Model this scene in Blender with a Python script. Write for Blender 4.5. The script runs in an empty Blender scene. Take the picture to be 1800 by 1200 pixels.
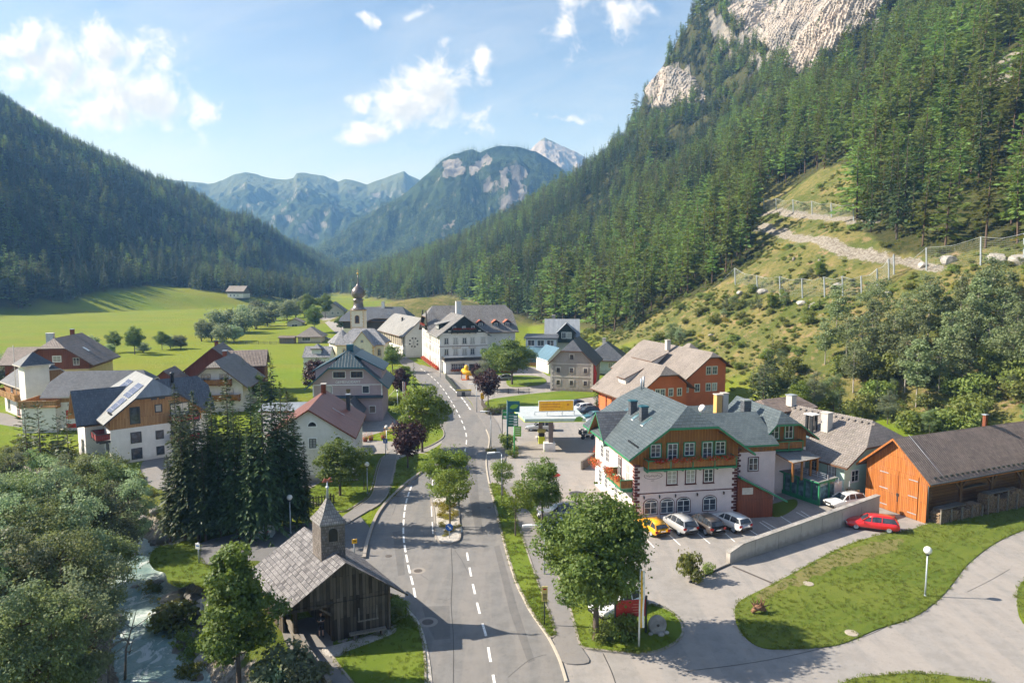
import bpy, bmesh, math, random
import numpy as np
from mathutils import Vector, Matrix, Quaternion
SC = bpy.context.scene
COL = SC.collection
R = math.radians
random.seed(7)
RNG = np.random.default_rng(7)
# ------------------------------------------------------------------ camera
CAMZ, F, CU, CV = 25.0,1200.0,900.0,600.0
PITCH = math.atan(117 / 1200)
cam = bpy.data.objects.new("camera", bpy.data.cameras.new("camera"))
COL.objects.link(cam)
cam.data.sensor_width = 36
cam.data.lens = 24
cam.data.clip_start = 0.5
cam.data.clip_end = 60000
cam.location = (0,0, CAMZ)
cam.rotation_euler = (math.pi / 2 - PITCH, 0,0)
SC.camera = cam
# ------------------------------------------------------------------ view
SC.view_settings.view_transform = 'Standard'
SC.view_settings.look = 'None'
SC.view_settings.gamma = 1
SC.view_settings.exposure = 1.12
SC.cycles.use_denoising = True
SC.cycles.max_bounces = 6
SC.cycles.diffuse_bounces = 3
SC.cycles.transmission_bounces = 4
SC.cycles.volume_bounces = 0
SC.cycles.transparent_max_bounces = 16
SC.cycles.use_adaptive_sampling = True
SC.cycles.adaptive_threshold = 0.02
# ------------------------------------------------------------------ sun and sky
SUN_EL, SUN_AZ = R(36), R(5)                # height above horizon; angle from -X towards +Y
SDIR = Vector((-math.cos(SUN_EL) * math.cos(SUN_AZ), math.cos(SUN_EL) * math.sin(SUN_AZ), math.sin(SUN_EL)))
sun = bpy.data.objects.new("sun", bpy.data.lights.new("sun", 'SUN'))
COL.objects.link(sun)
sun.data.energy = 5.0
sun.data.angle = R(0.5)
sun.data.color = (1.0,0.96,0.91)
sun.rotation_euler = SDIR.to_track_quat('Z', 'Y').to_euler()
W = bpy.data.worlds.new("World")
SC.world = W
W.use_nodes = True
class NT:
 """small helper round a node tree"""
 def __init__(s, nt):
  s.nt = nt
 def n(s, t, **kw):
  x = s.nt.nodes.new(t)
  for k, v in kw.items():
   if k.startswith('i_'):
    key = k[2:]
    key = int(key) if key.isdigit() else key
    s.set(x.inputs[key], v)
   else:
    setattr(x, k, v)
  return x
 def set(s, sock, v):
  if hasattr(v, 'is_output') or isinstance(v, bpy.types.NodeSocket):
   s.nt.links.new(v, sock)
  elif hasattr(v, 'outputs'):
   s.nt.links.new(v.outputs[0], sock)
  else:
   if isinstance(v, tuple) and len(v) == 3 and sock.type == 'RGBA':
    v = (*v, 1)
   sock.default_value = v
 def math(s, op, a, b=None, c=None, clamp=False):
  x = s.n('ShaderNodeMath', operation=op, use_clamp=clamp)
  s.set(x.inputs[0], a)
  if b is not None: s.set(x.inputs[1], b)
  if c is not None: s.set(x.inputs[2], c)
  return x.outputs[0]
 def vmath(s, op, a, b=None):
  x = s.n('ShaderNodeVectorMath', operation=op)
  s.set(x.inputs[0], a)
  if b is not None: s.set(x.inputs[1], b)
  return x.outputs[0]
 def mix(s, f, a, b, blend='MIX'):
  x = s.n('ShaderNodeMix', data_type='RGBA', blend_type=blend)
  s.set(x.inputs[0], f); s.set(x.inputs[6], a); s.set(x.inputs[7], b)
  return x.outputs[2]
 def noise(s, vec, scale, detail=4, rough=.55, dist=0.0):
  x = s.n('ShaderNodeTexNoise')
  if vec is not None: s.set(x.inputs['Vector'], vec)
  x.inputs['Scale'].default_value = scale
  x.inputs['Detail'].default_value = detail
  x.inputs['Roughness'].default_value = rough
  x.inputs['Distortion'].default_value = dist
  return x.outputs[0]
 def ramp(s, f, lo, hi, a=0.0, b=1.0):
  x = s.n('ShaderNodeMapRange', interpolation_type='SMOOTHSTEP')
  s.set(x.inputs[0], f)
  x.inputs[1].default_value = lo; x.inputs[2].default_value = hi
  x.inputs[3].default_value = a; x.inputs[4].default_value = b
  return x.outputs[0]
 def sep(s, v):
  x = s.n('ShaderNodeSeparateXYZ'); s.set(x.inputs[0], v)
  return x.outputs
 def comb(s, x_, y_, z_):
  x = s.n('ShaderNodeCombineXYZ')
  s.set(x.inputs[0], x_); s.set(x.inputs[1], y_); s.set(x.inputs[2], z_)
  return x.outputs[0]
def build_world():
 t = NT(W.node_tree)
 W.node_tree.nodes.clear()
 out = t.n('ShaderNodeOutputWorld')
 bg = t.n('ShaderNodeBackground')
 bg.inputs[1].default_value = 0.115
 W.node_tree.links.new(bg.outputs[0], out.inputs[0])
 sky = t.n('ShaderNodeTexSky', sky_type='NISHITA', sun_disc=False)
 sky.sun_elevation = SUN_EL
 sky.sun_rotation = math.pi * 1.5 + SUN_AZ
 sky.altitude = 1000
 sky.air_density = 1.0
 sky.dust_density = 1.6
 sky.ozone_density = 1.0
 tc = t.n('ShaderNodeTexCoord')
 dx, dy, dz = t.sep(tc.outputs['Generated'])
 ay = t.math('ADD', t.math('ABSOLUTE', dy),0.02)
 qx = t.math('DIVIDE', dx, ay)
 qz = t.math('DIVIDE', dz, ay)
 q = t.comb(qx, qz, t.math('MULTIPLY', dy, 0.3))
 # cumulus: soft ellipses (world directions) broken up by fractal noise
 g = bpy.data.node_groups.new("cumulus_density", 'ShaderNodeTree')
 g.interface.new_socket("q", in_out='INPUT', socket_type='NodeSocketVector')
 g.interface.new_socket("d", in_out='OUTPUT', socket_type='NodeSocketFloat')
 k = NT(g)
 gi = k.n('NodeGroupInput'); go = k.n('NodeGroupOutput')
 w1 = k.n('ShaderNodeTexNoise', i_Vector=gi.outputs[0], i_Scale=8.0, i_Detail=3.0).outputs['Color']; w2 = k.n('ShaderNodeTexNoise', i_Vector=gi.outputs[0], i_Scale=30.0, i_Detail=4.0).outputs['Color']
 wq = k.vmath('ADD', gi.outputs[0], k.vmath('ADD', k.vmath('MULTIPLY', k.vmath('SUBTRACT', w1,(.5,.5,.5)),(.11,.09,0)), k.vmath('MULTIPLY', k.vmath('SUBTRACT', w2,(.5,.5,.5)),(.045,.04,0))))
 x, y, _ = k.sep(wq)
 blobs = [  # u, v, rx, ry (pixels of the photograph -> direction), weight, tilt
  (75,120,90,55,1.0,0),(160,150,130,85,1.0,0),(235,120,120,70,.95,.15),(310,115,60,60,.75,0),
  (290,190,140,70,.85,0),(180,215,150,55,.8,0),(395,205,70,66,.7,.3),(80,165,90,50,.9,0),
  (770,165,66,62,.95,.3),(745,205,82,42,1.0,0),(655,238,62,26,.9,.2),(830,222,38,26,.8,0),
  (660,195,30,20,.6,0),(851,135,30,26,.62,0),(785,105,40,22,.6,0),
  (735,55,60,24,.72,.6),(680,82,54,18,.7,.25),(990,50,34,76,.72,-.35),(1010,20,34,22,.7,.3),
  (970,95,30,30,.62,0),(1090,55,62,54,.8,.3),(1015,108,40,30,.7,.3),(985,208,50,16,.5,0),
  (935,203,30,14,.5,0),(450,30,40,10,.35,0)]
 acc = None
 for (u, v, rx, ry, w, tilt) in blobs:
  cx, cy = (u - 900) / 1200,(483 - v) / 1200
  a = k.math('SUBTRACT', x, cx); b = k.math('SUBTRACT', y, cy)
  if tilt:
   c_, s_ = math.cos(tilt), math.sin(tilt)
   a2 = k.math('ADD', k.math('MULTIPLY', a, c_), k.math('MULTIPLY', b, s_))
   b2 = k.math('SUBTRACT', k.math('MULTIPLY', b, c_), k.math('MULTIPLY', a, s_))
   a, b = a2, b2
  a = k.math('DIVIDE', a, rx / 1200 * 1.25); b = k.math('DIVIDE', b, ry / 1200 * 1.25)
  r2 = k.math('ADD', k.math('MULTIPLY', a, a), k.math('MULTIPLY', b, b))
  f = k.math('MULTIPLY', k.math('SUBTRACT', 1.0, k.math('SQRT', r2), clamp=True), w)
  acc = f if acc is None else k.math('MAXIMUM', acc, f)
 nz = k.noise(gi.outputs[0],19.0,11,.64,.35)
 nb = k.noise(gi.outputs[0],5.5,4,.5,.1)
 s_ = k.math('ADD', k.math('MULTIPLY', k.math('SUBTRACT', nz, .5),5.2), k.math('MULTIPLY', k.math('SUBTRACT', nb, .5),2.0))
 d = k.math('MULTIPLY_ADD', acc, 2.1, s_)
 d = k.math('SUBTRACT', d, .62)
 inside = k.ramp(acc, 0.0,.30)
 k.set(go.inputs[0], k.math('MULTIPLY', d, inside))
 def dens(vec):
  gn = t.n('ShaderNodeGroup'); gn.node_tree = g
  t.set(gn.inputs[0], vec)
  return gn.outputs[0]
 d0 = dens(q)
 d1 = dens(t.vmath('ADD', q, (-0.016,0.014,0)))
 alpha = t.ramp(d0,-0.15,1.45)
 thick = t.ramp(t.math('SUBTRACT', t.math('MULTIPLY_ADD', d1,.75, t.math('MULTIPLY', d0,.35)),0.12),0.25,1.5)
 ccol = t.mix(thick, (5.2,5.15,5.1),(3.1,3.3,3.6))  # clouds greyer where dense towards the sun: their shading is put into the colour
 # thin high veil, streaky
 sv = t.vmath('MULTIPLY', q, (1.6,6.5,1.0))
 rot = t.n('ShaderNodeVectorRotate', rotation_type='Z_AXIS'); t.set(rot.inputs['Vector'], q); rot.inputs['Angle'].default_value = R(-14)
 sv = t.vmath('MULTIPLY', rot.outputs[0],(1.5,6.0,1.0))
 veil = t.ramp(t.noise(sv, 2.4,8,.62,.5),.36,.74)
 lowv = t.ramp(qz, 0.42,0.03)
 va = t.math('ADD', t.math('MULTIPLY', veil, .22), t.math('MULTIPLY', lowv, .20), clamp=True)
 base = t.mix(va, t.vmath('MULTIPLY', sky.outputs[0],(.68,.71,.75)),(3.9,4.1,4.3))
 col = t.mix(t.math('MULTIPLY', alpha, .97), base, ccol)
 t.set(bg.inputs[0], col)
build_world()
# ------------------------------------------------------------------ picture point -> place
def ray(u, v):
 a, b = (u - CU) / F, (CV - v) / F
 c, s = math.cos(PITCH), math.sin(PITCH)
 return Vector((a, c + b * s, -s + b * c))
def P(u, v, z=0.0):
 d = ray(u, v); t = (z - CAMZ) / d.z
 return Vector((d.x * t, d.y * t, z))
def AT(u, v, Y):
 d = ray(u, v); t = Y / d.y
 return Vector((d.x * t, Y, CAMZ + d.z * t))
def PIX(x, y, z):
 c, s = math.cos(PITCH), math.sin(PITCH)
 dz = z - CAMZ
 f = y * c - dz * s; up = y * s + dz * c
 return CU + F * x / f, CV - F * up / f
# ------------------------------------------------------------------ objects
def link(o):
 COL.objects.link(o); return o
def tag(o, label, cat, group=None, kind=None):
 if label: o['label'] = label
 if cat: o['category'] = cat
 if group: o['group'] = group
 if kind: o['kind'] = kind
 return o
def structure(o):
 o['kind'] = 'structure'; return o
def thing(name, label, cat, loc=(0,0,0), rz=0.0, group=None):
 o = link(bpy.data.objects.new(name, None))
 o.empty_display_size = .3
 o.location = loc; o.rotation_euler = (0,0, rz)
 return tag(o, label, cat, group)
def child(name, mesh, parent, loc=(0,0,0), rz=0.0, scale=None):
 o = link(bpy.data.objects.new(name, mesh))
 o.parent = parent
 o.location = loc; o.rotation_euler = (0,0, rz)
 if scale is not None: o.scale = scale
 return o
def copy_tree(o, parent=None):
 c = o.copy(); link(c)
 if parent is not None: c.parent = parent
 for ch in list(o.children): copy_tree(ch, c)
 return c
class MB:
 """collects polygons; build() makes ONE mesh with UVs in metres (u along the face, v up the face)"""
 def __init__(s):
  s.v = []; s.f = []; s.m = []; s.sm = []
 def add(s, verts, faces, m=0, smooth=False):
  b = len(s.v)
  s.v.extend([tuple(p) for p in verts])
  for f in faces:
   s.f.append([b + i for i in f]); s.m.append(m); s.sm.append(smooth)
  return s
 def poly(s, pts, m=0):
  return s.add(pts, [list(range(len(pts)))], m)
 def box(s, a, b, m=0):
  x0, y0, z0 = a; x1, y1, z1 = b
  if x0 > x1: x0, x1 = x1, x0
  if y0 > y1: y0, y1 = y1, y0
  if z0 > z1: z0, z1 = z1, z0
  v = [(x0, y0, z0),(x1, y0, z0),(x1, y1, z0),(x0, y1, z0),(x0, y0, z1),(x1, y0, z1),(x1, y1, z1),(x0, y1, z1)]
  return s.add(v, [(0,3,2,1),(4,5,6,7),(0,1,5,4),(1,2,6,5),(2,3,7,6),(3,0,4,7)], m)
 def beam(s, p, q, w, h, m=0, up=(0,0,1)):
  p = Vector(p); q = Vector(q); d = (q - p).normalized()
  sd = d.cross(Vector(up))
  if sd.length < 1e-4: sd = d.cross(Vector((1,0,0)))
  sd.normalize(); u = sd.cross(d).normalized()
  sd *= w / 2; u *= h / 2
  v = [p - sd - u, p + sd - u, p + sd + u, p - sd + u, q - sd - u, q + sd - u, q + sd + u, q - sd + u]
  return s.add(v, [(0,3,2,1),(4,5,6,7),(0,1,5,4),(1,2,6,5),(2,3,7,6),(3,0,4,7)][::1], m)
 def prism(s, pts, d, m=0):
  """polygon pts (3D, planar) swept by vector d"""
  n = len(pts); d = Vector(d)
  a = [Vector(p) for p in pts]; b = [p + d for p in a]
  fs = [list(range(n)), list(range(2 * n - 1, n - 1,-1))]
  fs += [[i, (i + 1) % n, n + (i + 1) % n, n + i] for i in range(n)]
  return s.add(a + b, fs, m)
 def tube(s, pts, radii, n=8, m=0, cap=True, smooth=True):
  pts = [Vector(p) for p in pts]
  if not hasattr(radii, '__len__'): radii = [radii] * len(pts)
  vs = []
  for i, p in enumerate(pts):
   d = (pts[min(i + 1, len(pts) - 1)] - pts[max(i - 1,0)])
   d = d.normalized() if d.length > 1e-6 else Vector((0,0,1))
   a = d.cross(Vector((0,0,1)) if abs(d.z) < .9 else Vector((1,0,0))).normalized(); b = d.cross(a)
   for k in range(n):
    t = 2 * math.pi * k / n
    vs.append(p + (a * math.cos(t) + b * math.sin(t)) * radii[i])
  fs = []
  for i in range(len(pts) - 1):
   for k in range(n):
    fs.append([i * n + k, i * n + (k + 1) % n, (i + 1) * n + (k + 1) % n, (i + 1) * n + k])
  if cap:
   fs.append(list(range(n))[::-1]); fs.append([(len(pts) - 1) * n + k for k in range(n)])
  return s.add(vs, fs, m, smooth)
 def lathe(s, prof, c=(0,0,0), n=16, m=0, smooth=True, rot=0.0, sx=1.0, sy=1.0):
  vs = []; fs = []
  for (r, z) in prof:
   for k in range(n):
    t = 2 * math.pi * k / n + rot
    vs.append((c[0] + r * math.cos(t) * sx, c[1] + r * math.sin(t) * sy, c[2] + z))
  for i in range(len(prof) - 1):
   for k in range(n):
    fs.append([i * n + k, i * n + (k + 1) % n, (i + 1) * n + (k + 1) % n, (i + 1) * n + k])
  fs.append(list(range(n))[::-1]); fs.append([(len(prof) - 1) * n + k for k in range(n)])
  return s.add(vs, fs, m, smooth)
 def ball(s, c, r, n=10, m=0, sq=(1,1,1)):
  prof = [(max(1e-3, r * math.sin(math.pi * i / n)),-r * math.cos(math.pi * i / n)) for i in range(n + 1)]
  b = len(s.v)
  s.lathe([(a, z * sq[2]) for a, z in prof], c, max(8, n + 2), m, True, 0, sq[0], sq[1])
  return s
 def slab(s, V, polys, t, m=0, mside=None, mbot=None):
  """thin solid: polygons V[polys] as the upper skin, t below them the lower skin"""
  mside = m if mside is None else mside
  mbot = mside if mbot is None else mbot
  n = len(V); a = [Vector(p) for p in V]; b = [p - Vector((0,0, t)) for p in a]
  base = len(s.v)
  s.v.extend([tuple(p) for p in a + b])
  cnt = {}
  for p in polys:
   # upper skin must look up
   nn = Vector((0,0,0))
   for i in range(len(p)):
    x, y = a[p[i]], a[p[(i + 1) % len(p)]]; nn += x.cross(y)
   if nn.z < 0: p = p[::-1]
   s.f.append([base + i for i in p]); s.m.append(m); s.sm.append(False)
   s.f.append([base + n + i for i in p[::-1]]); s.m.append(mbot); s.sm.append(False)
   for i in range(len(p)):
    e = (p[i], p[(i + 1) % len(p)])
    cnt[e] = cnt.get(e, 0) + 1
  for (i, j) in cnt:
   if (j, i) not in cnt:
    s.f.append([base + i, base + n + i, base + n + j, base + j]); s.m.append(mside); s.sm.append(False)
  return s
 def mesh(s, name, mats, recalc=False):
  me = bpy.data.meshes.new(name)
  me.from_pydata(s.v, [], s.f)
  for m_ in (mats if isinstance(mats, (list, tuple)) else [mats]): me.materials.append(m_)
  if len(s.m): me.polygons.foreach_set('material_index', s.m)
  me.polygons.foreach_set('use_smooth', s.sm)
  if recalc:
   bm = bmesh.new(); bm.from_mesh(me)
   bmesh.ops.recalc_face_normals(bm, faces=bm.faces); bm.to_mesh(me); bm.free()
  me.update()
  uv = me.uv_layers.new(name='UVMap')
  dat = np.zeros(len(me.loops) * 2)
  co = np.array(s.v)
  for p in me.polygons:
   nx, ny, nz = p.normal
   h = math.hypot(nx, ny)
   if h < 0.05:
    ux, uy, uz = 1,0,0; vx, vy, vz = 0,1,0
   else:
    ux, uy, uz = -ny / h, nx / h, 0
    vx, vy, vz = ny * uz - nz * uy, nz * ux - nx * uz, nx * uy - ny * ux
   for li in p.loop_indices:
    x, y, z = me.vertices[me.loops[li].vertex_index].co
    dat[2 * li] = x * ux + y * uy + z * uz
    dat[2 * li + 1] = x * vx + y * vy + z * vz
  uv.data.foreach_set('uv', dat)
  return me
 def obj(s, name, mats, parent=None, recalc=False, loc=(0,0,0), rz=0.0):
  o = link(bpy.data.objects.new(name, s.mesh(name, mats, recalc)))
  if parent is not None: o.parent = parent
  o.location = loc; o.rotation_euler = (0,0, rz)
  return o
def smooth_line(pts, n=6, closed=False):
 """Catmull-Rom through 2D/3D points"""
 pts = [Vector(p) for p in pts]; L = len(pts); out = []
 rng = range(L) if closed else range(L - 1)
 for i in rng:
  if closed:
   a, b, c, d = pts[(i - 1) % L], pts[i], pts[(i + 1) % L], pts[(i + 2) % L]
  else:
   a, b, c, d = pts[max(i - 1,0)], pts[i], pts[i + 1], pts[min(i + 2, L - 1)]
  for k in range(n):
   t = k / n
   out.append(.5 * ((2 * b) + (c - a) * t + (2 * a - 5 * b + 4 * c - d) * t * t + (3 * b - a - 3 * c + d) * t ** 3))
 if not closed: out.append(pts[-1])
 return out
def text_mesh(body, size, mat, extrude=.01, align='CENTER', shear=0.0):
 cu = bpy.data.curves.new('lettering', 'FONT')
 cu.body = body; cu.size = size; cu.extrude = extrude; cu.align_x = align; cu.align_y = 'CENTER'; cu.shear = shear
 cu.resolution_u = 2
 o = bpy.data.objects.new('lettering', cu); COL.objects.link(o)
 dg = bpy.context.evaluated_depsgraph_get(); dg.update()
 me = bpy.data.meshes.new_from_object(o.evaluated_get(dg))
 bpy.data.objects.remove(o); bpy.data.curves.remove(cu)
 me.materials.clear(); me.materials.append(mat)
 me.transform(Matrix.Rotation(math.pi / 2,4, 'X'))     # stands upright, reads from -Y
 return me
# ------------------------------------------------------------------ noise on arrays
def _hash(ix, iy, seed):
 h = (ix.astype(np.int64) * 374761393 + iy.astype(np.int64) * 668265263 + seed * 1446647) & 0xffffffff
 h = ((h ^ (h >> 13)) * 1274126177) & 0xffffffff
 return ((h ^ (h >> 16)) & 0xffff) / 65535.0
def vnoise(x, y, seed=0):
 xi = np.floor(x); yi = np.floor(y); fx = x - xi; fy = y - yi
 fx = fx * fx * (3 - 2 * fx); fy = fy * fy * (3 - 2 * fy)
 a = _hash(xi, yi, seed); b = _hash(xi + 1, yi, seed); c = _hash(xi, yi + 1, seed); d = _hash(xi + 1, yi + 1, seed)
 return (a * (1 - fx) + b * fx) * (1 - fy) + (c * (1 - fx) + d * fx) * fy
def fbm(x, y, o=5, seed=0, ridged=False):
 s = 0; a = .5; tot = 0
 for i in range(o):
  n = vnoise(x, y, seed + i * 17)
  if ridged: n = 1 - abs(2 * n - 1)
  s = s + a * n; tot += a; a *= .5; x = x * 2.03 + 13.1; y = y * 2.03 + 7.7
 return s / tot
def sstep(a, b, x):
 t = np.clip((x - a) / (b - a),0,1); return t * t * (3 - 2 * t)
def seg_dist(px, py, pts):
 """distance of arrays px,py to a polyline"""
 best = np.full(np.shape(px),1e9)
 for (ax, ay),(bx, by) in zip(pts[:-1], pts[1:]):
  dx, dy = bx - ax, by - ay; L = dx * dx + dy * dy + 1e-9
  t = np.clip(((px - ax) * dx + (py - ay) * dy) / L, 0,1)
  best = np.minimum(best, np.hypot(px - ax - t * dx, py - ay - t * dy))
 return best
def in_poly(u, v, poly):
 u = np.asarray(u, float); v = np.asarray(v, float)
 r = np.zeros(u.shape, bool); n = len(poly); j = n - 1
 for i in range(n):
  xi, yi = poly[i]; xj, yj = poly[j]
  c = ((yi > v) != (yj > v)) & (u < (xj - xi) * (v - yi) / (yj - yi + 1e-12) + xi)
  r ^= c; j = i
 return r
# ------------------------------------------------------------------ materials
def newmat(name):
 m = bpy.data.materials.new(name); m.use_nodes = True
 t = NT(m.node_tree); b = m.node_tree.nodes['Principled BSDF']
 return m, t, b
def coords(t, kind='Object'):
 return t.n('ShaderNodeTexCoord').outputs[kind]
def bump(t, b, h, dist=.02, strength=1.0):
 x = t.n('ShaderNodeBump'); x.inputs['Strength'].default_value = strength; x.inputs['Distance'].default_value = dist
 t.set(x.inputs['Height'], h)
 t.set(b.inputs['Normal'], x.outputs[0])
def hsv(t, c, h=.5, s=1.0, v=1.0):
 x = t.n('ShaderNodeHueSaturation'); t.set(x.inputs['Color'], c)
 t.set(x.inputs['Hue'], h); t.set(x.inputs['Saturation'], s); t.set(x.inputs['Value'], v)
 return x.outputs[0]
def m_plain(name, c, rough=.6, metal=0.0, var=.12, scale=3.0, spec=.4, coat=0.0):
 m, t, b = newmat(name)
 n = t.noise(coords(t), scale, 5)
 col = t.mix(t.ramp(n, .3,.7), tuple(x * (1 - var) for x in c), tuple(min(1, x * (1 + var)) for x in c))
 t.set(b.inputs['Base Color'], col)
 b.inputs['Roughness'].default_value = rough; b.inputs['Metallic'].default_value = metal
 b.inputs['Specular IOR Level'].default_value = spec
 b.inputs['Coat Weight'].default_value = coat; b.inputs['Coat Roughness'].default_value = .05
 return m
def m_plaster(name, c, dirt=.25):
 m, t, b = newmat(name)
 o = coords(t)
 n = t.noise(o, .8,6,.65); n2 = t.noise(t.vmath('MULTIPLY', o, (3,3,.5)),1.0,5,.6)
 k = t.math('MULTIPLY', t.ramp(n2,.45,.8), dirt)
 col = t.mix(t.ramp(n, .25,.75), tuple(x * .9 for x in c), tuple(min(.95, x * 1.05) for x in c))
 col = t.mix(k, col, tuple(x * .62 for x in c))
 # rain and splash dirt low on the wall, a real stain with a ragged upper edge
 z = t.sep(o)[2]
 low = t.ramp(t.math('ADD', z, t.math('MULTIPLY', t.noise(o, 1.7,5),-1.0)),.35,-.35)
 col = t.mix(t.math('MULTIPLY', low, dirt * 1.6), col, (.16,.14,.12))
 t.set(b.inputs['Base Color'], col); b.inputs['Roughness'].default_value = .9
 b.inputs['Specular IOR Level'].default_value = .2
 bump(t, b, t.noise(o, 14,6,.7),.01,.6)
 return m
def m_boards(name, c1, c2, w=.16, length=4.0, vertical=True, grey=0.0, rough=.65):
 m, t, b = newmat(name)
 uv = coords(t, 'UV')
 if vertical:
  x, y, z = t.sep(uv); v = t.comb(y, x, 0.0)
 else: v = uv
 br = t.n('ShaderNodeTexBrick')
 t.set(br.inputs['Vector'], v)
 br.inputs['Scale'].default_value = 1; br.inputs['Mortar Size'].default_value = .012; br.inputs['Mortar Smooth'].default_value = .2
 br.inputs['Brick Width'].default_value = length; br.inputs['Row Height'].default_value = w
 br.inputs['Bias'].default_value = 0.0
 br.inputs['Color1'].default_value = (0,0,0,1); br.inputs['Color2'].default_value = (1,1,1,1); br.inputs['Mortar'].default_value = (.5,.5,.5,1)
 f = t.sep(br.outputs['Color'])[0]
 gr = t.noise(t.vmath('MULTIPLY', v, (1.2,26,1)),1.0,5,.6)
 base = t.mix(f, c1, c2)
 base = t.mix(t.math('MULTIPLY', t.ramp(gr, .4,.75),.45), base, tuple(x * .5 for x in c1))
 st = t.noise(uv, .7,5,.6)
 base = t.mix(t.math('MULTIPLY', t.ramp(st, .45,.8),.2 + grey), base, (.22,.19,.16))
 base = t.mix(br.outputs['Fac'], base, tuple(x * .15 for x in c1))
 t.set(b.inputs['Base Color'], base); b.inputs['Roughness'].default_value = rough
 b.inputs['Specular IOR Level'].default_value = .3
 bump(t, b, t.math('SUBTRACT', t.math('MULTIPLY', gr, .25), br.outputs['Fac']),.015,.9)
 return m
def m_roof(name, c1, c2, w=.3, h=.3, gap=.02, moss=None, mossk=0.0, rough=.7, wave=0.0, bumpd=.03, spec=.35, streak=.25):
 """courses of slates, tiles or shingles running across the slope"""
 m, t, b = newmat(name)
 uv = coords(t, 'UV'); o = coords(t)
 wob = t.noise(uv, 1.3,3)
 v = t.vmath('ADD', uv, t.comb(0.0, t.math('MULTIPLY', wob, h * .12),0.0))
 br = t.n('ShaderNodeTexBrick')
 t.set(br.inputs['Vector'], v)
 br.inputs['Scale'].default_value = 1; br.inputs['Mortar Size'].default_value = gap; br.inputs['Mortar Smooth'].default_value = .1
 br.inputs['Brick Width'].default_value = w; br.inputs['Row Height'].default_value = h
 br.inputs['Color1'].default_value = (0,0,0,1); br.inputs['Color2'].default_value = (1,1,1,1); br.inputs['Mortar'].default_value = (.5,.5,.5,1)
 f = t.sep(br.outputs['Color'])[0]
 col = t.mix(f, c1, c2)
 big = t.noise(o, .35,6,.6)
 col = t.mix(t.math('MULTIPLY', t.ramp(big, .35,.7),.35), col, tuple(min(1, x * 1.35) for x in c2))
 stn = t.noise(t.vmath('MULTIPLY', uv, (2.5,.25,1)),1.0,5,.6)
 col = t.mix(t.math('MULTIPLY', t.ramp(stn, .5,.8), streak), col, tuple(x * .5 for x in c1))
 if moss:
  mk = t.noise(o, 1.1,7,.7)
  col = t.mix(t.math('MULTIPLY', t.ramp(mk, .52,.68), mossk), col, moss)
 col = t.mix(t.math('MULTIPLY', br.outputs['Fac'],.8), col, tuple(x * .3 for x in c1))
 t.set(b.inputs['Base Color'], col); b.inputs['Roughness'].default_value = rough
 b.inputs['Specular IOR Level'].default_value = spec
 # each course laps over the one below: saw-tooth height
 y = t.sep(v)[1]
 saw = t.math('FRACT', t.math('DIVIDE', y, h))
 hh = t.math('SUBTRACT', t.math('MULTIPLY', saw, -.8), br.outputs['Fac'])
 hh = t.math('ADD', hh, t.math('MULTIPLY', f, .35))
 if wave:
  x = t.sep(v)[0]
  hh = t.math('ADD', hh, t.math('MULTIPLY', t.math('SINE', t.math('MULTIPLY', x, 2 * math.pi / w)), wave))
 bump(t, b, hh, bumpd, .9)
 return m
def m_seam(name, c, step=.5, rough=.4, metal=0.0, var=.15):
 m, t, b = newmat(name)
 uv = coords(t, 'UV'); x, y, z = t.sep(uv)
 fr = t.math('FRACT', t.math('DIVIDE', x, step))
 seam = t.ramp(t.math('ABSOLUTE', t.math('SUBTRACT', fr, .5)),.45,.49)
 n = t.noise(t.vmath('MULTIPLY', uv, (1,.3,1)),1.2,5)
 col = t.mix(t.ramp(n, .3,.7), tuple(k * (1 - var) for k in c), tuple(min(1, k * (1 + var)) for k in c))
 col = t.mix(t.math('MULTIPLY', seam, .5), col, tuple(k * .45 for k in c))
 t.set(b.inputs['Base Color'], col); b.inputs['Roughness'].default_value = rough; b.inputs['Metallic'].default_value = metal
 bump(t, b, seam, .04,.8)
 return m
def m_asphalt(name, c, patch=.25, crack=True):
 m, t, b = newmat(name)
 o = coords(t)
 g = t.noise(o, 38,3,.8); md = t.noise(o, .9,6,.65); bg = t.noise(t.vmath('MULTIPLY', o, (1,.12,1)),.55,5,.6)
 col = t.mix(t.ramp(g, .25,.75), tuple(x * .8 for x in c), tuple(x * 1.15 for x in c))
 col = t.mix(t.math('MULTIPLY', t.ramp(md, .40,.62), patch), col, tuple(x * .62 for x in c))
 col = t.mix(t.math('MULTIPLY', t.ramp(bg, .44,.58), patch), col, (c[0] * 1.3, c[1] * 1.22, c[2] * 1.15))
 st = t.noise(o, 2.6,7,.75)
 col = t.mix(t.math('MULTIPLY', t.ramp(st, .54,.68),.40), col, tuple(x * .5 for x in c))
 if crack:
  wv = t.vmath('ADD', o, t.vmath('MULTIPLY', t.n('ShaderNodeTexNoise', i_Vector=o, i_Scale=.6, i_Detail=5.0).outputs['Color'],(2.2,2.2,0)))
  vo = t.n('ShaderNodeTexVoronoi', feature='DISTANCE_TO_EDGE'); t.set(vo.inputs['Vector'], wv); vo.inputs['Scale'].default_value = .085
  ln = t.ramp(vo.outputs[0],.0022,.0006)
  keep = t.ramp(t.noise(o, .07,3),.48,.56)
  col = t.mix(t.math('MULTIPLY', t.math('MULTIPLY', ln, keep),.75), col, (.03,.03,.03))
 t.set(b.inputs['Base Color'], col); b.inputs['Roughness'].default_value = .85
 b.inputs['Specular IOR Level'].default_value = .25
 bump(t, b, g, .006,.5)
 return m
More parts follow.
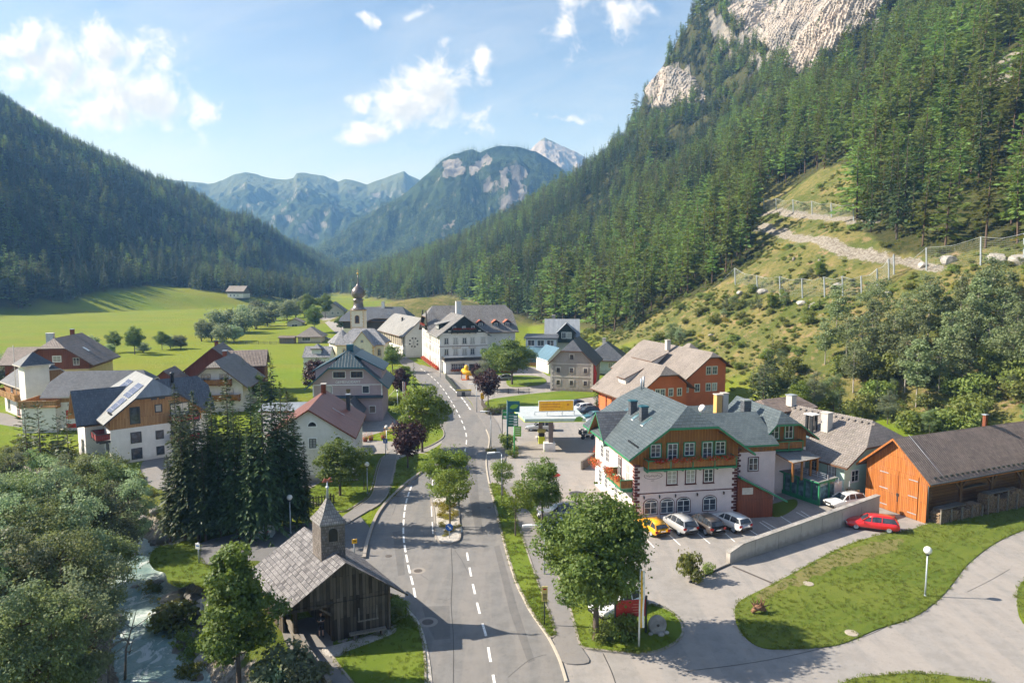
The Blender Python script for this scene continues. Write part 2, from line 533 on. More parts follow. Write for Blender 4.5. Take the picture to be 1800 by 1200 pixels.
def m_grass(name, c1, c2, stripes=0.0, dry=(.20,.17,.06), dryk=.35, ang=0.0, sc=1.0):
 m, t, b = newmat(name)
 o = coords(t)
 a = t.noise(o, .12 * sc, 6,.6); d = t.noise(o, 2.4 * sc, 6,.75); f = t.noise(t.vmath('MULTIPLY', o, (1,1,.4)),26,4,.8)
 col = t.mix(t.ramp(a, .35,.65), c1, c2)
 col = t.mix(t.math('MULTIPLY', t.ramp(d, .52,.72), dryk), col, dry)
 col = t.mix(t.math('MULTIPLY', t.ramp(f, .35,.7),.5), col, tuple(x * .45 for x in c1))
 dp = t.noise(o, .5 * sc, 5,.7)
 col = t.mix(t.math('MULTIPLY', t.ramp(dp, .55,.75),.35), col, tuple(x * .6 for x in c1))
 if stripes:
  ro = t.n('ShaderNodeVectorRotate', rotation_type='Z_AXIS'); t.set(ro.inputs['Vector'], o); ro.inputs['Angle'].default_value = ang
  y = t.math('ADD', t.sep(ro.outputs[0])[1], t.math('MULTIPLY', t.noise(o, .25,2),2.2))
  s = t.ramp(t.math('SINE', t.math('MULTIPLY', y, 2 * math.pi / 1.1)),-.6,.8)
  col = t.mix(t.math('MULTIPLY', s, stripes), col, (c2[0] * 1.35, c2[1] * 1.25, c2[2] * 1.2))
 t.set(b.inputs['Base Color'], col); b.inputs['Roughness'].default_value = .85
 b.inputs['Specular IOR Level'].default_value = .15
 bump(t, b, t.math('ADD', f, t.math('MULTIPLY', d, .8)),.06,.9)
 return m
def m_leaf(name, c1, c2, transl=.3, spread=.10, sc=.6, rough=.55):
 """small leaf faces: colour varies leaf by leaf, clump by clump and tree by tree"""
 m, t, b = newmat(name)
 geo = t.n('ShaderNodeNewGeometry'); oi = t.n('ShaderNodeObjectInfo')
 rnd = geo.outputs['Random Per Island']
 n = t.noise(coords(t), sc, 3)
 k = t.math('ADD', t.math('MULTIPLY', rnd, .55), t.math('MULTIPLY', t.ramp(n, .3,.7),.45))
 col = t.mix(k, c1, c2)
 col = hsv(t, col, t.math('MULTIPLY_ADD', oi.outputs['Random'], spread * .35,.5 - spread * .17),
    1.0, t.math('MULTIPLY_ADD', oi.outputs['Random'], spread * 5,1 - spread * 2.5))
 t.set(b.inputs['Base Color'], col); b.inputs['Roughness'].default_value = rough; b.inputs['Specular IOR Level'].default_value = .3
 tr = t.n('ShaderNodeBsdfTranslucent'); t.set(tr.inputs[0], hsv(t, col, .485,1.1,1.25))
 mx = t.n('ShaderNodeMixShader'); mx.inputs[0].default_value = transl
 nt = m.node_tree
 nt.links.new(b.outputs[0], mx.inputs[1]); nt.links.new(tr.outputs[0], mx.inputs[2])
 nt.links.new(mx.outputs[0], nt.nodes['Material Output'].inputs[0])
 return m
def m_bark(name, c, c2=None, sc=3.0):
 m, t, b = newmat(name)
 o = coords(t)
 n = t.noise(t.vmath('MULTIPLY', o, (5,5,1)), sc, 6,.7)
 t.set(b.inputs['Base Color'], t.mix(t.ramp(n, .35,.65), tuple(x * .5 for x in c), c2 or c)); b.inputs['Roughness'].default_value = .9
 bump(t, b, n, .03,.8)
 return m
def m_glass(name, c=(.03,.035,.045), rough=.06, curtain=0.0):
 """window pane: dark room behind shiny glass, some panes with a pale curtain"""
 m, t, b = newmat(name)
 oi = t.n('ShaderNodeObjectInfo')
 uv = coords(t, 'UV')
 n = t.noise(t.vmath('ADD', coords(t), t.comb(t.math('MULTIPLY', oi.outputs['Random'],40.0),0.0,0.0)),1.6,4)
 col = t.mix(t.ramp(n, .35,.7), c, tuple(x * 2.6 + .01 for x in c))
 if curtain:
  x = t.sep(uv)[0]
  fold = t.math('MULTIPLY_ADD', t.math('SINE', t.math('MULTIPLY', x, 40.0)),.12,.5)
  has = t.math('GREATER_THAN', oi.outputs['Random'],1 - curtain)
  col = t.mix(t.math('MULTIPLY', has, .8), col, t.mix(fold, (.35,.34,.31),(.6,.59,.55)))
 t.set(b.inputs['Base Color'], col); b.inputs['Roughness'].default_value = rough
 b.inputs['Specular IOR Level'].default_value = .7; b.inputs['IOR'].default_value = 1.5
 return m
def m_rock(name, c1, c2, sc=.6):
 m, t, b = newmat(name)
 o = coords(t)
 n = t.noise(o, sc, 8,.65); n2 = t.noise(o, sc * 6,6,.7)
 col = t.mix(t.ramp(n, .3,.7), c1, c2)
 col = t.mix(t.math('MULTIPLY', t.ramp(n2,.5,.75),.5), col, tuple(x * .45 for x in c1))
 t.set(b.inputs['Base Color'], col); b.inputs['Roughness'].default_value = .9
 bump(t, b, t.math('ADD', n, t.math('MULTIPLY', n2,.5)),.12,1.0)
 return m
def m_paint(name, c, metal=.0):
 m, t, b = newmat(name)
 n = t.noise(coords(t),5,5,.7)
 t.set(b.inputs['Base Color'], t.mix(t.math('MULTIPLY', t.ramp(n, .4,.8),.14), c, (.25,.23,.2)))
 b.inputs['Roughness'].default_value = .32; b.inputs['Metallic'].default_value = metal
 b.inputs['Coat Weight'].default_value = .8; b.inputs['Coat Roughness'].default_value = .06
 return m
M = {}
M['white_frame'] = m_plain('white_frame', (.72,.72,.70),.45)
M['white_paint'] = m_plain('white_paint', (.8,.8,.78),.5)
M['marking'] = m_plain('road_marking_paint', (.78,.77,.74),.7, var=.2, scale=4)
M['dark_trim'] = m_plain('maroon_trim', (.09,.022,.022),.6)
M['green_trim'] = m_plain('green_trim', (.03,.20,.095),.45)
M['teal_trim'] = m_plain('teal_trim', (.02,.10,.13),.5)
M['brown_wood'] = m_plain('brown_wood', (.11,.055,.03),.6)
M['dark_wood'] = m_boards('dark_wood', (.035,.03,.022),(.055,.045,.034),.2)
M['metal_grey'] = m_plain('metal_grey', (.42,.45,.48),.4,.6)
M['galv'] = m_plain('galvanised_steel', (.42,.47,.52),.45,.5)
M['dark_metal'] = m_plain('dark_metal', (.05,.055,.06),.4,.4)
M['black'] = m_plain('black_plastic', (.015,.015,.016),.5)
M['rubber'] = m_plain('tyre_rubber', (.018,.018,.018),.8)
M['concrete'] = m_plaster('concrete', (.45,.42,.38),.35)
M['kerb'] = m_plaster('kerb_stone', (.46,.42,.37),.3)
M['glass'] = m_glass('window_glass', curtain=.35)
M['glass_dark'] = m_glass('dark_window_glass', (.02,.024,.03))
M['glass_teal'] = m_glass('greenhouse_glass', (.05,.09,.10))
M['red'] = m_plain('red_paint', (.45,.03,.02),.45)
M['yellow'] = m_plain('yellow_paint', (.75,.42,.02),.45)
M['blue'] = m_plain('blue_paint', (.02,.13,.45),.45)
M['leaf_flower'] = m_leaf('geranium', (.42,.03,.015),(.55,.07,.03),.15,.05)
M['flower_orange'] = m_leaf('orange_geranium', (.55,.08,.02),(.6,.16,.05),.15,.05)
# ------------------------------------------------------------------ terrain
def section(Y, pts, base=None):
 out = [AT(u, v, Y) for u, v in pts]
 X = [p.x for p in out]; Z = [p.z for p in out]
 return Y, X, Z
# cross-sections of the slope on the sunny side (each: what a vertical cut at that distance looks like)
RS = [section(*a) for a in [
 (60,[(2100,905),(2500,700),(3200,300)]),
 (95,[(1830,790),(2000,715),(2400,520),(3000,200)]),
 (112,[(1500,742),(1640,720),(1800,665),(2200,450),(2800,120)]),
 (128,[(1330,712),(1480,655),(1640,560),(1800,480),(2200,250),(2800,-100)]),
 (145,[(1231,687),(1330,645),(1480,560),(1640,475),(1720,440),(1800,398),(2300,130)]),
 (190,[(1060,640),(1180,585),(1330,482),(1450,410),(1540,372),(1700,270),(1900,120),(2200,-80)]),
 (260,[(965,598),(1060,560),(1200,480),(1400,345),(1600,185),(1800,40),(1960,-80)]),
 (340,[(865,571),(930,560),(1060,500),(1300,330),(1440,205),(1700,40),(1800,-40)]),
 (450,[(753,550),(850,530),(1050,440),(1250,285),(1390,160),(1420,120),(1450,40),(1490,-25),(1640,-70)]),
 (520,[(700,541),(820,512),(1030,415),(1230,262),(1330,170),(1352,90),(1372,40),(1420,-60),(1600,-120)]),
 (600,[(660,533),(800,500),(1000,385),(1120,265),(1230,192),(1290,130),(1310,85),(1345,30),(1500,-70)]),
 (680,[(625,528),(790,482),(960,385),(1080,295),(1143,225),(1152,178),(1157,130),(1200,55),(1260,-10),(1350,-60)]),
 (760,[(596,523),(780,468),(940,380),(1050,312),(1125,262),(1170,225),(1195,150),(1240,70),(1320,30)]),
 (1000,[(540,513),(660,490),(750,458),(850,420),(950,370),(1010,340),(1100,320)]),
 (1300,[(500,506),(640,482),(740,459),(850,432),(1000,400)]),
 (1700,[(450,501),(640,478),(800,460),(1000,440)])]]
LS = [section(*a) for a in [
 (200,[(-1400,633),(-1700,550),(-2400,300)]),
 (300,[(-520,583),(-800,480),(-1400,180)]),
 (400,[(-30,552),(-160,490),(-420,340),(-900,120)]),
 (480,[(330,545),(215,515),(100,490),(0,440),(-200,285),(-500,90)]),
 (560,[(560,530),(330,505),(200,462),(0,335),(-200,185),(-500,10)]),
 (700,[(560,525),(450,512),(300,445),(150,340),(0,235),(-150,125),(-400,-20)]),
 (850,[(580,520),(540,512),(400,430),(250,342),(100,252),(0,195),(-150,95)]),
 (1000,[(600,513),(500,455),(435,385),(400,395),(300,335),(200,296),(100,243),(0,180),(-200,60)]),
 (1300,[(640,506),(500,432),(400,392),(300,350),(0,220)]),
 (1700,[(640,501),(500,440),(300,380),(0,300)])]]
def side(S, x, y, sgn):
 """height of one valley side at arrays x, y"""
 Ys = np.array([s[0] for s in S]); xb = np.interp(y, Ys, [s[1][0] for s in S])
 zb = np.interp(y, Ys, [s[2][0] * (sgn < 0) for s in S])
 d = sgn * (x - xb)
 prof = []
 for Y, X, Z in S:
  prof.append((np.array([sgn * (q - X[0]) for q in X]), np.array(Z) - Z[0]))
 i = np.clip(np.searchsorted(Ys, y) - 1,0, len(S) - 2)
 t = np.clip((y - Ys[i]) / (Ys[i + 1] - Ys[i]),0,1); t = t * t * (3 - 2 * t) * .6 + t * .4
 z = np.zeros_like(x)
 for k in range(len(S) - 1):
  msk = i == k
  if msk.any():
   dd = np.maximum(d[msk],0)
   a = np.interp(dd, *prof[k]); b = np.interp(dd, *prof[k + 1])
   z[msk] = a * (1 - t[msk]) + b * t[msk]
 z = np.where(d > 0, z + np.maximum(zb, 0) * sstep(-10,30, d), np.maximum(zb, 0) * sstep(-90,30, d))
 return np.maximum(z, 0), d
RIVER = [P(330,1300,-2.6), P(282,1180,-2.6), P(276,1100,-2.6), P(256,1040,-2.6), P(236,990,-2.6), P(180,935,-2.6), P(80,880,-2.6), P(-60,850,-2.6), P(-400,820,-2.6)]
RIVER2 = [(p.x, p.y) for p in RIVER]
def height(x, y):
 x = np.asarray(x, float); y = np.asarray(y, float)
 r, dr = side(RS, x, y, 1); l, dl = side(LS, x, y, -1)
 n = fbm(x / 70, y / 70,5,3) - .5; n2 = fbm(x / 14, y / 14,4,9) - .5
 r = r + sstep(3,60, dr) * (n * 14 * sstep(20,160, dr) + n2 * 3.2)
 rg = fbm(x / 38, y / 38,4,21, True) - .6
 r = r + sstep(150,260, dr) * rg * 26
 l = l + sstep(5,120, dl) * (n * 26 + n2 * 3)
 base = 14.0 * np.exp(-((x + 38) / 42) ** 2 - ((y - 335) / 34) ** 2)
 base += .35 * (fbm(x / 22, y / 22,3,5) - .5) * sstep(240,320, y) * 2
 # the near bank of the meadow: a low terrace edge
 base += 1.4 * sstep(-4,5,(y - 262) + .12 * (x + 60)) * sstep(40,-10, x + 60) * 0.6
 h = np.maximum(np.maximum(r, l), base)
 dv = seg_dist(x, y, RIVER2)
 w = 2.7 + 1.0 * (vnoise(x / 6, y / 6,2) - .5)
 h = np.where(y < 160, np.minimum(h, -3.3 + 3.3 * sstep(w - 1.0, w + 2.9, dv) + np.where(dv > w + 2.9,99,0)), h)
 return h, dr, dl
def axis(a, b, c0, c1, fine, grow):
 """spacing fine inside [c0, c1], growing outside"""
 v = list(np.arange(c0, c1 + 1e-6, fine)); s = fine
 while v[-1] < b: s *= grow; v.append(v[-1] + min(s, 14))
 s = fine
 while v[0] > a: s *= grow; v.insert(0, v[0] - min(s, 14))
 return np.array(v)
GX = axis(-1150,620,-75,150,1.15,1.05); GY = axis(14,1700,30,210,1.15,1.03)
HX, HY = np.meshgrid(GX, GY)
HZ, HDR, HDL = height(HX, HY)
def H(x, y):
 """ground height by interpolation of the terrain sheet"""
 x = np.asarray(x, float); y = np.asarray(y, float)
 i = np.clip(np.searchsorted(GX, x) - 1,0, len(GX) - 2); j = np.clip(np.searchsorted(GY, y) - 1,0, len(GY) - 2)
 fx = np.clip((x - GX[i]) / (GX[i + 1] - GX[i]),0,1); fy = np.clip((y - GY[j]) / (GY[j + 1] - GY[j]),0,1)
 return (HZ[j, i] * (1 - fx) + HZ[j, i + 1] * fx) * (1 - fy) + (HZ[j + 1, i] * (1 - fx) + HZ[j + 1, i + 1] * fx) * fy
def H1(x, y): return float(H(np.array([x]), np.array([y]))[0])
def ONG(u, v, y0=30.0):
 """first place on the terrain seen at picture point u, v"""
 d = ray(u, v)
 ys = np.geomspace(y0,1690,6000); t = ys / d.y
 zz = CAMZ + d.z * t; g = H(d.x * t, ys)
 hit = np.nonzero(zz <= g)[0]
 k = hit[0] if len(hit) else len(ys) - 1
 return Vector((d.x * t[k], ys[k], g[k]))
def pixarr(x, y, z):
 c, s = math.cos(PITCH), math.sin(PITCH); dz = z - CAMZ
 f = np.maximum(y * c - dz * s, 1e-3); up = y * s + dz * c
 return CU + F * x / f, CV - F * up / f
# picture regions of the slope (used to find the places on the terrain, then everything is placed in the world)
CLEAR = [(1040,640),(1095,585),(1150,560),(1200,528),(1262,498),(1300,470),(1345,445),(1330,415),(1338,340),(1390,322),
   (1470,292),(1535,300),(1512,335),(1500,385),(1545,425),(1580,452),(1650,448),(1720,440),(1830,432),(1830,900),(1300,760),(1050,700)]
MOUND = [(560,600),(655,548),(700,532),(780,519),(842,530),(850,556),(905,580),(950,600),(1060,640),(900,680),(700,680)]
CLIFF = [(1135,120),(1150,200),(1170,190),(1215,135),(1235,165),(1290,120),(1250,60),(1260,-10),(1620,-40),(1575,10),(1490,60),(1450,130),(1420,128),(1390,90),(1360,60),(1330,30),(1290,0),(1240,0),(1240,90),(1190,60)]
CL1 = [(1131,128),(1160,116),(1200,122),(1222,140),(1240,175),(1195,190),(1165,196),(1145,185)]
CL2 = [(1262,-30),(1292,40),(1312,62),(1345,85),(1372,105),(1395,128),(1425,128),(1452,112),(1480,85),(1515,60),(1545,30),(1600,-30)]
CL3 = [(1240,30),(1258,20),(1300,75),(1340,110),(1330,125),(1290,95),(1255,60)]
LEDGE = ([-500,-30,0,100,200,290,400,480,600],[590,552,547,533,511,500,514,524,540])       # edge of the wood above the far meadow
SCREE = [(1728,108),(1800,88),(1830,90),(1830,140),(1790,132),(1765,152),(1738,160)]
TRAIL1 = [(1338,398),(1370,408),(1420,422),(1480,440),(1540,452),(1600,460),(1650,472)]
TRAIL2 = [(1345,375),(1400,376),(1450,382),(1500,392),(1540,390)]
TR3 = [tuple(ONG(u, v, 100))[:2] for u, v in TRAIL1]
TR4 = [tuple(ONG(u, v, 100))[:2] for u, v in TRAIL2]
def terrain_material():
 m, t, b = newmat('valley_ground')
 o = coords(t)
 at = t.n('ShaderNodeVertexColor', layer_name='zone'); zr, zg, zb = t.sep(at.outputs['Color'])
 at2 = t.n('ShaderNodeVertexColor', layer_name='zone2'); yr, yg, yb = t.sep(at2.outputs['Color'])
 big = t.noise(o, .012,5,.6); mid = t.noise(o, .09,6,.65); sm = t.noise(o, .8,6,.7); fi = t.noise(o, 9,4,.75)
 mead = t.mix(t.ramp(big, .35,.65),(.145,.215,.016),(.20,.235,.020))
 stri = t.noise(t.vmath('MULTIPLY', o, (.006,.05,.01)),1.0,5,.6)
 mead = t.mix(t.math('MULTIPLY', t.ramp(stri, .42,.62),.55), mead, (.22,.215,.03))
 mead = t.mix(t.math('MULTIPLY', t.ramp(mid, .5,.75),.4), mead, (.085,.14,.016))
 mead = t.mix(t.math('MULTIPLY', t.ramp(sm, .5,.75),.3), mead, (.09,.115,.018))
 dry = t.mix(t.ramp(mid, .36,.62),(.095,.115,.028),(.20,.172,.062))
 dry = t.mix(t.math('MULTIPLY', t.ramp(sm, .46,.66),.7), dry, (.055,.078,.017))
 tus = t.noise(o, .33,7,.75)
 dry = t.mix(t.math('MULTIPLY', t.ramp(tus, .53,.64),.8), dry, (.29,.20,.115))
 dry = t.mix(t.math('MULTIPLY', t.ramp(tus, .43,.32),.8), dry, (.045,.07,.014))
 floor = t.mix(t.ramp(sm, .35,.65),(.035,.045,.012),(.075,.07,.028))
 vo = t.noise(t.vmath('MULTIPLY', o, (1,1,.33)),.06,9,.72); st = t.noise(t.vmath('MULTIPLY', o, (1,1,.12)),.12,8,.75,.4)
 rock = t.mix(t.ramp(vo, .32,.66),(.20,.20,.19),(.46,.41,.34))
 rock = t.mix(t.math('MULTIPLY', t.ramp(st, .48,.70),.75), rock, (.12,.12,.115))
 rock = t.mix(t.math('MULTIPLY', t.ramp(t.noise(o, .045,7,.7),.52,.66),.85), rock, (.07,.085,.03))
 grav = t.mix(t.ramp(t.noise(o, 1.6,7,.75),.35,.65),(.14,.115,.085),(.37,.34,.295))
 col = t.mix(zr, mead, dry)
 col = t.mix(zg, col, floor)
 rr = t.ramp(t.math('ADD', zb, t.math('MULTIPLY', t.math('SUBTRACT', mid, .5),.9)),.38,.62)
 col = t.mix(rr, col, rock)
 gg = t.ramp(t.math('ADD', yr, t.math('MULTIPLY', t.math('SUBTRACT', sm, .5),.9)),.40,.60)
 col = t.mix(gg, col, grav)
 shade = t.math('MULTIPLY', t.ramp(fi, .3,.75),.45)
 col = t.mix(t.math('MULTIPLY', shade, t.math('SUBTRACT', 1.0, rr)), col, t.vmath('MULTIPLY', col, (.42,.48,.45)))
 t.set(b.inputs['Base Color'], col); b.inputs['Roughness'].default_value = .92
 b.inputs['Specular IOR Level'].default_value = .12
 hgt = t.math('ADD', t.math('MULTIPLY', fi, .10), t.math('MULTIPLY', sm, .45))
 hgt = t.math('ADD', hgt, t.math('MULTIPLY', rr, t.math('ADD', t.math('MULTIPLY', vo, 12.0), t.math('MULTIPLY', st, 9.0))))
 bump(t, b, hgt, .8,.9)
 return m
def build_terrain():
 ny, nx = HX.shape
 v = np.stack([HX, HY, HZ],-1).reshape(-1,3)
 idx = np.arange(nx * ny).reshape(ny, nx)
 f = np.stack([idx[:-1, :-1], idx[:-1,1:], idx[1:, 1:], idx[1:, :-1]],-1).reshape(-1,4)
 me = bpy.data.meshes.new('ground')
 me.from_pydata(v.tolist(),[], f.tolist())
 me.polygons.foreach_set('use_smooth', np.ones(len(f), bool))
 x, y, z = v.T; u, w = pixarr(x, y, z)
 dr, dl = HDR.ravel(), HDL.ravel()
 nz = fbm(x / 9, y / 9,4,33)
 front = y < 1100
 dry = np.maximum(sstep(2,14, dr + (nz - .5) * 18), sstep(.08,.3, np.exp(-((x + 38) / 42) ** 2 - ((y - 335) / 34) ** 2) + (nz - .5) * .2))
 cut = in_poly(u + (nz - .5) * 26, w + (nz - .5) * 20, CLEAR) | in_poly(u, w, MOUND)
 flo = np.maximum(sstep(8,18, dr) * ~cut, sstep(4,-4, w - np.interp(u, LEDGE[0], LEDGE[1])) * (dl > 0) * (u > -500))
 gy, gx = np.gradient(HZ, GY, GX); sl = np.hypot(gx, gy).ravel()
 rock = sstep(1.15,1.9, sl) * .35
 rock = np.where(in_poly(u, w, CL1) | in_poly(u, w, CL2) | in_poly(u, w, CL3), np.maximum(rock, .85), rock * (dr > 60))
 gr = np.where(in_poly(u, w, SCREE) & (dr > 40),.8,0.0)
 d1 = seg_dist(x, y, TR3); d2 = seg_dist(x, y, TR4)
 gr = np.maximum(gr, .85 * sstep(2.9,.6, d1 + (nz - .5) * 2.2) * (dr > 5)); gr = np.maximum(gr, .8 * sstep(2.4,.5, d2 + (nz - .5) * 2.0) * (dr > 5))
 gr = np.maximum(gr, .34 * sstep(9,2, np.minimum(d1, d2)) * (dr > 5))
 dv = seg_dist(x, y, RIVER2)
 gr = np.maximum(gr, .9 * sstep(5.0,3.8, dv) * (y < 160))
 flo = np.where((dv < 8.5) & (y < 160),.6, flo)
 for nm, ch in (('zone', (dry, flo, rock)),('zone2', (gr, gr * 0, gr * 0))):
  ca = me.color_attributes.new(nm, 'FLOAT_COLOR', 'POINT')
  ca.data.foreach_set('color', np.stack([*ch, np.ones_like(dry)],-1).ravel())
 me.materials.append(terrain_material())
 structure(link(bpy.data.objects.new('ground', me)))
build_terrain()
# ------------------------------------------------------------------ far mountains
def far_material(name, forest, mead, rockc, line_lo, line_hi, steep):
 m, t, b = newmat(name)
 o = coords(t); geo = t.n('ShaderNodeNewGeometry')
 nz = t.sep(geo.outputs['True Normal'])[2]; z = t.sep(geo.outputs['Position'])[2]
 a = t.noise(o, .004,8,.65); c = t.noise(o, .02,6,.7); d = t.noise(t.vmath('MULTIPLY', o, (1,1,.3)),.012,8,.7)
 h = t.math('ADD', z, t.math('MULTIPLY', t.math('SUBTRACT', a, .5),(line_hi - line_lo) * 2.4))
 col = t.mix(t.ramp(h, line_lo, line_hi), t.mix(t.ramp(c, .35,.65), tuple(x * .6 for x in forest), tuple(x * 1.4 for x in forest)), mead)
 rk = t.mix(t.ramp(d, .35,.65), tuple(x * .6 for x in rockc), rockc)
 at = t.n('ShaderNodeVertexColor', layer_name='zone'); zr = t.sep(at.outputs['Color'])[0]
 f = t.math('MAXIMUM', t.ramp(t.math('ADD', nz, t.math('MULTIPLY', t.math('SUBTRACT', d, .5),.5)), steep, steep - .16), t.ramp(t.math('ADD', zr, t.math('SUBTRACT', d, .5)),.45,.7))
 col = t.mix(f, col, rk)
 t.set(b.inputs['Base Color'], col); b.inputs['Roughness'].default_value = .95; b.inputs['Specular IOR Level'].default_value = .05
 bump(t, b, t.math('ADD', t.math('MULTIPLY', c, 9.0), t.math('MULTIPLY', d, 26.0)),1.0,1.0)
 return m
def mountain(name, ridge, Yr, Yb, Yback, mat, seed, amp, rocks=(), nu=260, nt=120, vb=505, pw=1.15):
 us = np.linspace(ridge[0][0], ridge[-1][0], nu)
 vs = np.interp(us, [p[0] for p in ridge],[p[1] for p in ridge])
 T = np.concatenate([np.linspace(-.35,0,14)[:-1], np.linspace(0,1, nt)])
 U, TT = np.meshgrid(us, T); V = np.broadcast_to(vs, U.shape)
 zr = CAMZ + (483 - V) / 1200 * Yr; zb = CAMZ + (483 - vb) / 1200 * Yb
 Y = np.where(TT >= 0, Yr + (Yb - Yr) * TT, Yr - TT / .35 * (Yback - Yr))
 X = (U - 900) / 1200 * Y
 z = np.where(TT >= 0, zb + (zr - zb) * np.power(np.clip(1 - TT, 0,1), pw), zr + TT / .35 * (zr - zb) * .8)
 s = amp * 5
 rg = fbm(X / s, Y / s, 6, seed, True) - .62; fn = fbm(X / s * 4, Y / s * 4,4, seed + 5) - .5
 env = np.where(TT >= 0, np.minimum(1,.12 + TT * 5) * np.minimum(1,(1 - TT) * 4),.4)
 z = z + env * (rg * amp * 1.9 + fn * amp * .8 + (fbm(X / s * 11, Y / s * 11,3, seed + 7, True) - .6) * amp * .35) + np.where(abs(TT) < .02, fn * amp * .12,0)
 v = np.stack([X, Y, z],-1).reshape(-1,3); ny, nx = X.shape
 idx = np.arange(nx * ny).reshape(ny, nx)
 f = np.stack([idx[:-1, :-1], idx[1:, :-1], idx[1:, 1:], idx[:-1,1:]],-1).reshape(-1,4)
 me = bpy.data.meshes.new(name); me.from_pydata(v.tolist(),[], f.tolist())
 me.polygons.foreach_set('use_smooth', np.ones(len(f), bool))
 pu, pv = pixarr(*v.T)
 rk = np.zeros(len(v))
 pu = pu + 30 * (fbm(pu / 16, pv / 16,4,3) - .5); pv = pv + 30 * (fbm(pu / 16 + 50, pv / 16,4,8) - .5)
 for poly in rocks: rk = np.maximum(rk, in_poly(pu, pv, poly) * .85)
 ca = me.color_attributes.new('zone', 'FLOAT_COLOR', 'POINT')
 ca.data.foreach_set('color', np.stack([rk, rk, rk, rk * 0 + 1],-1).ravel())
 me.materials.append(mat)
 structure(link(bpy.data.objects.new(name, me)))
 return v, f, rk
MV = mountain('mountain', [(500,500),(560,448),(620,410),(680,368),(730,330),(760,303),(782,282),(800,271),(832,268),(846,273),(862,266),(880,262),(910,263),(940,270),(965,284),(990,303),(1030,345),(1100,400),(1200,450)],
    2100,1400,2700, far_material('mountain_forest_slope', (.030,.048,.020),(.085,.11,.05),(.27,.255,.24),455,570,.42),5,70,
    rocks=[[(780,292),(800,280),(818,296),(800,312),(782,316)],[(828,290),(862,268),(866,276),(835,306),(825,305)],[(905,300),(922,305),(925,335),(905,352),(885,358),(892,330)],
      [(885,300),(900,296),(903,306),(880,330),(873,322)],[(868,372),(885,356),(905,352),(890,372)],[(785,395),(812,380),(800,400),(765,410)],[(855,318),(870,322),(862,338),(850,335)]])
mountain('mountain_range', [(230,345),(280,316),(315,321),(335,322),(375,324),(398,318),(420,308),(440,302),(462,307),(485,315),(505,319),(523,318),(528,311),(545,309),(575,312),(590,319),(600,324),(612,319),(628,321),(650,327),(672,319),(695,311),(714,305),(722,312),(735,318),(760,330),(820,360),(900,380)],
   3400,2300,4000, far_material('far_mountain_slope', (.035,.055,.025),(.095,.115,.062),(.28,.26,.25),345,425,.50),12,140, nu=340, vb=470, pw=.9)
mountain('rocky_peak', [(900,300),(925,275),(938,262),(950,253),(956,249),(962,252),(985,262),(1010,272),(1030,284),(1070,310),(1130,350)],
   3200,2400,3600, far_material('peak_slope', (.06,.075,.035),(.14,.14,.085),(.38,.35,.33),395,480,.62),23,60, nu=160, vb=430,
   rocks=[[(930,245),(1040,250),(1060,300),(960,290),(935,275)]])
# ------------------------------------------------------------------ tree shapes
M['spruce'] = m_leaf('spruce_needles', (.038,.072,.028),(.102,.142,.052),.22,.11,.25)
M['spruce_young'] = m_leaf('young_spruce_needles', (.035,.060,.018),(.085,.115,.035),.15,.06,.3)  # needle colour shared by young spruces, thujas and pines
M['larch'] = m_leaf('larch_needles', (.105,.160,.040),(.205,.255,.074),.38,.19,.2)
M['maple'] = m_leaf('maple_leaves', (.072,.130,.030),(.180,.245,.062),.40,.05,.35)
M['lime'] = m_leaf('lime_leaves', (.105,.170,.026),(.195,.255,.048),.38,.05,.5)
M['willow'] = m_leaf('willow_leaves', (.138,.190,.10),(.28,.335,.20),.45,.17,.45)
M['alder'] = m_leaf('alder_leaves', (.110,.172,.064),(.25,.31,.145),.45,.17,.45)
M['birch'] = m_leaf('birch_leaves', (.13,.18,.075),(.25,.29,.145),.42,.10,.5)
M['purple'] = m_leaf('purple_leaves', (.030,.013,.016),(.085,.040,.040),.2,.05,.5)
M['bush'] = m_leaf('bush_leaves', (.11,.16,.030),(.235,.265,.075),.40,.12,.5)
M['shrub_yellow'] = m_leaf('yellow_green_leaves', (.16,.17,.02),(.36,.30,.03),.25,.06,1.2)
M['bark'] = m_bark('bark_grey_brown', (.13,.10,.075))
M['bark_larch'] = m_bark('bark_reddish', (.15,.10,.07))
M['bark_pale'] = m_bark('bark_pale', (.42,.38,.33))
M['deadwood'] = m_bark('dead_wood', (.26,.23,.19))
def kites(c, d, w, L, Wd, rng):
 """kite-shaped faces: base c, direction d (unit), width direction w"""
 tip = c + d * L[:, None]
 mid = c + d * (L * .45)[:, None]
 a = mid + w * (Wd / 2)[:, None]; b = mid - w * (Wd / 2)[:, None]
 return np.stack([c, a, tip, b],1).reshape(-1,3)
def unit(a): return a / (np.linalg.norm(a, axis=-1, keepdims=True) + 1e-9)
def quadmesh(name, V, mat):
 n = len(V) // 4
 me = bpy.data.meshes.new(name)
 me.vertices.add(n * 4); me.loops.add(n * 4); me.polygons.add(n)
 me.vertices.foreach_set('co', V.astype(np.float32).ravel())
 me.loops.foreach_set('vertex_index', np.arange(n * 4, dtype=np.int32))
 me.polygons.foreach_set('loop_start', np.arange(0, n * 4,4, dtype=np.int32))
 try: me.polygons.foreach_set('loop_total', np.full(n, 4, dtype=np.int32))
 except Exception: pass
 me.materials.append(mat); me.update(calc_edges=True); me.validate()
 return me
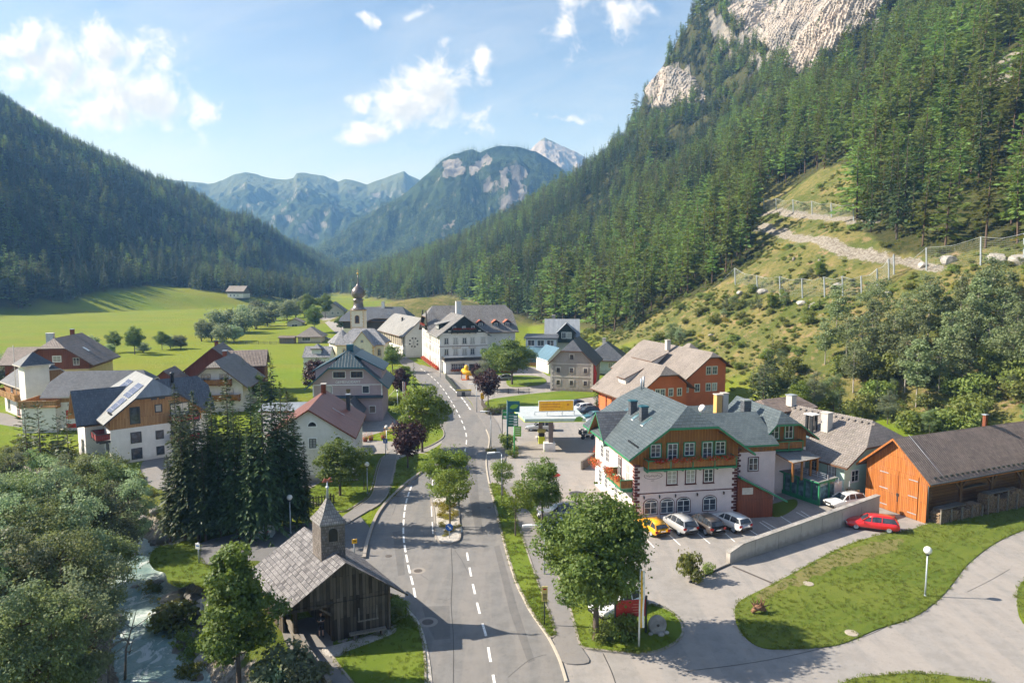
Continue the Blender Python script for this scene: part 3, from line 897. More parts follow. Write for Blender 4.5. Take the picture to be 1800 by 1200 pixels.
def conifer(seed, h=1.0, rmax=.17, whorls=26, per=8, seg=4, low=.10, droop=.35, leafw=.5, gap=.0, mat=None, bark=None, power=.85, jit=.25, up=.25, ls=1.0):
 """layered branches with drooping sprays; returns crown mesh, trunk mesh (height h)"""
 g = np.random.default_rng(seed); C = []; D = []; Wv = []; Ls = []; Ws = []
 lop = g.uniform(0,6.28)
 for i in range(whorls):
  t = i / (whorls - 1); z = h * (low + (1 - low) * (t ** .92)); r = h * rmax * (1 - t) ** power * g.uniform(.72,1.12) + h * .006
  nb = max(3, int(per * (1 - .45 * t)))
  if g.random() < gap: nb = max(2, nb // 3)
  a0 = g.uniform(0,6.28)
  for k in range(nb):
   an = a0 + k * 6.283 / nb + g.uniform(-.3,.3)
   br = r * g.uniform(1 - jit * 2,1 + jit) * (1 + .18 * math.cos(an - lop))
   sl = (-droop * (1 - t) + up * t) + g.uniform(-.12,.12)
   dirv = np.array([math.cos(an), math.sin(an), sl]); dirv /= np.linalg.norm(dirv)
   sd = np.array([-math.sin(an), math.cos(an),0.])
   z0 = z + g.uniform(-.5,.5) * h / whorls
   for s in range(seg):
    f = (s + g.uniform(.1,.9)) / seg
    p = np.array([0,0, z0]) + dirv * br * f * .82 + np.array([0,0,-droop * br * .35 * f * f * (1 - t)])
    yaw = g.uniform(-1.0,1.0) * (.9 - .3 * f)
    d = dirv * math.cos(yaw) + sd * math.sin(yaw) + np.array([0,0, g.uniform(-.55,.12)])
    d /= np.linalg.norm(d)
    ww = np.cross(d, [0,0,1]); ww /= np.linalg.norm(ww) + 1e-9
    ro = g.uniform(-.9,.9)
    up_ = np.cross(ww, d)
    C.append(p); D.append(d); Wv.append(ww * math.cos(ro) + up_ * math.sin(ro))
    L = (br * g.uniform(.30,.55) + h * .012) * ls
    Ls.append(L); Ws.append(L * leafw * g.uniform(.7,1.3))
 for k in range(5):
  d = np.array([g.uniform(-.25,.25), g.uniform(-.25,.25),1.]); d /= np.linalg.norm(d)
  C.append(np.array([0,0, h * .965])); D.append(d); Wv.append(unit(np.cross(d, [g.uniform(-1,1),1,0])))
  Ls.append(h * .045); Ws.append(h * .012)
 V = kites(np.array(C), np.array(D), np.array(Wv), np.array(Ls), np.array(Ws), g)
 crown = quadmesh('crown', V, mat)
 mb = MB(); n = 6
 mb.tube([(0,0,-h * .02),(0,0, h * .03),(0,0, h * .5),(0,0, h * .97)],[h * .016, h * .012, h * .008, h * .0015], n)
 # bare stubs low on the trunk
 for k in range(7):
  a = g.uniform(0,6.28); z = h * g.uniform(.06, max(.1, low + .12)); L = h * g.uniform(.02,.05)
  mb.tube([(0,0, z),(math.cos(a) * L, math.sin(a) * L, z - L * .2)],[h * .0022, h * .0006],4, cap=False)
 return crown, mb.mesh('trunk', bark)
def broadleaf(seed, h, rx, rz, z0, clusters, per, leaf, mat, bark, trunk_r=None, cl_r=.34, taper=0.0, forks=1, lean=0.0, limbs=True, low=0.0, elong=1.0, droop=0.0, gaps=.30):
 """crown of leaf clumps on limbs; z0 = crown bottom, rx/rz = crown radius and half height"""
 g = np.random.default_rng(seed)
 zc = z0 + rz
 pts = []
 for k in range(clusters * 30):
  p = g.normal(size=3); p /= np.linalg.norm(p)
  p *= g.uniform(.15,1.0) ** .40 * g.uniform(.80,1.0)
  zz = p[2]
  w = 1 - taper * max(0, zz) - .18 * max(0,-zz)
  q = np.array([p[0] * rx * w, p[1] * rx * w, zc + zz * rz * .9])
  q[:2] *= 1 + .22 * math.sin(3 * math.atan2(p[1], p[0]) + seed) * (1 - abs(zz))
  if all(np.linalg.norm((q - o) / np.array([1,1,1.1])) > rx * cl_r * .55 for o in pts): pts.append(q)
  if len(pts) >= clusters: break
 pts = np.array(pts)
 C = []; N = []
 for q in pts:
  fz = g.uniform(.5,1.3); rr = rx * cl_r * fz
  m = int(per * fz ** 1.6 * g.uniform(.7,1.2))
  d = g.normal(size=(m, 3)); d = unit(d)
  rad = rr * g.uniform(.25,1.0, m) ** .4
  c = q + d * rad[:, None] * np.array([1.12,1.12,.60 * elong])
  c[:, 2] -= droop * rad * g.uniform(0,1, m)
  C.append(c); N.append(d * .8 + np.array([0,0,.35]) + g.normal(size=(m, 3)) * .45)
 # stray sprigs that break the outline
 m = int(clusters * per * .07); k = g.integers(0, len(pts), m); d = unit(g.normal(size=(m, 3)))
 C.append(pts[k] + d * (rx * cl_r * g.uniform(.9,1.45, m))[:, None]); N.append(d + g.normal(size=(m, 3)) * .6)
 C = np.concatenate(C); N = unit(np.concatenate(N))
 w3 = rx * .42; ph = g.uniform(0,6.28,6)
 hole = sum(np.sin((C @ unit(g.normal(size=3))) * (2.2 + k) / w3 + ph[k]) for k in range(4)) / 4
 keep = (C[:, 2] > low) & ((hole > -gaps) | (g.random(len(C)) < .12)); C = C[keep]; N = N[keep]
 a = unit(np.cross(N, unit(g.normal(size=N.shape)))); b = np.cross(N, a)
 L = leaf * g.uniform(.5,1.5, len(C)); Wd = L * g.uniform(.55,.95, len(C))
 crown = quadmesh('crown', kites(C, a, b, L, Wd, g), mat)
 mb = MB(); tr = trunk_r or h * .018
 for fk in range(forks):
  off = Vector((g.uniform(-1,1), g.uniform(-1,1),0)) * (.0 if forks == 1 else rx * .35)
  top = Vector((lean * h * .3,0, zc + rz * .45)) + off
  pp = [Vector((off.x * .12, off.y * .12,-.15)), Vector((off.x * .2, off.y * .2,.12)), Vector((off.x * .5, off.y * .5, z0 + rz * .3)), top]
  mb.tube(pp, [tr * 1.45, tr, tr * .7, tr * .12],8)
 if limbs:
  for q in pts[:: max(1, len(pts) // 26)]:
   q = Vector(q); zz = max(z0 * .75 + .1, min(q.z - .35 * (q.xy.length), zc + rz * .3)); s = Vector((0,0, zz))
   md = s.lerp(q, .55) + Vector((0,0,-.06 * rz))
   mb.tube([s, md, q],[tr * .34, tr * .2, tr * .05],5, cap=False)
 return crown, mb.mesh('trunk', bark)
def tree(name, label, meshes, loc, s=1.0, rz=None, group=None, cat='tree', sz=None):
 t = thing(name, label, cat, loc, random.uniform(0,6.28) if rz is None else rz, group)
 child('trunk', meshes[1], t, scale=(s, s, sz or s)); child('crown', meshes[0], t, scale=(s, s, sz or s))
 return t
SPR = [conifer(11 + i, 1, rmax=[.165,.145,.185,.15][i], whorls=[26,28,24,27][i], per=8, seg=6, ls=.74, low=[.10,.16,.05,.24][i], droop=.42, mat=M['spruce'], bark=M['bark'], gap=.06) for i in range(4)]
LAR = [conifer(31 + i, 1, rmax=[.19,.22,.17][i], whorls=[22,20,24][i], per=7, seg=7, ls=.74, low=[.22,.16,.34][i], droop=.12, mat=M['larch'], bark=M['bark_larch'], power=.50, jit=.40, leafw=.62, up=.45, gap=.18) for i in range(3)]
# ------------------------------------------------------------------ forests
def candidates(x0, x1, y0, y1, s, seed):
 g = np.random.default_rng(seed)
 xs = np.arange(x0, x1, s); ys = np.arange(y0, y1, s)
 X, Y = np.meshgrid(xs, ys); X = X + g.uniform(-.48,.48, X.shape) * s; Y = Y + g.uniform(-.48,.48, Y.shape) * s
 return X.ravel(), Y.ravel()
def merged(pair, nm):
 """crown and trunk in one mesh, only for the far forest"""
 bm = bmesh.new(); bm.from_mesh(pair[0]); n0 = len(bm.faces); bm.from_mesh(pair[1]); bm.faces.ensure_lookup_table()
 for f in bm.faces[n0:]: f.material_index = 1
 me = bpy.data.meshes.new(nm); bm.to_mesh(me); bm.free()
 me.materials.append(pair[0].materials[0]); me.materials.append(pair[1].materials[0])
 return me
PROTO = bpy.data.collections.new('forest_kinds')          # not linked to the scene: only read by the forest's own modifier
for i, p in enumerate(SPR + LAR):
 PROTO.objects.link(bpy.data.objects.new('kind_%02d' % i, merged(p, 'forest_tree')))
FARK = bpy.data.collections.new('far_forest_kinds')
for i in range(2):
 PR = conifer(71 + i, 1, rmax=.17, whorls=9, per=6, seg=1, low=.06, droop=.3, leafw=.9, mat=M['spruce'], bark=M['bark'])
 FARK.objects.link(bpy.data.objects.new('kind_far_%d' % i, PR[0]))
for i in range(1):
 PR = conifer(81 + i, 1, rmax=.19, whorls=8, per=6, seg=1, low=.1, droop=.1, leafw=1.0, power=.6, mat=M['larch'], bark=M['bark'])
 FARK.objects.link(bpy.data.objects.new('kind_far_9%d' % i, PR[0]))
def scatter_group(coll):
 g = bpy.data.node_groups.new('scatter', 'GeometryNodeTree')
 g.interface.new_socket('Geometry', in_out='INPUT', socket_type='NodeSocketGeometry')
 g.interface.new_socket('Geometry', in_out='OUTPUT', socket_type='NodeSocketGeometry')
 N = g.nodes; L = g.links
 gi = N.new('NodeGroupInput'); go = N.new('NodeGroupOutput')
 mp = N.new('GeometryNodeMeshToPoints'); ip = N.new('GeometryNodeInstanceOnPoints')
 ci = N.new('GeometryNodeCollectionInfo'); ci.inputs['Collection'].default_value = coll
 ci.inputs['Separate Children'].default_value = True; ci.inputs['Reset Children'].default_value = True
 def attr(nm, ty):
  a = N.new('GeometryNodeInputNamedAttribute'); a.data_type = ty; a.inputs['Name'].default_value = nm; return a.outputs[0]
 L.new(gi.outputs[0], mp.inputs[0]); L.new(mp.outputs[0], ip.inputs['Points']); L.new(ci.outputs[0], ip.inputs['Instance'])
 ip.inputs['Pick Instance'].default_value = True
 L.new(attr('pick', 'INT'), ip.inputs['Instance Index'])
 e2 = N.new('FunctionNodeEulerToRotation'); L.new(attr('turn', 'FLOAT_VECTOR'), e2.inputs[0]); L.new(e2.outputs[0], ip.inputs['Rotation'])
 L.new(attr('size', 'FLOAT_VECTOR'), ip.inputs['Scale'])
 L.new(ip.outputs[0], go.inputs[0])
 return g
SG = {}
def scatter(name, pts, size, pick, coll, tilt=.04):
 n = len(pts); g = np.random.default_rng(n)
 me = bpy.data.meshes.new(name); me.from_pydata(np.asarray(pts).tolist(),[],[])
 a = me.attributes.new('pick', 'INT', 'POINT'); a.data.foreach_set('value', np.asarray(pick, np.int32))
 a = me.attributes.new('size', 'FLOAT_VECTOR', 'POINT'); a.data.foreach_set('vector', np.asarray(size, np.float32).ravel())
 a = me.attributes.new('turn', 'FLOAT_VECTOR', 'POINT')
 a.data.foreach_set('vector', np.stack([g.normal(0, tilt, n), g.normal(0, tilt, n), g.uniform(0,6.28, n)],-1).astype(np.float32).ravel())
 o = link(bpy.data.objects.new(name, me)); o['kind'] = 'stuff'
 if coll.name not in SG: SG[coll.name] = scatter_group(coll)
 md = o.modifiers.new('scatter', 'NODES'); md.node_group = SG[coll.name]
 return o
def forest_points():
 out = []
 # the sunny slope: spruce and larch
 for (y0, y1, s) in ((100,300,5.4),(300,520,6.0),(520,1500,6.8),(400,900,3.0)):
  x, y = candidates(-420 if s != 3 else 20,560, y0, y1, s, 5 + y0)
  z, dr, dl = height(x, y); z = H(x, y)
  u, v = pixarr(x, y, z)
  gx = (H(x + 1.5, y) - H(x - 1.5, y)) / 3; gy = (H(x, y + 1.5) - H(x, y - 1.5)) / 3; sl = np.hypot(gx, gy)
  n = vnoise(x / 26, y / 26,8); n3 = RNG.random(len(x))
  ok = (dr > 9 + 6 * n) & (u > -60) & (u < 2080) & (v > -190) & (v < 620)
  ok &= ~in_poly(u, v, CLEAR) & ~in_poly(u, v, MOUND) & ~in_poly(u, v, SCREE)
  cl = in_poly(u, v, CL1) | in_poly(u, v, CL2)
  ok &= ~(cl & (n3 > .22)) & ~(in_poly(u, v, CL3) & (n3 > .35))
  if s == 3: ok &= RNG.random(len(x)) < (np.sqrt(1 + sl * sl) - 1.2) * .20
  ok &= (n3 > .06) & (vnoise(x / 13, y / 13,61) > .16)
  q = np.stack([x, y, z],-1)[ok]
  ln = vnoise(q[:, 0] / 34, q[:, 1] / 34,44) * .75 + RNG.random(len(q)) * .35 + .22 * sstep(430,300, v[ok]) * (u[ok] > 1250) + .10 * (u[ok] > 960) * (q[:, 1] < 420)
  lar = ln > .52
  hh = np.where(lar, RNG.uniform(12,25, len(q)), RNG.uniform(11,28, len(q))) * (0.75 + .4 * n[ok])
  edge = (dr[ok] < 18); hh = np.where((q[:, 1] < 480) & (u[ok] < 1000), hh * 1.22, hh); hh = np.where(edge & (RNG.random(len(q)) < .35), hh * .6, hh) * np.where(sl[ok] > 1.4,.72,1) * np.where(cl[ok],.55,1)
  out.append((q, hh, lar, np.ones(len(q), bool)))
 # the shady slope: almost only spruce, a few paler broad crowns
 for (y0, y1, s) in ((330,640,5.2),(640,1400,6.2)):
  x, y = candidates(-1000,-120, y0, y1, s, 90 + y0)
  z, dr, dl = height(x, y); z = H(x, y); u, v = pixarr(x, y, z)
  n = vnoise(x / 40, y / 40,18); n3 = RNG.random(len(x))
  lim = np.where(y < 640,-620,-40)
  ok = (dl > 6) & ((v < np.interp(u, LEDGE[0], LEDGE[1]) + 5 * (n - .5)) | (u < -400)) & (u > lim) & (u < 640) & (v > -40) & (n3 > .05)
  q = np.stack([x, y, z],-1)[ok]
  lar = (vnoise(q[:, 0] / 22, q[:, 1] / 22,3) * .7 + RNG.random(len(q)) * .5) > .72
  hh = RNG.uniform(9,22, len(q)) * (.75 + .4 * n[ok]); hh = np.where(dl[ok] > 320, hh * .8, hh)
  out.append((q, hh, lar, np.zeros(len(q), bool)))
 q = np.concatenate([o[0] for o in out]); hh = np.concatenate([o[1] for o in out]); la = np.concatenate([o[2] for o in out]); rt = np.concatenate([o[3] for o in out])
 return q, hh, la, rt
FQ, FH, FL, FR = forest_points()
def zone_label(u, v, lar):
 k = 'Pale green larch' if lar else 'Dark green spruce'
 if u < 760: w = 'in the dark wood behind the church tower'
 elif u < 960: w = 'at the wood edge above the big white inn'
 elif u < 1130: w = 'in the wood edge above the grey stone house'
 elif v > 470: w = 'at the wood edge beside the sloping dry meadow'
 elif u < 1350: w = 'in the forest flank beside the clearing with net fences'
 elif u < 1560: w = 'in the forest above the clearing with net fences'
 else: w = 'in the tall forest behind the upper net fence'
 return k + ' ' + w
def plant_forest():
 u, v = pixarr(*FQ.T); px = FH * 1200 / FQ[:, 1]
 ut, vt = pixarr(FQ[:, 0], FQ[:, 1], FQ[:, 2] + FH)
 vis = (u > 5) & (u < 1795) & (vt < 640) & (v > 20) & (vt > -60) & FR
 single = np.zeros(len(FQ), bool)
 for la in (False, True):
  idx = np.nonzero(vis & (FL == la))[0]
  idx = idx[np.argsort(-px[idx])][:290]
  single[idx] = True
 g = np.random.default_rng(4)
 for i in np.nonzero(single)[0]:
  ms = LAR[g.integers(0,3)] if FL[i] else SPR[g.integers(0,4)]
  w = FH[i] * g.uniform(.85,1.2)
  t = tree('larch_tree' if FL[i] else 'spruce_tree', zone_label(u[i], v[i], FL[i]), ms, FQ[i], w, sz=FH[i], group='larches of the slope forest' if FL[i] else 'spruces of the slope forest')
  t.rotation_euler = (g.normal(0,.03), g.normal(0,.03), g.uniform(0,6.28))
 r = ~single
 pick = np.where(FL[r],4 + g.integers(0,3, r.sum()), g.integers(0,4, r.sum()))
 w = FH[r] * g.uniform(.85,1.25, r.sum())
 o = scatter('forest', FQ[r], np.stack([w, w, FH[r]],-1), pick, PROTO)
 tag(o, 'Dense conifer forest covering both valley sides', 'forest')
plant_forest()
def far_forest():
 """trees on the wooded mountain at the valley's end"""
 v, f, rk = MV; g = np.random.default_rng(77)
 f = f.astype(int)
 a, b, c = v[f[:, 0]], v[f[:, 1]], v[f[:, 3]]
 n = np.cross(b - a, c - a); ar = np.linalg.norm(n, axis=1); nz = np.abs(n[:, 2]) / (ar + 1e-9)
 cu, cv = pixarr(*((a + b + c) / 3).T)
 k = rk[f[:, 0]]
 pr = ar * (nz > .42) * (k < .3) * (cu > 540) * (cu < 1110) * ((v[f[:, 0],1]) < 2150)
 pr /= pr.sum()
 m = 15000
 i = g.choice(len(f), m, p=pr); s, t = g.random((2, m))
 p = a[i] + (b[i] - a[i]) * s[:, None] + (c[i] - a[i]) * t[:, None]
 nn = fbm(p[:, 0] / 160, p[:, 2] / 90,4,6); keep = nn > .40
 p = p[keep]; hh = g.uniform(13,24, len(p)); w = hh * g.uniform(1.0,1.5, len(p))
 o = scatter('mountain_forest', p, np.stack([w, w, hh],-1), np.where(g.random(len(p)) < .15,2, g.integers(0,2, len(p))), FARK)
 tag(o, 'Conifer forest clothing the mountain at the valley end', 'forest')
far_forest()
# ------------------------------------------------------------------ rock faces of the slope
def cliff(name, poly, du, amp, seed):
 us = np.arange(min(p[0] for p in poly) - du, max(p[0] for p in poly) + du, du); vs = np.arange(max(-40, min(p[1] for p in poly) - du), max(p[1] for p in poly) + du, du)
 U, V = np.meshgrid(us, vs); D = np.array([[tuple(ray(a, b)) for a in us] for b in vs]); D = D / D[..., 1:2]
 ys = np.arange(260,1000,2.5); hit = np.full(U.shape, np.nan)
 for y in ys:
  m = np.isnan(hit)
  if not m.any(): break
  x = D[..., 0][m] * y; z = CAMZ + D[..., 2][m] * y; g = z <= H(x, np.full(x.shape, y)); t = hit[m]; t[g] = y; hit[m] = t
 ok = ~np.isnan(hit); hit = np.where(ok, hit, 900)
 X, Y, Z = D[..., 0] * hit, hit, CAMZ + D[..., 2] * hit
 s = X * .55 - Y * .83
 ins = in_poly(U + 14 * (fbm(U / 18, V / 18,3, seed) - .5), V + 14 * (fbm(U / 16 + 9, V / 16,3, seed) - .5), poly) & ok
 e = ins.astype(float)
 for _ in range(3): e = (e + np.roll(e, 1,0) + np.roll(e, -1,0) + np.roll(e, 1,1) + np.roll(e, -1,1)) / 5
 n = fbm(s / 16, Z / 34,5, seed, True) * 1.0 + fbm(s / 5, Z / 15,4, seed + 3, True) * .26 + np.floor(Z / 9 + fbm(s / 20, Z / 20,3,2) * 3) % 2 * .10
 k = np.where(e > .15, amp * (n - .55) * e + 3.0 * e - 1.2,-3.0)
 P3 = np.stack([X - .72 * k, Y - .55 * k, Z + .15 * k],-1).reshape(-1,3)
 ny, nx = U.shape; ix = np.arange(ny * nx).reshape(ny, nx); f = np.stack([ix[1:, :-1], ix[1:, 1:], ix[:-1,1:], ix[:-1, :-1]],-1).reshape(-1,4)
 good = ok.ravel()[f].all(1) & (e.ravel()[f].max(1) > .02) & (np.ptp(Y.ravel()[f], axis=1) < 45)
 me = bpy.data.meshes.new(name); me.from_pydata(P3.tolist(),[], f[good].tolist()); me.materials.append(M['cliff']); structure(link(bpy.data.objects.new(name, me)))
def cliff_mat():
 m, t, b = newmat('limestone'); o = coords(t); v = t.noise(t.vmath('MULTIPLY', o, (1,1,.22)),.055,9,.72); w = t.noise(t.vmath('MULTIPLY', o, (1,1,.14)),.20,7,.7,.5); p = t.noise(o, .035,7,.65)
 c = t.mix(t.ramp(v, .36,.62),(.22,.212,.20),(.54,.475,.41)); c = t.mix(t.math('MULTIPLY', t.ramp(p, .45,.62),.6), c, (.54,.45,.375)); c = t.mix(t.math('MULTIPLY', t.ramp(w, .52,.68),.7), c, (.13,.13,.13))
 c = t.mix(t.ramp(t.noise(o, .06,8,.75),.60,.66), c, (.07,.09,.03)); t.set(b.inputs['Base Color'], c); b.inputs['Roughness'].default_value = .95
 bump(t, b, t.math('ADD', t.math('MULTIPLY', v, 5.0), t.math('MULTIPLY', w, 3.0)),1.0,1.0); return m
M['cliff'] = cliff_mat()
cliff('cliff', CL2,2.0,13,5); cliff('cliff', CL1,2.0,11,9)
# ------------------------------------------------------------------ roads, paths, lawns (outlines read off the photograph, laid out on the ground plane)
M['asphalt'] = m_asphalt('road_asphalt', (.192,.188,.182),.42, False)
M['asphalt_pale'] = m_asphalt('forecourt_asphalt', (.285,.270,.254),.34, False)
M['asphalt_path'] = m_asphalt('path_asphalt', (.215,.205,.195),.2, False)
M['asphalt_dark'] = m_asphalt('lane_asphalt', (.155,.155,.155),.25, False)
M['lawn'] = m_grass('lawn_grass', (.105,.165,.020),(.165,.205,.028))
M['lawn_mown'] = m_grass('mown_lawn', (.100,.150,.020),(.150,.185,.030),.16, dryk=.45, ang=R(-38))
M['lawn_lush'] = m_grass('verge_grass', (.115,.185,.018),(.175,.225,.028), dryk=.2)
M['gravel'] = m_rock('gravel', (.40,.37,.33),(.58,.55,.5),5.0)
M['manhole'] = m_plain('cast_iron', (.10,.085,.075),.7)
def W2(pts, z=0.0): return [P(u, v, 0).to_2d().to_3d() + Vector((0,0, z)) for u, v in pts]
def sheet(name, pts, z, mat, n=6, thick=.0, smooth=True, world=False, rag=0):
 w = [Vector((p[0], p[1],0)) for p in pts] if world else W2(pts)
 if smooth: w = smooth_line(w, n, True)
 if rag: w = [p + Vector((random.gauss(0, rag), random.gauss(0, rag),0)) for p in w]
 from mathutils.geometry import tessellate_polygon
 n = len(w); F_ = [list(f) for f in tessellate_polygon([w])]
 V_ = [(p.x, p.y, z) for p in w]
 for f in F_:
  a, b, c = (w[i] for i in f)
  if (b - a).cross(c - a).z < 0: f.reverse()
 if name == 'farm_road': V_ = [(a, b, c + H1(a, b) + .06) for a, b, c in V_]
 if thick:
  V_ += [(p.x, p.y, z - thick) for p in w]
  ar = sum(w[i].x * w[(i + 1) % n].y - w[(i + 1) % n].x * w[i].y for i in range(n))
  for i in range(n):
   j = (i + 1) % n
   F_.append([i, n + i, n + j, j] if ar > 0 else [j, n + j, n + i, i])
 me = bpy.data.meshes.new(name); me.from_pydata(V_, [], F_)
 me.materials.append(mat)
 return structure(link(bpy.data.objects.new(name, me)))
def ribbon_mb(mb, pts, w, z0, z1, m=0):
 """low wall / kerb along world points"""
 pts = [Vector((p[0], p[1],0)) for p in pts]; L = len(pts); A = []; B = []
 for i, p in enumerate(pts):
  d = (pts[min(i + 1, L - 1)] - pts[max(i - 1,0)]).normalized(); nrm = Vector((-d.y, d.x, 0)) * w / 2
  A.append(p + nrm); B.append(p - nrm)
 for i in range(L - 1):
  a0, a1, b0, b1 = A[i], A[i + 1], B[i], B[i + 1]
  q = lambda v, z: (v.x, v.y, z)
  mb.add([q(a0, z0), q(a1, z0), q(b1, z0), q(b0, z0), q(a0, z1), q(a1, z1), q(b1, z1), q(b0, z1)],
    [(4,7,6,5),(0,4,5,1),(2,6,7,3)] + ([(0,3,7,4)] if i == 0 else []) + ([(1,5,6,2)] if i == L - 2 else []), m)
 return mb
def kerb(pts, w=.16, h=.11, n=6, closed=False, mat=None, name='kerb', world=False):
 q = [Vector((p[0], p[1],0)) for p in pts] if world else W2(pts)
 q = smooth_line(q, n, closed)
 if closed: q.append(q[0])
 mb = MB(); ribbon_mb(mb, q, w, -.05, h)
 return structure(mb.obj(name, mat or M['kerb']))
# the whole asphalted street area, then the main carriageway on it
RIGHT_EDGE = [(1010,1235),(997,1198),(985,1160),(967,1123),(950,1098),(933,1073),(920,1048),(910,1027),(899,995),(890,963),(884,938),(877,910),(870,882),(863,857),(858,832),(856,810),(858,795),(861,780),(861,768),(856,755),(850,745),(842,733),(835,722),(830,712),(824,703),(812,692),(800,682),(785,670),(768,659),(752,649),(737,641),(722,632),(708,624),(694,617)]
LEFT_EDGE = [(672,618),(690,628),(706,640),(722,655),(738,672),(752,692),(762,712),(770,735),(775,752),(780,762),(776,778),(768,800),(752,822),(740,832),(726,842),(713,852),(698,866),(683,880),(674,890),(667,902),(659,918),(653,935),(646,960),(643,980),(650,1010),(672,1035),(700,1050),(718,1068),(730,1084),(738,1096),(743,1108),(749,1128),(753,1147),(758,1175),(760,1200),(762,1240)]
sheet('road', RIGHT_EDGE + LEFT_EDGE, .012, M['asphalt'],3)
sheet('forecourt', [(1000,1250),(980,1165),(945,1095),(905,1015),(882,930),(862,860),(853,800),(858,770),(842,735),(850,722),(900,720),(960,705),(1030,695),(1075,700),(1120,740),(1200,840),(1330,850),(1400,850),(1530,850),(1555,880),(1640,915),(1600,935),(1480,962),(1362,1026),(1312,1052),(1292,1082),(1306,1116),(1342,1139),(1402,1139),(1482,1131),(1542,1106),(1602,1086),(1662,1041),(1702,991),(1747,956),(1802,931),(1900,900),(1960,930),(1830,990),(1795,1030),(1788,1060),(1798,1095),(1850,1130),(1900,1260),(1750,1205),(1700,1193),(1600,1183),(1480,1199),(1430,1260)],.006, M['asphalt_pale'],3)
sheet('lane', [(655,940),(640,915),(622,905),(560,915),(500,925),(430,935),(350,955),(352,985),(372,992),(440,985),(470,990),(520,1015),(600,1060),(700,1060),(690,1040),(655,1000),(645,975)],.008, M['asphalt_dark'],3)
sheet('plaza', [(640,770),(700,748),(720,715),(690,700),(640,690),(600,760),(625,800),(680,808),(735,800),(780,775),(775,755),(740,760),(715,775)],.007, M['asphalt_pale'],3)
sheet('farm_road', [(690,628),(660,612),(610,598),(580,585),(560,570),(545,556),(530,545),(545,543),(565,556),(590,575),(625,592),(680,610)],.020, M['asphalt_pale'],3)
sheet('driveway', [(0,725),(35,735),(70,737),(72,748),(30,750),(-20,742),(-60,735)],.010, M['asphalt_path'],3)
sheet('yard', [(250,812),(300,800),(420,800),(560,815),(620,820),(600,870),(480,880),(330,870),(260,850)],.009, M['asphalt_path'],3)
sheet('inn_yard', [(775,668),(812,690),(840,712),(880,706),(1000,690),(985,665),(962,660),(940,645),(900,648),(890,660),(800,652)],.010, M['asphalt_pale'],3)
# paths
sheet('path', [(692,790),(697,800),(692,825),(686,850),(680,870),(668,885),(650,897),(625,912),(608,922),(600,912),(622,895),(645,880),(655,868),(660,850),(664,830),(672,808),(684,796)],.120, M['asphalt_path'],5,.14)
kerb([(684,795),(672,808),(664,830),(660,850),(655,868),(645,880),(622,895)],.12,.15)
kerb([(698,800),(693,825),(687,850),(681,870),(669,885),(651,897)],.12,.15)
sheet('pavement', [(985,1162),(971,1113),(956,1056),(933,981),(913,930),(904,897),(896,875),(885,855),(905,850),(915,875),(924,893),(936,912),(951,945),(991,1040),(1011,1105),(1022,1138),(1035,1165)],.085, M['asphalt_path'],4,.1)
sheet('pavement', [(862,772),(852,748),(836,724),(826,704),(802,684),(770,662),(739,642),(762,648),(800,668),(822,684),(840,700),(858,722),(875,745),(885,775),(890,800),(880,820),(864,815),(862,795)],.09, M['asphalt_path'],4,.1)
# lawns
LAWNS = []
def lawn(pts, mat='lawn', z=.11, n=5, edge=True, h=.12, w=.14):
 sheet('lawn', pts, z, M[mat], n, z + .05)
 LAWNS.append(bpy.data.objects[-1] if False else [o for o in COL.objects if o.name.startswith('lawn')][-1])
 if edge: kerb(pts, w, h, n, True)
lawn([(863,850),(868,878),(876,910),(883,938),(890,965),(899,996),(910,1028),(921,1049),(934,1074),(951,1099),(966,1120),(975,1113),(962,1070),(943,1018),(925,965),(908,915),(897,880),(884,858)], 'lawn_lush')
lawn([(900,858),(915,884),(938,912),(953,945),(992,1040),(1012,1105),(1022,1136),(1052,1143),(1085,1147),(1120,1149),(1152,1146),(1180,1134),(1198,1118),(1198,1098),(1184,1080),(1160,1068),(1125,1063),(1095,1068),(1050,1062),(1022,1030),(1000,985),(975,938),(950,905),(925,872)], 'lawn_lush')
lawn([(1292,1078),(1296,1062),(1312,1050),(1360,1026),(1420,994),(1480,962),(1540,942),(1600,932),(1628,922),(1690,912),(1800,893),(1860,884),(1830,920),(1800,931),(1747,956),(1702,991),(1682,1015),(1662,1041),(1636,1065),(1602,1086),(1542,1106),(1482,1131),(1440,1138),(1402,1140),(1342,1139),(1308,1117)], 'lawn_mown', .07,4, False)
lawn([(1788,1050),(1800,1020),(1860,985),(1990,960),(2080,1000),(1960,1140),(1850,1120),(1800,1090)], 'lawn_mown', .07,4, False)
lawn([(1440,1260),(1482,1201),(1540,1188),(1602,1184),(1660,1187),(1702,1194),(1770,1210),(1880,1270)], 'lawn_mown', .07,4, False)
lawn([(588,1160),(600,1152),(650,1112),(688,1106),(700,1092),(714,1085),(728,1092),(737,1108),(743,1130),(747,1160),(748,1200),(752,1260),(668,1260),(640,1225)], 'lawn_lush')
sheet('pavement', [(712,1066),(730,1084),(743,1108),(753,1147),(760,1200),(764,1260),(752,1260),(748,1200),(747,1160),(743,1130),(737,1108),(727,1090)],.05, M['gravel'],4,.06)
lawn([(674,1058),(690,1049),(702,1052),(712,1066),(716,1080),(706,1092),(692,1100),(688,1090),(688,1075)], 'lawn_lush', .13)
lawn([(600,900),(560,888),(540,865),(610,820),(640,802),(680,798),(668,808),(660,832),(655,852),(648,870),(635,882)], 'lawn_lush', .10)
lawn([(700,808),(735,798),(752,800),(762,806),(750,824),(726,843),(700,865),(685,878),(688,855),(694,830)], 'lawn_lush')
kerb([(640,982),(644,960),(652,933),(659,915),(667,900),(683,880),(713,851),(740,831)],.30,.22)
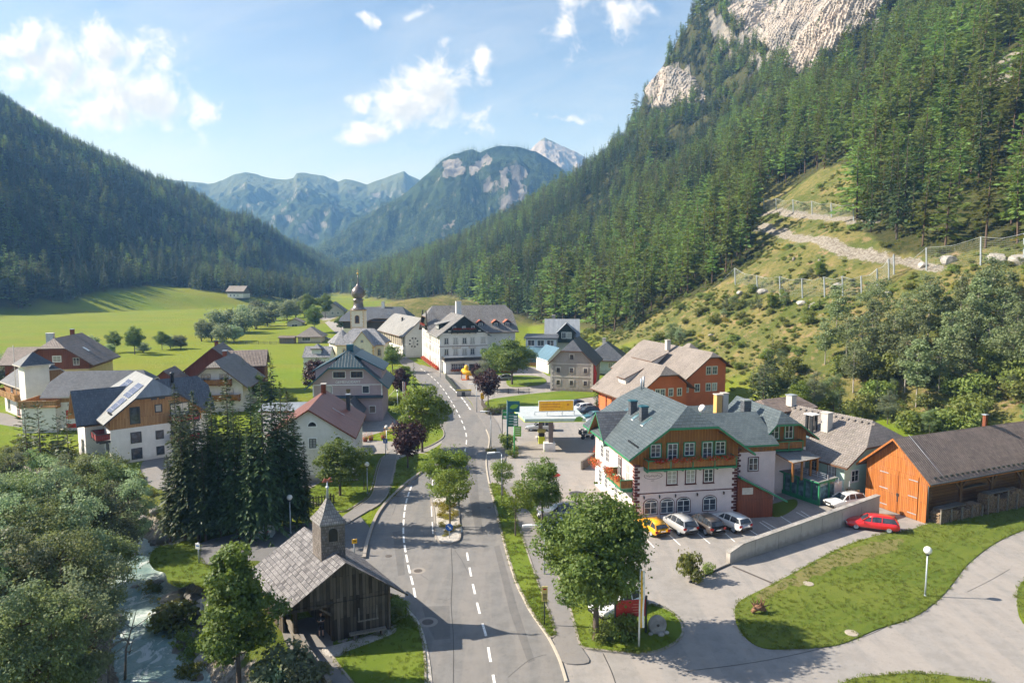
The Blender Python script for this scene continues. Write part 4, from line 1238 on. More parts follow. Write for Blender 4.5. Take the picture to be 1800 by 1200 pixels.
lawn([(700,775),(718,765),(745,756),(772,752),(780,760),(776,772),(745,788),(715,790)], 'lawn_lush')
lawn([(702,742),(715,722),(735,700),(745,690),(735,672),(715,668),(690,690),(676,715)], 'lawn_lush')
lawn([(850,716),(862,728),(895,720),(960,712),(1010,702),(1060,695),(1075,690),(1060,682),(960,690),(890,698),(858,704)], 'lawn_lush', .1,4, False)
lawn([(890,672),(900,680),(940,678),(960,672),(952,663),(920,660),(895,662)], 'lawn_lush', .1,4, False)
lawn([(262,985),(268,970),(282,960),(305,958),(330,952),(350,958),(352,985),(372,1000),(385,1022),(362,1034),(340,1024),(318,1032),(296,1022),(290,1006),(272,1000)], 'lawn', .05,3, False)
sheet('lawn', [(1345,902),(1350,890),(1395,878),(1400,890),(1370,908)],.10, M['lawn'],4,.12)
# traffic island
ISL = [(760,872),(763,900),(765,925),(766,945),(774,953),(790,956),(804,952),(809,943),(807,920),(804,895),(798,868)]
sheet('traffic_island', ISL, .13, M['gravel'],5,.15); kerb(ISL, .16,.17,5, True)
# walkway through the gate chapel
sheet('path', [(500,1100),(560,1085),(600,1115),(585,1128),(596,1150),(640,1215),(660,1260),(600,1260),(560,1200),(530,1160),(505,1135)],.06, M['asphalt_path'],3,.1)
sheet('gravel_strip', [(566,1143),(600,1133),(650,1118),(688,1103),(697,1108),(690,1116),(650,1132),(606,1148),(580,1156)],.125, M['gravel'],3,.1)
# petrol station slab
sheet('forecourt_slab', [(905,802),(915,780),(958,768),(1056,770),(1085,802),(1050,812),(980,808)],.016, M['concrete'],1,0, False)
# ------------------------------------------------------------------ painted markings
MK = MB()
def dash(a, b, w=.15, z=.020, mb=None):
 a = P(*a); b = P(*b); d = (b - a).normalized(); n = Vector((-d.y, d.x, 0)) * w / 2
 (mb or MK).add([(p.x, p.y, z) for p in (a + n, a - n, b - n, b + n)],[(0,1,2,3)])
def dashes(pts, n_on, n_off, w=.15, z=.020, end_skip=0):
 q = smooth_line(W2(pts),12); acc = 0; on = True; L = n_on; start = q[0]
 cur = q[0]; path = [cur]
 for p in q[1:]:
  while (p - cur).length > L - acc:
   cur = cur + (p - cur).normalized() * (L - acc); path.append(cur)
   if on:
    mb = MB(); ribbon_mb(mb, path, w, z - .002, z)
    MK.add(mb.v, [f for f in mb.f if all(abs(mb.v[i][2] - z) < 1e-6 for i in f)])
   on = not on; acc = 0; L = n_on if on else n_off; path = [cur]
  acc += (p - cur).length; cur = p; path.append(cur)
dashes([(872,1215),(862,1160),(855,1120),(847,1092),(840,1065),(833,1035),(828,1012),(824,990),(821,972),(818,950)],1.75,1.45,.17)
dashes([(730,1050),(726,1028),(719,1000),(714,975),(710,950),(709,925),(711,900),(715,878),(723,855),(727,846)],1.7,.55,.17)
dashes([(761,938),(759,905),(758,880),(760,850),(765,820)],3.2,1.6,.12)
dashes([(812,935),(808,910),(805,880),(806,850)],2.2,2.2,.12)
dashes([(806,850),(812,820),(818,790),(820,768),(815,748),(806,728),(795,708),(785,692),(776,680),(765,668),(750,655),(735,645)],2.6,2.2,.15)
dashes([(827,720),(818,707),(808,695),(797,684),(790,678)],2.6,1.0,.25)
# parking bays in front of the hotel
for a, b in [((1128,938),(1150,962)),((1170,934),(1196,958)),((1218,930),(1248,955)),((1262,926),(1292,952)),((1305,922),(1340,946)),((1340,915),(1378,936)),((1400,900),(1440,922)),((1330,918),(1362,938)),((1376,905),(1412,926))][:7]:
 dash(a, b, .11,.014)
for a, b in [((1335,917),(1362,935)),((1372,907),(1400,925)),((1408,898),(1430,912))]: dash(a, b, .11,.014)
structure(MK.obj('road_markings', M['marking']))
YE = MB()
e = smooth_line(W2([(p[0] - 1.5, p[1]) for p in RIGHT_EDGE[1:20]]),5); ribbon_mb(YE, e, .17,-.05,.10)
structure(YE.obj('kerb', m_plaster('pale_kerb', (.60,.54,.44),.2)))
e = smooth_line(W2([(753,1240),(753,1200),(750,1160),(745,1128),(738,1104),(728,1086),(712,1067)]),5)
def seam(pts, w=.05, z=.0175):
 mb = MB(); ribbon_mb(mb, smooth_line(W2(pts),5), w, z - .002, z); return mb
SM = MB()
for pts, w in [([(793,962),(795,1010),(793,1060),(797,1120),(797,1200)],.05),([(800,968),(812,985),(822,1005)],.035),([(720,868),(700,880),(690,905)],.03),([(770,1052),(785,1054),(794,1050)],.03),([(1200,1180),(1330,1163),(1440,1140),(1540,1110),(1640,1055)],.05),
    ([(893,1190),(930,1160),(960,1150)],.03),([(1060,1148),(1075,1180),(1085,1210)],.06),([(1700,1040),(1740,1020),(1775,1000)],.03),([(740,1010),(752,1018)],.04)]:
 q = seam(pts, w); SM.add(q.v, q.f)
MP = m_asphalt('repair_asphalt', (.150,.147,.143),.3, False)
for pts in ([(868,960),(878,958),(912,1075),(940,1160),(928,1165),(896,1075)],[(742,1066),(790,1064),(792,1122),(764,1124),(752,1100)],[(818,800),(836,800),(842,880),(850,940),(838,942),(826,880)],[(690,935),(706,932),(712,1010),(700,1012)]): sheet('repair_patch', pts, .0145, MP, 1,0, False)
structure(SM.obj('tar_seam', m_plain('tar', (.06,.058,.055),.6)))
# iron covers and joints
def cover(u, v, r, ring=True, z=.021, mat='manhole'):
 p = P(u, v); mb = MB()
 if ring: mb.lathe([(r * 1.75,-.03),(r * 1.75, z - .004),(r * 1.02, z - .003)],(p.x, p.y, 0),20,1, False)
 mb.lathe([(r, -.03),(r, z + .002)],(p.x, p.y, 0),18,0, False)
 o = mb.obj('manhole_cover', [M[mat], M['concrete']])
 return o
for (u, v, r, ring, lab) in [(735,1003,.36, True, 'Round iron manhole cover in a pale concrete ring near the centre dashes'),(752,1093,.42, True, 'Iron manhole cover in the lane beside the chapel lawn'),
        (683,977,.30, False, 'Small iron drain cover at the end of the long tree shadows'),(700,872,.28, False, 'Iron drain cover on the lane beside the footpath kerb'),
        (860,892,.25, False, 'Iron gully cover beside the pale kerb near the young trees')]:
 tag(cover(u, v, r, ring), lab, 'manhole cover', 'iron covers in the road')
for (u, v, r, z, lab) in [(1421,1027,.42,.10, 'Round concrete shaft lid in the lawn below the bare earth strip'),(1497,1114,.45,.10, 'Round concrete shaft lid at the lower edge of the lawn')]:
 p = P(u, v); mb = MB(); mb.lathe([(r, -.02),(r, z),(r * .9, z + .02)],(p.x, p.y, 0),20,0, False)
 tag(mb.obj('shaft_lid', m_plain('shaft_lid_concrete', (.34,.30,.24),.9)), lab, 'shaft lid', 'concrete lids in the lawn')
# drainage channel across the drive
mb = MB(); dash((1288,995),(1361,1026),.24,.018, mb)
structure(mb.obj('drain_channel', M['manhole']))
# worn earth strip along the drive
sheet('bare_earth', [(1330,1045),(1365,1028),(1425,996),(1482,968),(1560,950),(1590,952),(1560,972),(1500,990),(1430,1016),(1370,1040),(1345,1056)],.075, m_grass('worn_grass', (.17,.17,.05),(.22,.20,.08), dry=(.36,.31,.22), dryk=.75, sc=1.6),9, rag=.16)
# ------------------------------------------------------------------ mountain stream
def water_mat():
 m, t, b = newmat('stream_water')
 o = coords(t)
 a = t.noise(t.vmath('MULTIPLY', o, (1,.6,1)),.28,6,.6,.8); f = t.noise(t.vmath('MULTIPLY', o, (1.2,.8,1)),.75,9,.68,1.2)
 col = t.mix(t.ramp(a, .35,.65),(.20,.32,.31),(.40,.50,.47))
 fo = t.ramp(f, .51,.64)
 col = t.mix(t.math('MULTIPLY', fo, .75), col, (.66,.70,.70))
 t.set(b.inputs['Base Color'], col); t.set(b.inputs['Roughness'], t.math('MULTIPLY_ADD', fo, .35,.12)); b.inputs['Specular IOR Level'].default_value = .6
 bump(t, b, t.math('ADD', f, t.math('MULTIPLY', t.noise(o, 2.5,6,.7,.6),.6)),.22,1.0)
 return m
def water():
 q = smooth_line(RIVER, 10); mb = MB()
 n = 14
 for i, p in enumerate(q):
  d = (q[min(i + 1, len(q) - 1)] - q[max(i - 1,0)]).normalized(); nr = Vector((-d.y, d.x, 0))
  for k in range(n + 1):
   s = (k / n - .5) * 9.6
   x, y = p.x + nr.x * s, p.y + nr.y * s
   z = -2.62 + .16 * (float(fbm(np.array([x * .55]), np.array([y * .55]),4,4)[0]) - .5) * 2.2
   mb.v.append((x, y, z))
 for i in range(len(q) - 1):
  for k in range(n):
   mb.f.append([i * (n + 1) + k, i * (n + 1) + k + 1,(i + 1) * (n + 1) + k + 1,(i + 1) * (n + 1) + k]); mb.m.append(0); mb.sm.append(True)
 structure(mb.obj('water', water_mat(), recalc=False))
water()
# ------------------------------------------------------------------ building kit
WIN_CACHE = {}
def win_meshes(w, h, trim='white_frame', tw=.10, frame='white_frame', mull=(1,1), glass='glass', arch=0.0, sill=None):
 key = (round(w, 2), round(h, 2), trim, tw, frame, mull, glass, arch, sill)
 if key in WIN_CACHE: return WIN_CACHE[key]
 mb = MB(); mats = [M[trim] if trim else M[frame], M[frame], M[sill or trim or frame]]
 def outline(x, z, e):
  if not arch: return [(-x - e, -e),(x + e, -e),(x + e, z + e),(-x - e, z + e)]
  pts = [(-x - e, -e),(x + e, -e)]
  for k in range(9):
   a = math.pi * k / 8; pts.append(((x + e) * math.cos(a), z - arch + (arch + e) * math.sin(a)))
  return pts
 def ring(o, i, y0, y1, m):
  n = len(o)
  for k in range(n):
   a, b, c, d = o[k], o[(k + 1) % n], i[(k + 1) % n], i[k]
   mb.add([(a[0], y1, a[1]),(b[0], y1, b[1]),(c[0], y1, c[1]),(d[0], y1, d[1])],[(0,1,2,3)], m)
   mb.add([(a[0], y0, a[1]),(b[0], y0, b[1]),(b[0], y1, b[1]),(a[0], y1, a[1])],[(0,1,2,3)], m)
   mb.add([(c[0], y0, c[1]),(d[0], y0, d[1]),(d[0], y1, d[1]),(c[0], y1, c[1])],[(0,1,2,3)], m)
 if trim and tw > 0: ring(outline(w / 2, h, tw), outline(w / 2, h, 0),.004,-.055,0)
 fw = min(.075, w * .09)
 ring(outline(w / 2, h, 0), outline(w / 2, h, -fw),.004,-.035,1)
 hz = h - arch * .75
 if arch: mb.box((-w / 2 + fw, -.034, hz - .05),(w / 2 - fw, .004, hz + .02),1)
 for k in range(1, mull[0] + 1):
  x = -w / 2 + w * k / (mull[0] + 1); t = .038 if (mull[0] % 2 and k == (mull[0] + 1) // 2) else .018
  mb.box((x - t, -.033, fw),(x + t, .004, hz - .03))
  mb.m[-6:] = [1] * 6
 for k in range(1, mull[1] + 1):
  z = fw + (hz - fw) * k / (mull[1] + 1)
  mb.box((-w / 2 + fw, -.031, z - .018),(w / 2 - fw, .004, z + .018)); mb.m[-6:] = [1] * 6
 if sill is not None: mb.box((-w / 2 - tw - .04,-.14,-tw - .05),(w / 2 + tw + .04,.004,-tw + .0),2)
 fr = mb.mesh('window', mats)
 pb = MB(); o = outline(w / 2, h, -fw * .6)
 pb.prism([(x, -.012, z) for x, z in o],(0,.02,0))
 pn = pb.mesh('pane', [M[glass]])
 WIN_CACHE[key] = (fr, pn)
 return fr, pn
FACE = {'F': 0.0, 'L': -math.pi / 2, 'R': math.pi / 2, 'B': math.pi}
class House:
 def __init__(s, name, label, loc, rot_deg, cat='house', group=None, shear=0.0, wall_t=None):
  s.root = thing(name, label, cat, (loc[0], loc[1], loc[2] if len(loc) > 2 else 0), R(rot_deg), group); s.shear = shear
 def _map(s, x0, y0, axis):
  sh = s.shear
  if axis == 'y': return lambda a, b, z: (x0 + a - sh * (y0 + b), y0 + b, z)
  return lambda a, b, z: (x0 + b - sh * (y0 + a), y0 + a, z)
 def block(s, x0, y0, W, D, hr, heL, heR=None, ra=None, axis='y', oe=.7, og=.7, hf=0.0, hb=0.0, roof='roof', rim=None, t=.22, bands=(('wall', 0,99, 'white'),), khip=1.1,
    soffit='brown_wood', name_roof='roof', z0=-.4, walls=True):
  """W across (x), D deep (y); axis = direction of the ridge. heights: ridge hr, eaves at the walls heL / heR"""
  span, length = (W, D) if axis == 'y' else (D, W)
  heR = heL if heR is None else heR; ra = span / 2 if ra is None else ra
  mp = s._map(x0, y0, axis)
  kL = (hr - heL) / ra; kR = (hr - heR) / (span - ra)
  zL = heL - kL * oe; zR = heR - kR * oe
  def end(hf_, b, sg):
   zh = hr - hf_ * (hr - max(zL, zR)); hd = (hr - zh) / khip
   return zh, ra - (hr - zh) / kL, ra + (hr - zh) / kR, b + sg * hd
  zf, flx, frx, rb0 = end(hf, -og, 1); zb, blx, brx, rb1 = end(hb, length + og, -1)
  V = [(-oe, -og, zL),(span + oe, -og, zR),(span + oe, length + og, zR),(-oe, length + og, zL),(ra, rb0, hr),(ra, rb1, hr)]
  left = [0]; right = [1]
  polys = []
  if hf > 0:
   V += [(flx, -og, zf),(frx, -og, zf)]; polys.append([len(V) - 2, len(V) - 1,4]); left.append(len(V) - 2); right.append(len(V) - 1)
  left += [4,5]; right += [4,5]
  if hb > 0:
   V += [(blx, length + og, zb),(brx, length + og, zb)]; polys.append([len(V) - 2, len(V) - 1,5]); left.append(len(V) - 2); right.append(len(V) - 1)
  left.append(3); right.append(2)
  polys += [left, right]
  mb = MB(); mb.slab([mp(*q) for q in V], polys, t, 0,1,2)
  ro = mb.obj(name_roof, [M[roof], M[rim or 'brown_wood'], M[soffit]], s.root)
  # gutter-like lower edge boards
  if walls:
   tt = t * .8
   def top(a, zc): return min(heL + kL * a if a <= ra else hr - kR * (a - ra), zc) - tt
   def outline(zc):
    xs = sorted(set([0, span, ra] + [c for c in (ra - max(0, hr - zc) / kL, ra + max(0, hr - zc) / kR) if 0 < c < span]))
    return [(0, z0),(span, z0)] + [(x, top(x, zc)) for x in reversed(xs)]
   def clip(pts, lo, hi):
    def half(pts, z, keep_above):
     out = []
     for i in range(len(pts)):
      p, q = pts[i], pts[(i + 1) % len(pts)]
      ip = (p[1] >= z) == keep_above or p[1] == z; iq = (q[1] >= z) == keep_above or q[1] == z
      if ip: out.append(p)
      if ip != iq and abs(q[1] - p[1]) > 1e-9:
       f = (z - p[1]) / (q[1] - p[1]); out.append((p[0] + f * (q[0] - p[0]), z))
     return out
    pts = half(pts, lo, True)
    return half(pts, hi, False) if pts else pts
   of = outline(zf + khip * og if hf else hr + 9); ob = outline(zb + khip * og if hb else hr + 9)
   for (nm, lo, hi, mt) in bands:
    w = MB(); lo = z0 if lo <= 0 else lo
    for o, b in ((of, 0),(ob, length)):
     c = clip(o, lo, hi)
     if len(c) > 2: w.poly([mp(a, b, z) for a, z in c])
    for a, he in ((0, heL - tt),(span, heR - tt)):
     hh = min(hi, he)
     if hh > lo: w.poly([mp(a, 0, lo), mp(a, length, lo), mp(a, length, hh), mp(a, 0, hh)])
    one = [w]
    if lo >= max(heL, heR) - tt and len(w.f) == 2:      # only the two gable ends are left: a part each
     one = [MB().poly([w.v[i] for i in f]) for f in w.f]
    for w in one:
     if not w.f: continue
     me = w.mesh(nm, [M[mt]], True)
     # look outwards
     o_ = child(nm, me, s.root)
     cen = Vector(mp(span / 2, length / 2,(lo + min(hi, hr)) / 2))
     bm = bmesh.new(); bm.from_mesh(me)
     for f in bm.faces:
      if f.normal.dot(f.calc_center_median() - cen) < 0: f.normal_flip()
     bm.to_mesh(me); bm.free()
  return ro
 def win(s, face, at, plane, z, w, h, **kw):
  """at = position along the face (house x or y), plane = the wall's own y or x"""
  fr, pn = win_meshes(w, h, **kw)
  loc = (at, plane, z) if face in 'FB' else (plane, at, z)
  if s.shear: loc = (loc[0] - s.shear * loc[1], loc[1], loc[2])
  o = child('window', fr, s.root, loc, FACE[face]); child('pane', pn, o)
  return o
 def rows(s, face, plane, xs, z, w, h, **kw):
  for x in xs: s.win(face, x, plane, z, w, h, **kw)
 def part(s, name, mb, mats, parent=None):
  if s.shear: mb.v = [(x - s.shear * y, y, z) for x, y, z in mb.v]
  return mb.obj(name, mats, parent or s.root)
 def chimney(s, x, y, z0, z1, w=.6, d=.6, mat='plaster_grey', cap='concrete', name='chimney'):
  mb = MB(); mb.box((x - w / 2, y - d / 2, z0),(x + w / 2, y + d / 2, z1)); mb.box((x - w / 2 - .08, y - d / 2 - .08, z1 + .003),(x + w / 2 + .08, y + d / 2 + .08, z1 + .12),1)
  return s.part(name, mb, [M[mat], M[cap]])
 def balcony(s, face, a0, a1, plane, z, depth=1.1, rail='board_honey', cap='green_trim', flowers=None, rh=.95):
  g = (lambda a, o, zz: (a, plane - o, zz)) if face == 'F' else (lambda a, o, zz: (plane - o, a, zz)) if face == 'L' else (lambda a, o, zz: (plane + o, a, zz))
  def bx(mb, a0, o0, z0, a1, o1, z1, m=0): mb.box(g(a0, o0, z0), g(a1, o1, z1), m)
  mb = MB()
  bx(mb, a0,.003, z - .16, a1, depth, z, 0)
  for k in range(max(2, int((a1 - a0) / 1.6)) + 1):
   a = a0 + .1 + (a1 - a0 - .2) * k / max(2, int((a1 - a0) / 1.6)); bx(mb, a - .07,.003, z - .34, a + .07, depth * .8, z - .163,0)
  b = s.part('balcony', mb, [M[cap]])
  rm = MB(); bx(rm, a0 + .05, depth - .05, z + .10, a1 - .05, depth - .01, z + rh - .1)
  bx(rm, a0 + .01,.02, z + .10, a0 + .05, depth - .02, z + rh - .1); bx(rm, a1 - .05,.02, z + .10, a1 - .01, depth - .02, z + rh - .1)
  r = s.part('railing', rm, [M[rail]], b)
  cp = MB(); bx(cp, a0 - .03, depth - .09, z + rh - .09, a1 + .03, depth + .05, z + rh); bx(cp, a0 - .03,.0, z + rh - .09, a0 + .08, depth - .093, z + rh - .003); bx(cp, a1 - .08,.0, z + rh - .09, a1 + .03, depth - .093, z + rh - .003)
  n = max(2, int((a1 - a0) / 2.0))
  for k in range(n + 1):
   a = a0 + .06 + (a1 - a0 - .12) * k / n; bx(cp, a - .05, depth - .003, z - .12, a + .05, depth + .04, z + rh - .09)
  s.part('handrail', cp, [M[cap]], b)
  if flowers:
   for (f0, f1) in flowers:
    p0, p1 = Vector(g(f0, depth + .12, z + rh + .02)), Vector(g(f1, depth + .12, z + rh + .02))
    o = child('flower_box', flowers_mesh(p0, p1), b)
  return b
def flowers_mesh(p0, p1, r=.24, dens=260, mats=('leaf_flower', 'bush'), seed=3, leaf=.10):
 g = np.random.default_rng(seed + int(abs(p0[0] * 10))); L = (p1 - p0).length; n = int(dens * max(L, .5))
 t = g.random(n); c = np.array(p0)[None] * (1 - t)[:, None] + np.array(p1)[None] * t[:, None]
 c = c + g.normal(size=(n, 3)) * np.array([r * .5, r * .5, r * .48]) + np.array([0,0,-.05])
 N = unit(g.normal(size=(n, 3))); a = unit(np.cross(N, unit(g.normal(size=(n, 3))))); b = np.cross(N, a)
 Ls = leaf * g.uniform(.7,1.5, n)
 me = quadmesh('flower_box', kites(c, a, b, Ls, Ls * .9, g), M[mats[0]]); me.materials.append(M[mats[1]])
 me.polygons.foreach_set('material_index', (g.random(n) < .30).astype(np.int32))
 return me
# wall and roof finishes
M['white'] = m_plaster('white_render', (.76,.74,.70),.2)
M['pink'] = m_plaster('pale_pink_render', (.70,.60,.585),.16)
M['mauve'] = m_plaster('mauve_render', (.43,.335,.345),.2)
M['cream'] = m_plaster('cream_render', (.74,.68,.54),.2)
M['ochre'] = m_plaster('ochre_render', (.58,.36,.13),.15)
M['orange'] = m_plaster('orange_render', (.62,.165,.06),.15)
M['mint'] = m_plaster('mint_render', (.50,.66,.56),.15)
M['plaster_grey'] = m_plaster('grey_render', (.33,.30,.275),.5)
M['plaster_pale'] = m_plaster('pale_grey_render', (.52,.49,.45),.4)
M['yellow_wall'] = m_plaster('yellow_render', (.66,.52,.26),.2)
M['blue_wall'] = m_plaster('pale_blue_render', (.52,.60,.66),.2)
M['board_honey'] = m_boards('honey_boards', (.27,.115,.028),(.40,.185,.05),.15)
M['board_light'] = m_boards('larch_boards', (.36,.19,.075),(.50,.29,.125),.17)
M['board_orange'] = m_boards('orange_barn_boards', (.36,.115,.024),(.50,.185,.046),.2, grey=.05)
M['board_red'] = m_boards('red_brown_boards', (.18,.05,.022),(.25,.075,.035),.18)
M['board_old'] = m_boards('weathered_boards', (.022,.015,.010),(.165,.135,.105),.22,3.0, grey=.12)
M['board_grey'] = m_boards('grey_boards', (.16,.14,.12),(.24,.21,.18),.2)
M['board_gate'] = m_boards('dark_gable_boards', (.022,.034,.028),(.04,.055,.045),.18)
M['log'] = m_boards('log_wall', (.20,.095,.035),(.33,.175,.07),.34,7.0, vertical=False)
M['slate_blue'] = m_roof('blue_grey_slates', (.062,.082,.090),(.100,.124,.132),.42,.34,.014, rough=.5, bumpd=.03)
M['slate_dark'] = m_roof('dark_slates', (.060,.068,.080),(.105,.115,.130),.4,.32,.014, rough=.5)
M['tile_dark'] = m_roof('dark_pan_tiles', (.075,.085,.10),(.12,.132,.15),.32,.40,.012, rough=.35, wave=.5, bumpd=.05, spec=.5)
M['tile_brown'] = m_roof('brown_pan_tiles', (.13,.10,.086),(.22,.175,.15),.30,.36,.010, rough=.6, wave=.6, bumpd=.05)
M['tile_grey'] = m_roof('grey_brown_tiles', (.185,.163,.147),(.27,.24,.215),.30,.36,.012, rough=.65, wave=.5, bumpd=.045, moss=(.14,.14,.09), mossk=.3)
M['shingle_old'] = m_roof('weathered_shingles', (.066,.063,.066),(.25,.24,.24),.21,.31,.012, rough=.9, bumpd=.06, streak=.35)
M['shingle_tan'] = m_roof('larch_shingles', (.19,.165,.147),(.275,.243,.217),.12,.24,.006, rough=.9, bumpd=.02, streak=.4)
M['shingle_grey'] = m_roof('grey_shingles', (.135,.132,.132),(.235,.23,.225),.16,.34,.010, rough=.85, bumpd=.03, streak=.4, moss=(.12,.10,.085), mossk=.5)
M['shingle_church'] = m_roof('spotted_church_shingles', (.12,.125,.14),(.36,.36,.37),.22,.26,.010, rough=.8, bumpd=.03)
M['roof_pale'] = m_roof('pale_grey_roof', (.205,.205,.20),(.265,.265,.26),.2,.5,.008, rough=.85, streak=.3)
M['seam_red'] = m_seam('red_brown_sheet_roof', (.165,.060,.045),.42,.45)
M['seam_teal'] = m_seam('blue_green_sheet_roof', (.038,.068,.084),.5,.4)
M['seam_grey'] = m_seam('grey_sheet_roof', (.23,.255,.285),.6,.45)
M['seam_silver'] = m_seam('silver_sheet_roof', (.25,.26,.26),.33,.38,.2)
M['seam_blue'] = m_seam('blue_sheet_roof', (.095,.18,.24),.5,.4)
M['solar'] = None
def solar_mat():
 m, t, b = newmat('solar_cells')
 uv = coords(t, 'UV'); br = t.n('ShaderNodeTexBrick', offset=0.0); t.set(br.inputs['Vector'], uv)
 br.inputs['Scale'].default_value = 1; br.inputs['Mortar Size'].default_value = .02; br.inputs['Brick Width'].default_value = .55; br.inputs['Row Height'].default_value = 1.0
 br.inputs['Color1'].default_value = (.11,.14,.22,1); br.inputs['Color2'].default_value = (.14,.17,.26,1); br.inputs['Mortar'].default_value = (.55,.56,.58,1)
 t.set(b.inputs['Base Color'], br.outputs[0]); b.inputs['Roughness'].default_value = .12
 return m
M['solar'] = solar_mat()
# ================================================================== HOTEL (pink, green trim)
def hotel():
 h = House('hotel', 'Pink hotel with blue slate roof, green-edged gable and red geraniums on its balcony', P(1114,922),10.1, 'hotel')
 D = 13.2
 h.block(0,0,11.05, D, 11.9,7.95, oe=1.15, og=1.5, hf=.38, hb=.35, roof='slate_blue', rim='green_trim', soffit='board_honey', t=.24,
   bands=(('wall', 0,5.9, 'pink'),('timber_wall', 5.9,99, 'board_honey')))
 # cross gable towards the road
 h.block(-.02,6.6,5.6,5.0,9.75,7.3, axis='x', oe=.55, og=1.3, roof='slate_dark', rim='green_trim', soffit='board_honey', name_roof='cross_gable_roof', bands=(('gable_wall', 6.0,99, 'board_honey'),), z0=6.0)
 # windows: upper floor green framed, first floor maroon, ground floor arched
 for x in (2.15,3.95,5.75,7.7,9.1): h.win('F', x, -.0,6.85 if x not in (3.95,7.7) else 6.3,1.05,1.3 if x not in (3.95,7.7) else 1.85, trim='green_trim', tw=.12, mull=(1,2))
 for x in (3.95,5.95,7.9): h.win('F', x, -.0,4.0,1.0,1.35, trim='dark_trim', tw=.10, mull=(1,2), sill='dark_trim')
 for x in (1.75,3.5,5.25,8.1): h.win('F', x, -.0,1.0,1.42,1.55, trim='dark_trim', tw=.07, mull=(1,1), arch=.42)
 h.balcony('F', .9,10.35,-.0,5.88,1.2, flowers=[(1.5,2.9),(3.4,4.9),(5.2,6.6),(7.0,8.4),(8.8,10.0)])
 mb = MB(); mb.box((.02,-.035,3.1),(11.03,.0,3.2)); h.part('string_course', mb, [M['dark_trim']])
 for x, sx in ((0,1),(11.05,-1)):
  q = MB()
  for k in range(20):
   z = .1 + k * .305; w = .55 if k % 2 else .32
   q.box((x - .03 * sx, -.04, z),(x + w * sx, .01, z + .24))
   if sx > 0: q.box((x - .035,.012, z),(x + .01, w, z + .24))
  h.part('quoin', q, [M['dark_trim']])
 # lanterns
 for x in (1.0,2.65,4.35,6.7,9.6):
  mb = MB(); mb.box((x - .05,-.16,2.86),(x + .05,.0,2.92)); mb.lathe([(.05,2.62),(.085,2.84),(.02,2.93)],(x, -.13,0),6)
  h.part('wall_lantern', mb, [M['black']])
 # oval hotel emblem painted on the wall: ring, three stars and a script line
 mb = MB(); n = 40; cx, cz = 1.95,4.95
 for k in range(n):
  a0, a1 = 2 * math.pi * k / n, 2 * math.pi * (k + 1) / n
  if 1.75 < a0 < 2.6: continue
  pts = [(cx + rx * math.cos(a),-.012, cz + rz * math.sin(a)) for rx, rz, a in ((.98,.36, a0),(.98,.36, a1),(.93,.325, a1),(.93,.325, a0))]
  mb.poly(pts)
 for sx in (-.6,-.42,-.24):
  st = [(cx + sx + (.075 if k % 2 == 0 else .03) * math.sin(math.pi * k / 5),-.012, cz + .40 + .10 * (sx + .6) + (.075 if k % 2 == 0 else .03) * math.cos(math.pi * k / 5)) for k in range(10)]
  mb.poly(st[::-1])
 for k in range(26):                                     # the script is not readable in the photograph: a running pen stroke
  x = cx - .75 + k * .058; z = cz - .02 + .09 * math.sin(k * 1.9) + .05 * math.sin(k * .7); x2 = x + .058; z2 = cz - .02 + .09 * math.sin((k + 1) * 1.9) + .05 * math.sin((k + 1) * .7)
  mb.beam((x, -.012, z),(x2,-.012, z2),.012,.035, up=(0,1,0))
 mb.box((cx - .25,-.014, cz - .52),(cx + .12,-.008, cz - .48))
 h.part('emblem', mb, [M['dark_trim']])
 # side towards the road
 for y, z in ((8.6,4.1),(10.6,4.1),(9.0,1.0),(11.2,1.0),(5.5,1.0),(3.4,1.0)): h.win('L', y, -.0, z, 1.1,1.5, trim='white_frame', tw=.08, mull=(1,2))
 for y in (8.2,9.9): h.win('L', y, -.03,7.0,.9,1.0, trim='green_trim', tw=.08)
 h.win('L', 4.4,-.0,3.75,1.0,2.0, trim='dark_trim', tw=.1, glass='glass_dark'); h.win('L', 1.9,-.0,3.75,1.0,2.0, trim='white_frame', tw=.08)
 h.balcony('L', .5,5.2,-.0,3.55,1.25, flowers=[(.7,2.0),(3.2,4.9)])
 fm = child('flower_box', flowers_mesh(Vector((-1.2,8.2,4.1)), Vector((-1.2,10.4,3.9)),.5,420,('flower_orange', 'bush')), h.root)
 fm2 = child('flower_box', flowers_mesh(Vector((-1.35,3.0,4.6)), Vector((-1.35,4.6,4.4)),.45,420,('flower_orange', 'bush')), h.root)
 # roof furniture on the lit slope
 for y, z in ((4.6,9.3),(7.9,9.4)):
  x = 2.6; h.chimney(x, y, 9.0,11.05,.75,.75, 'slate_dark', 'teal_trim')
 for y in (3.3,6.2,9.4):
  mb = MB(); k = (11.9 - 7.95) / 5.525; za, zb = 7.95 + k * 1.9,7.95 + k * 3.0
  mb.slab([(1.9, y - .28, za + .10),(1.9, y + .28, za + .10),(3.0, y + .28, zb + .10),(3.0, y - .28, zb + .10)],[[0,1,2,3]],.12,0,1)
  h.part('skylight', mb, [M['glass_teal'], M['white_paint']])
 sg = MB()
 for k in range(7):
  y = -.6 + k * .42; sg.box((.0, y, 8.02),(.12, y + .22,8.22))
 h.part('snow_guard', sg, [M['dark_metal']])
 # beam ends under the gable
 for x in (2.2,9.0):
  mb = MB(); mb.beam((x, -1.3,9.2),(x, .0,9.2),.2,.24); h.part('beam_end', mb, [M['brown_wood']])
 # lean-to on the far side
 an = MB(); an.prism([(11.06,-.3,-.2),(15.0,-.3,-.2),(15.0,-.3,2.25),(11.06,-.3,4.3)],(0,3.0,0)); h.part('shed_wall', an, [M['board_red']])
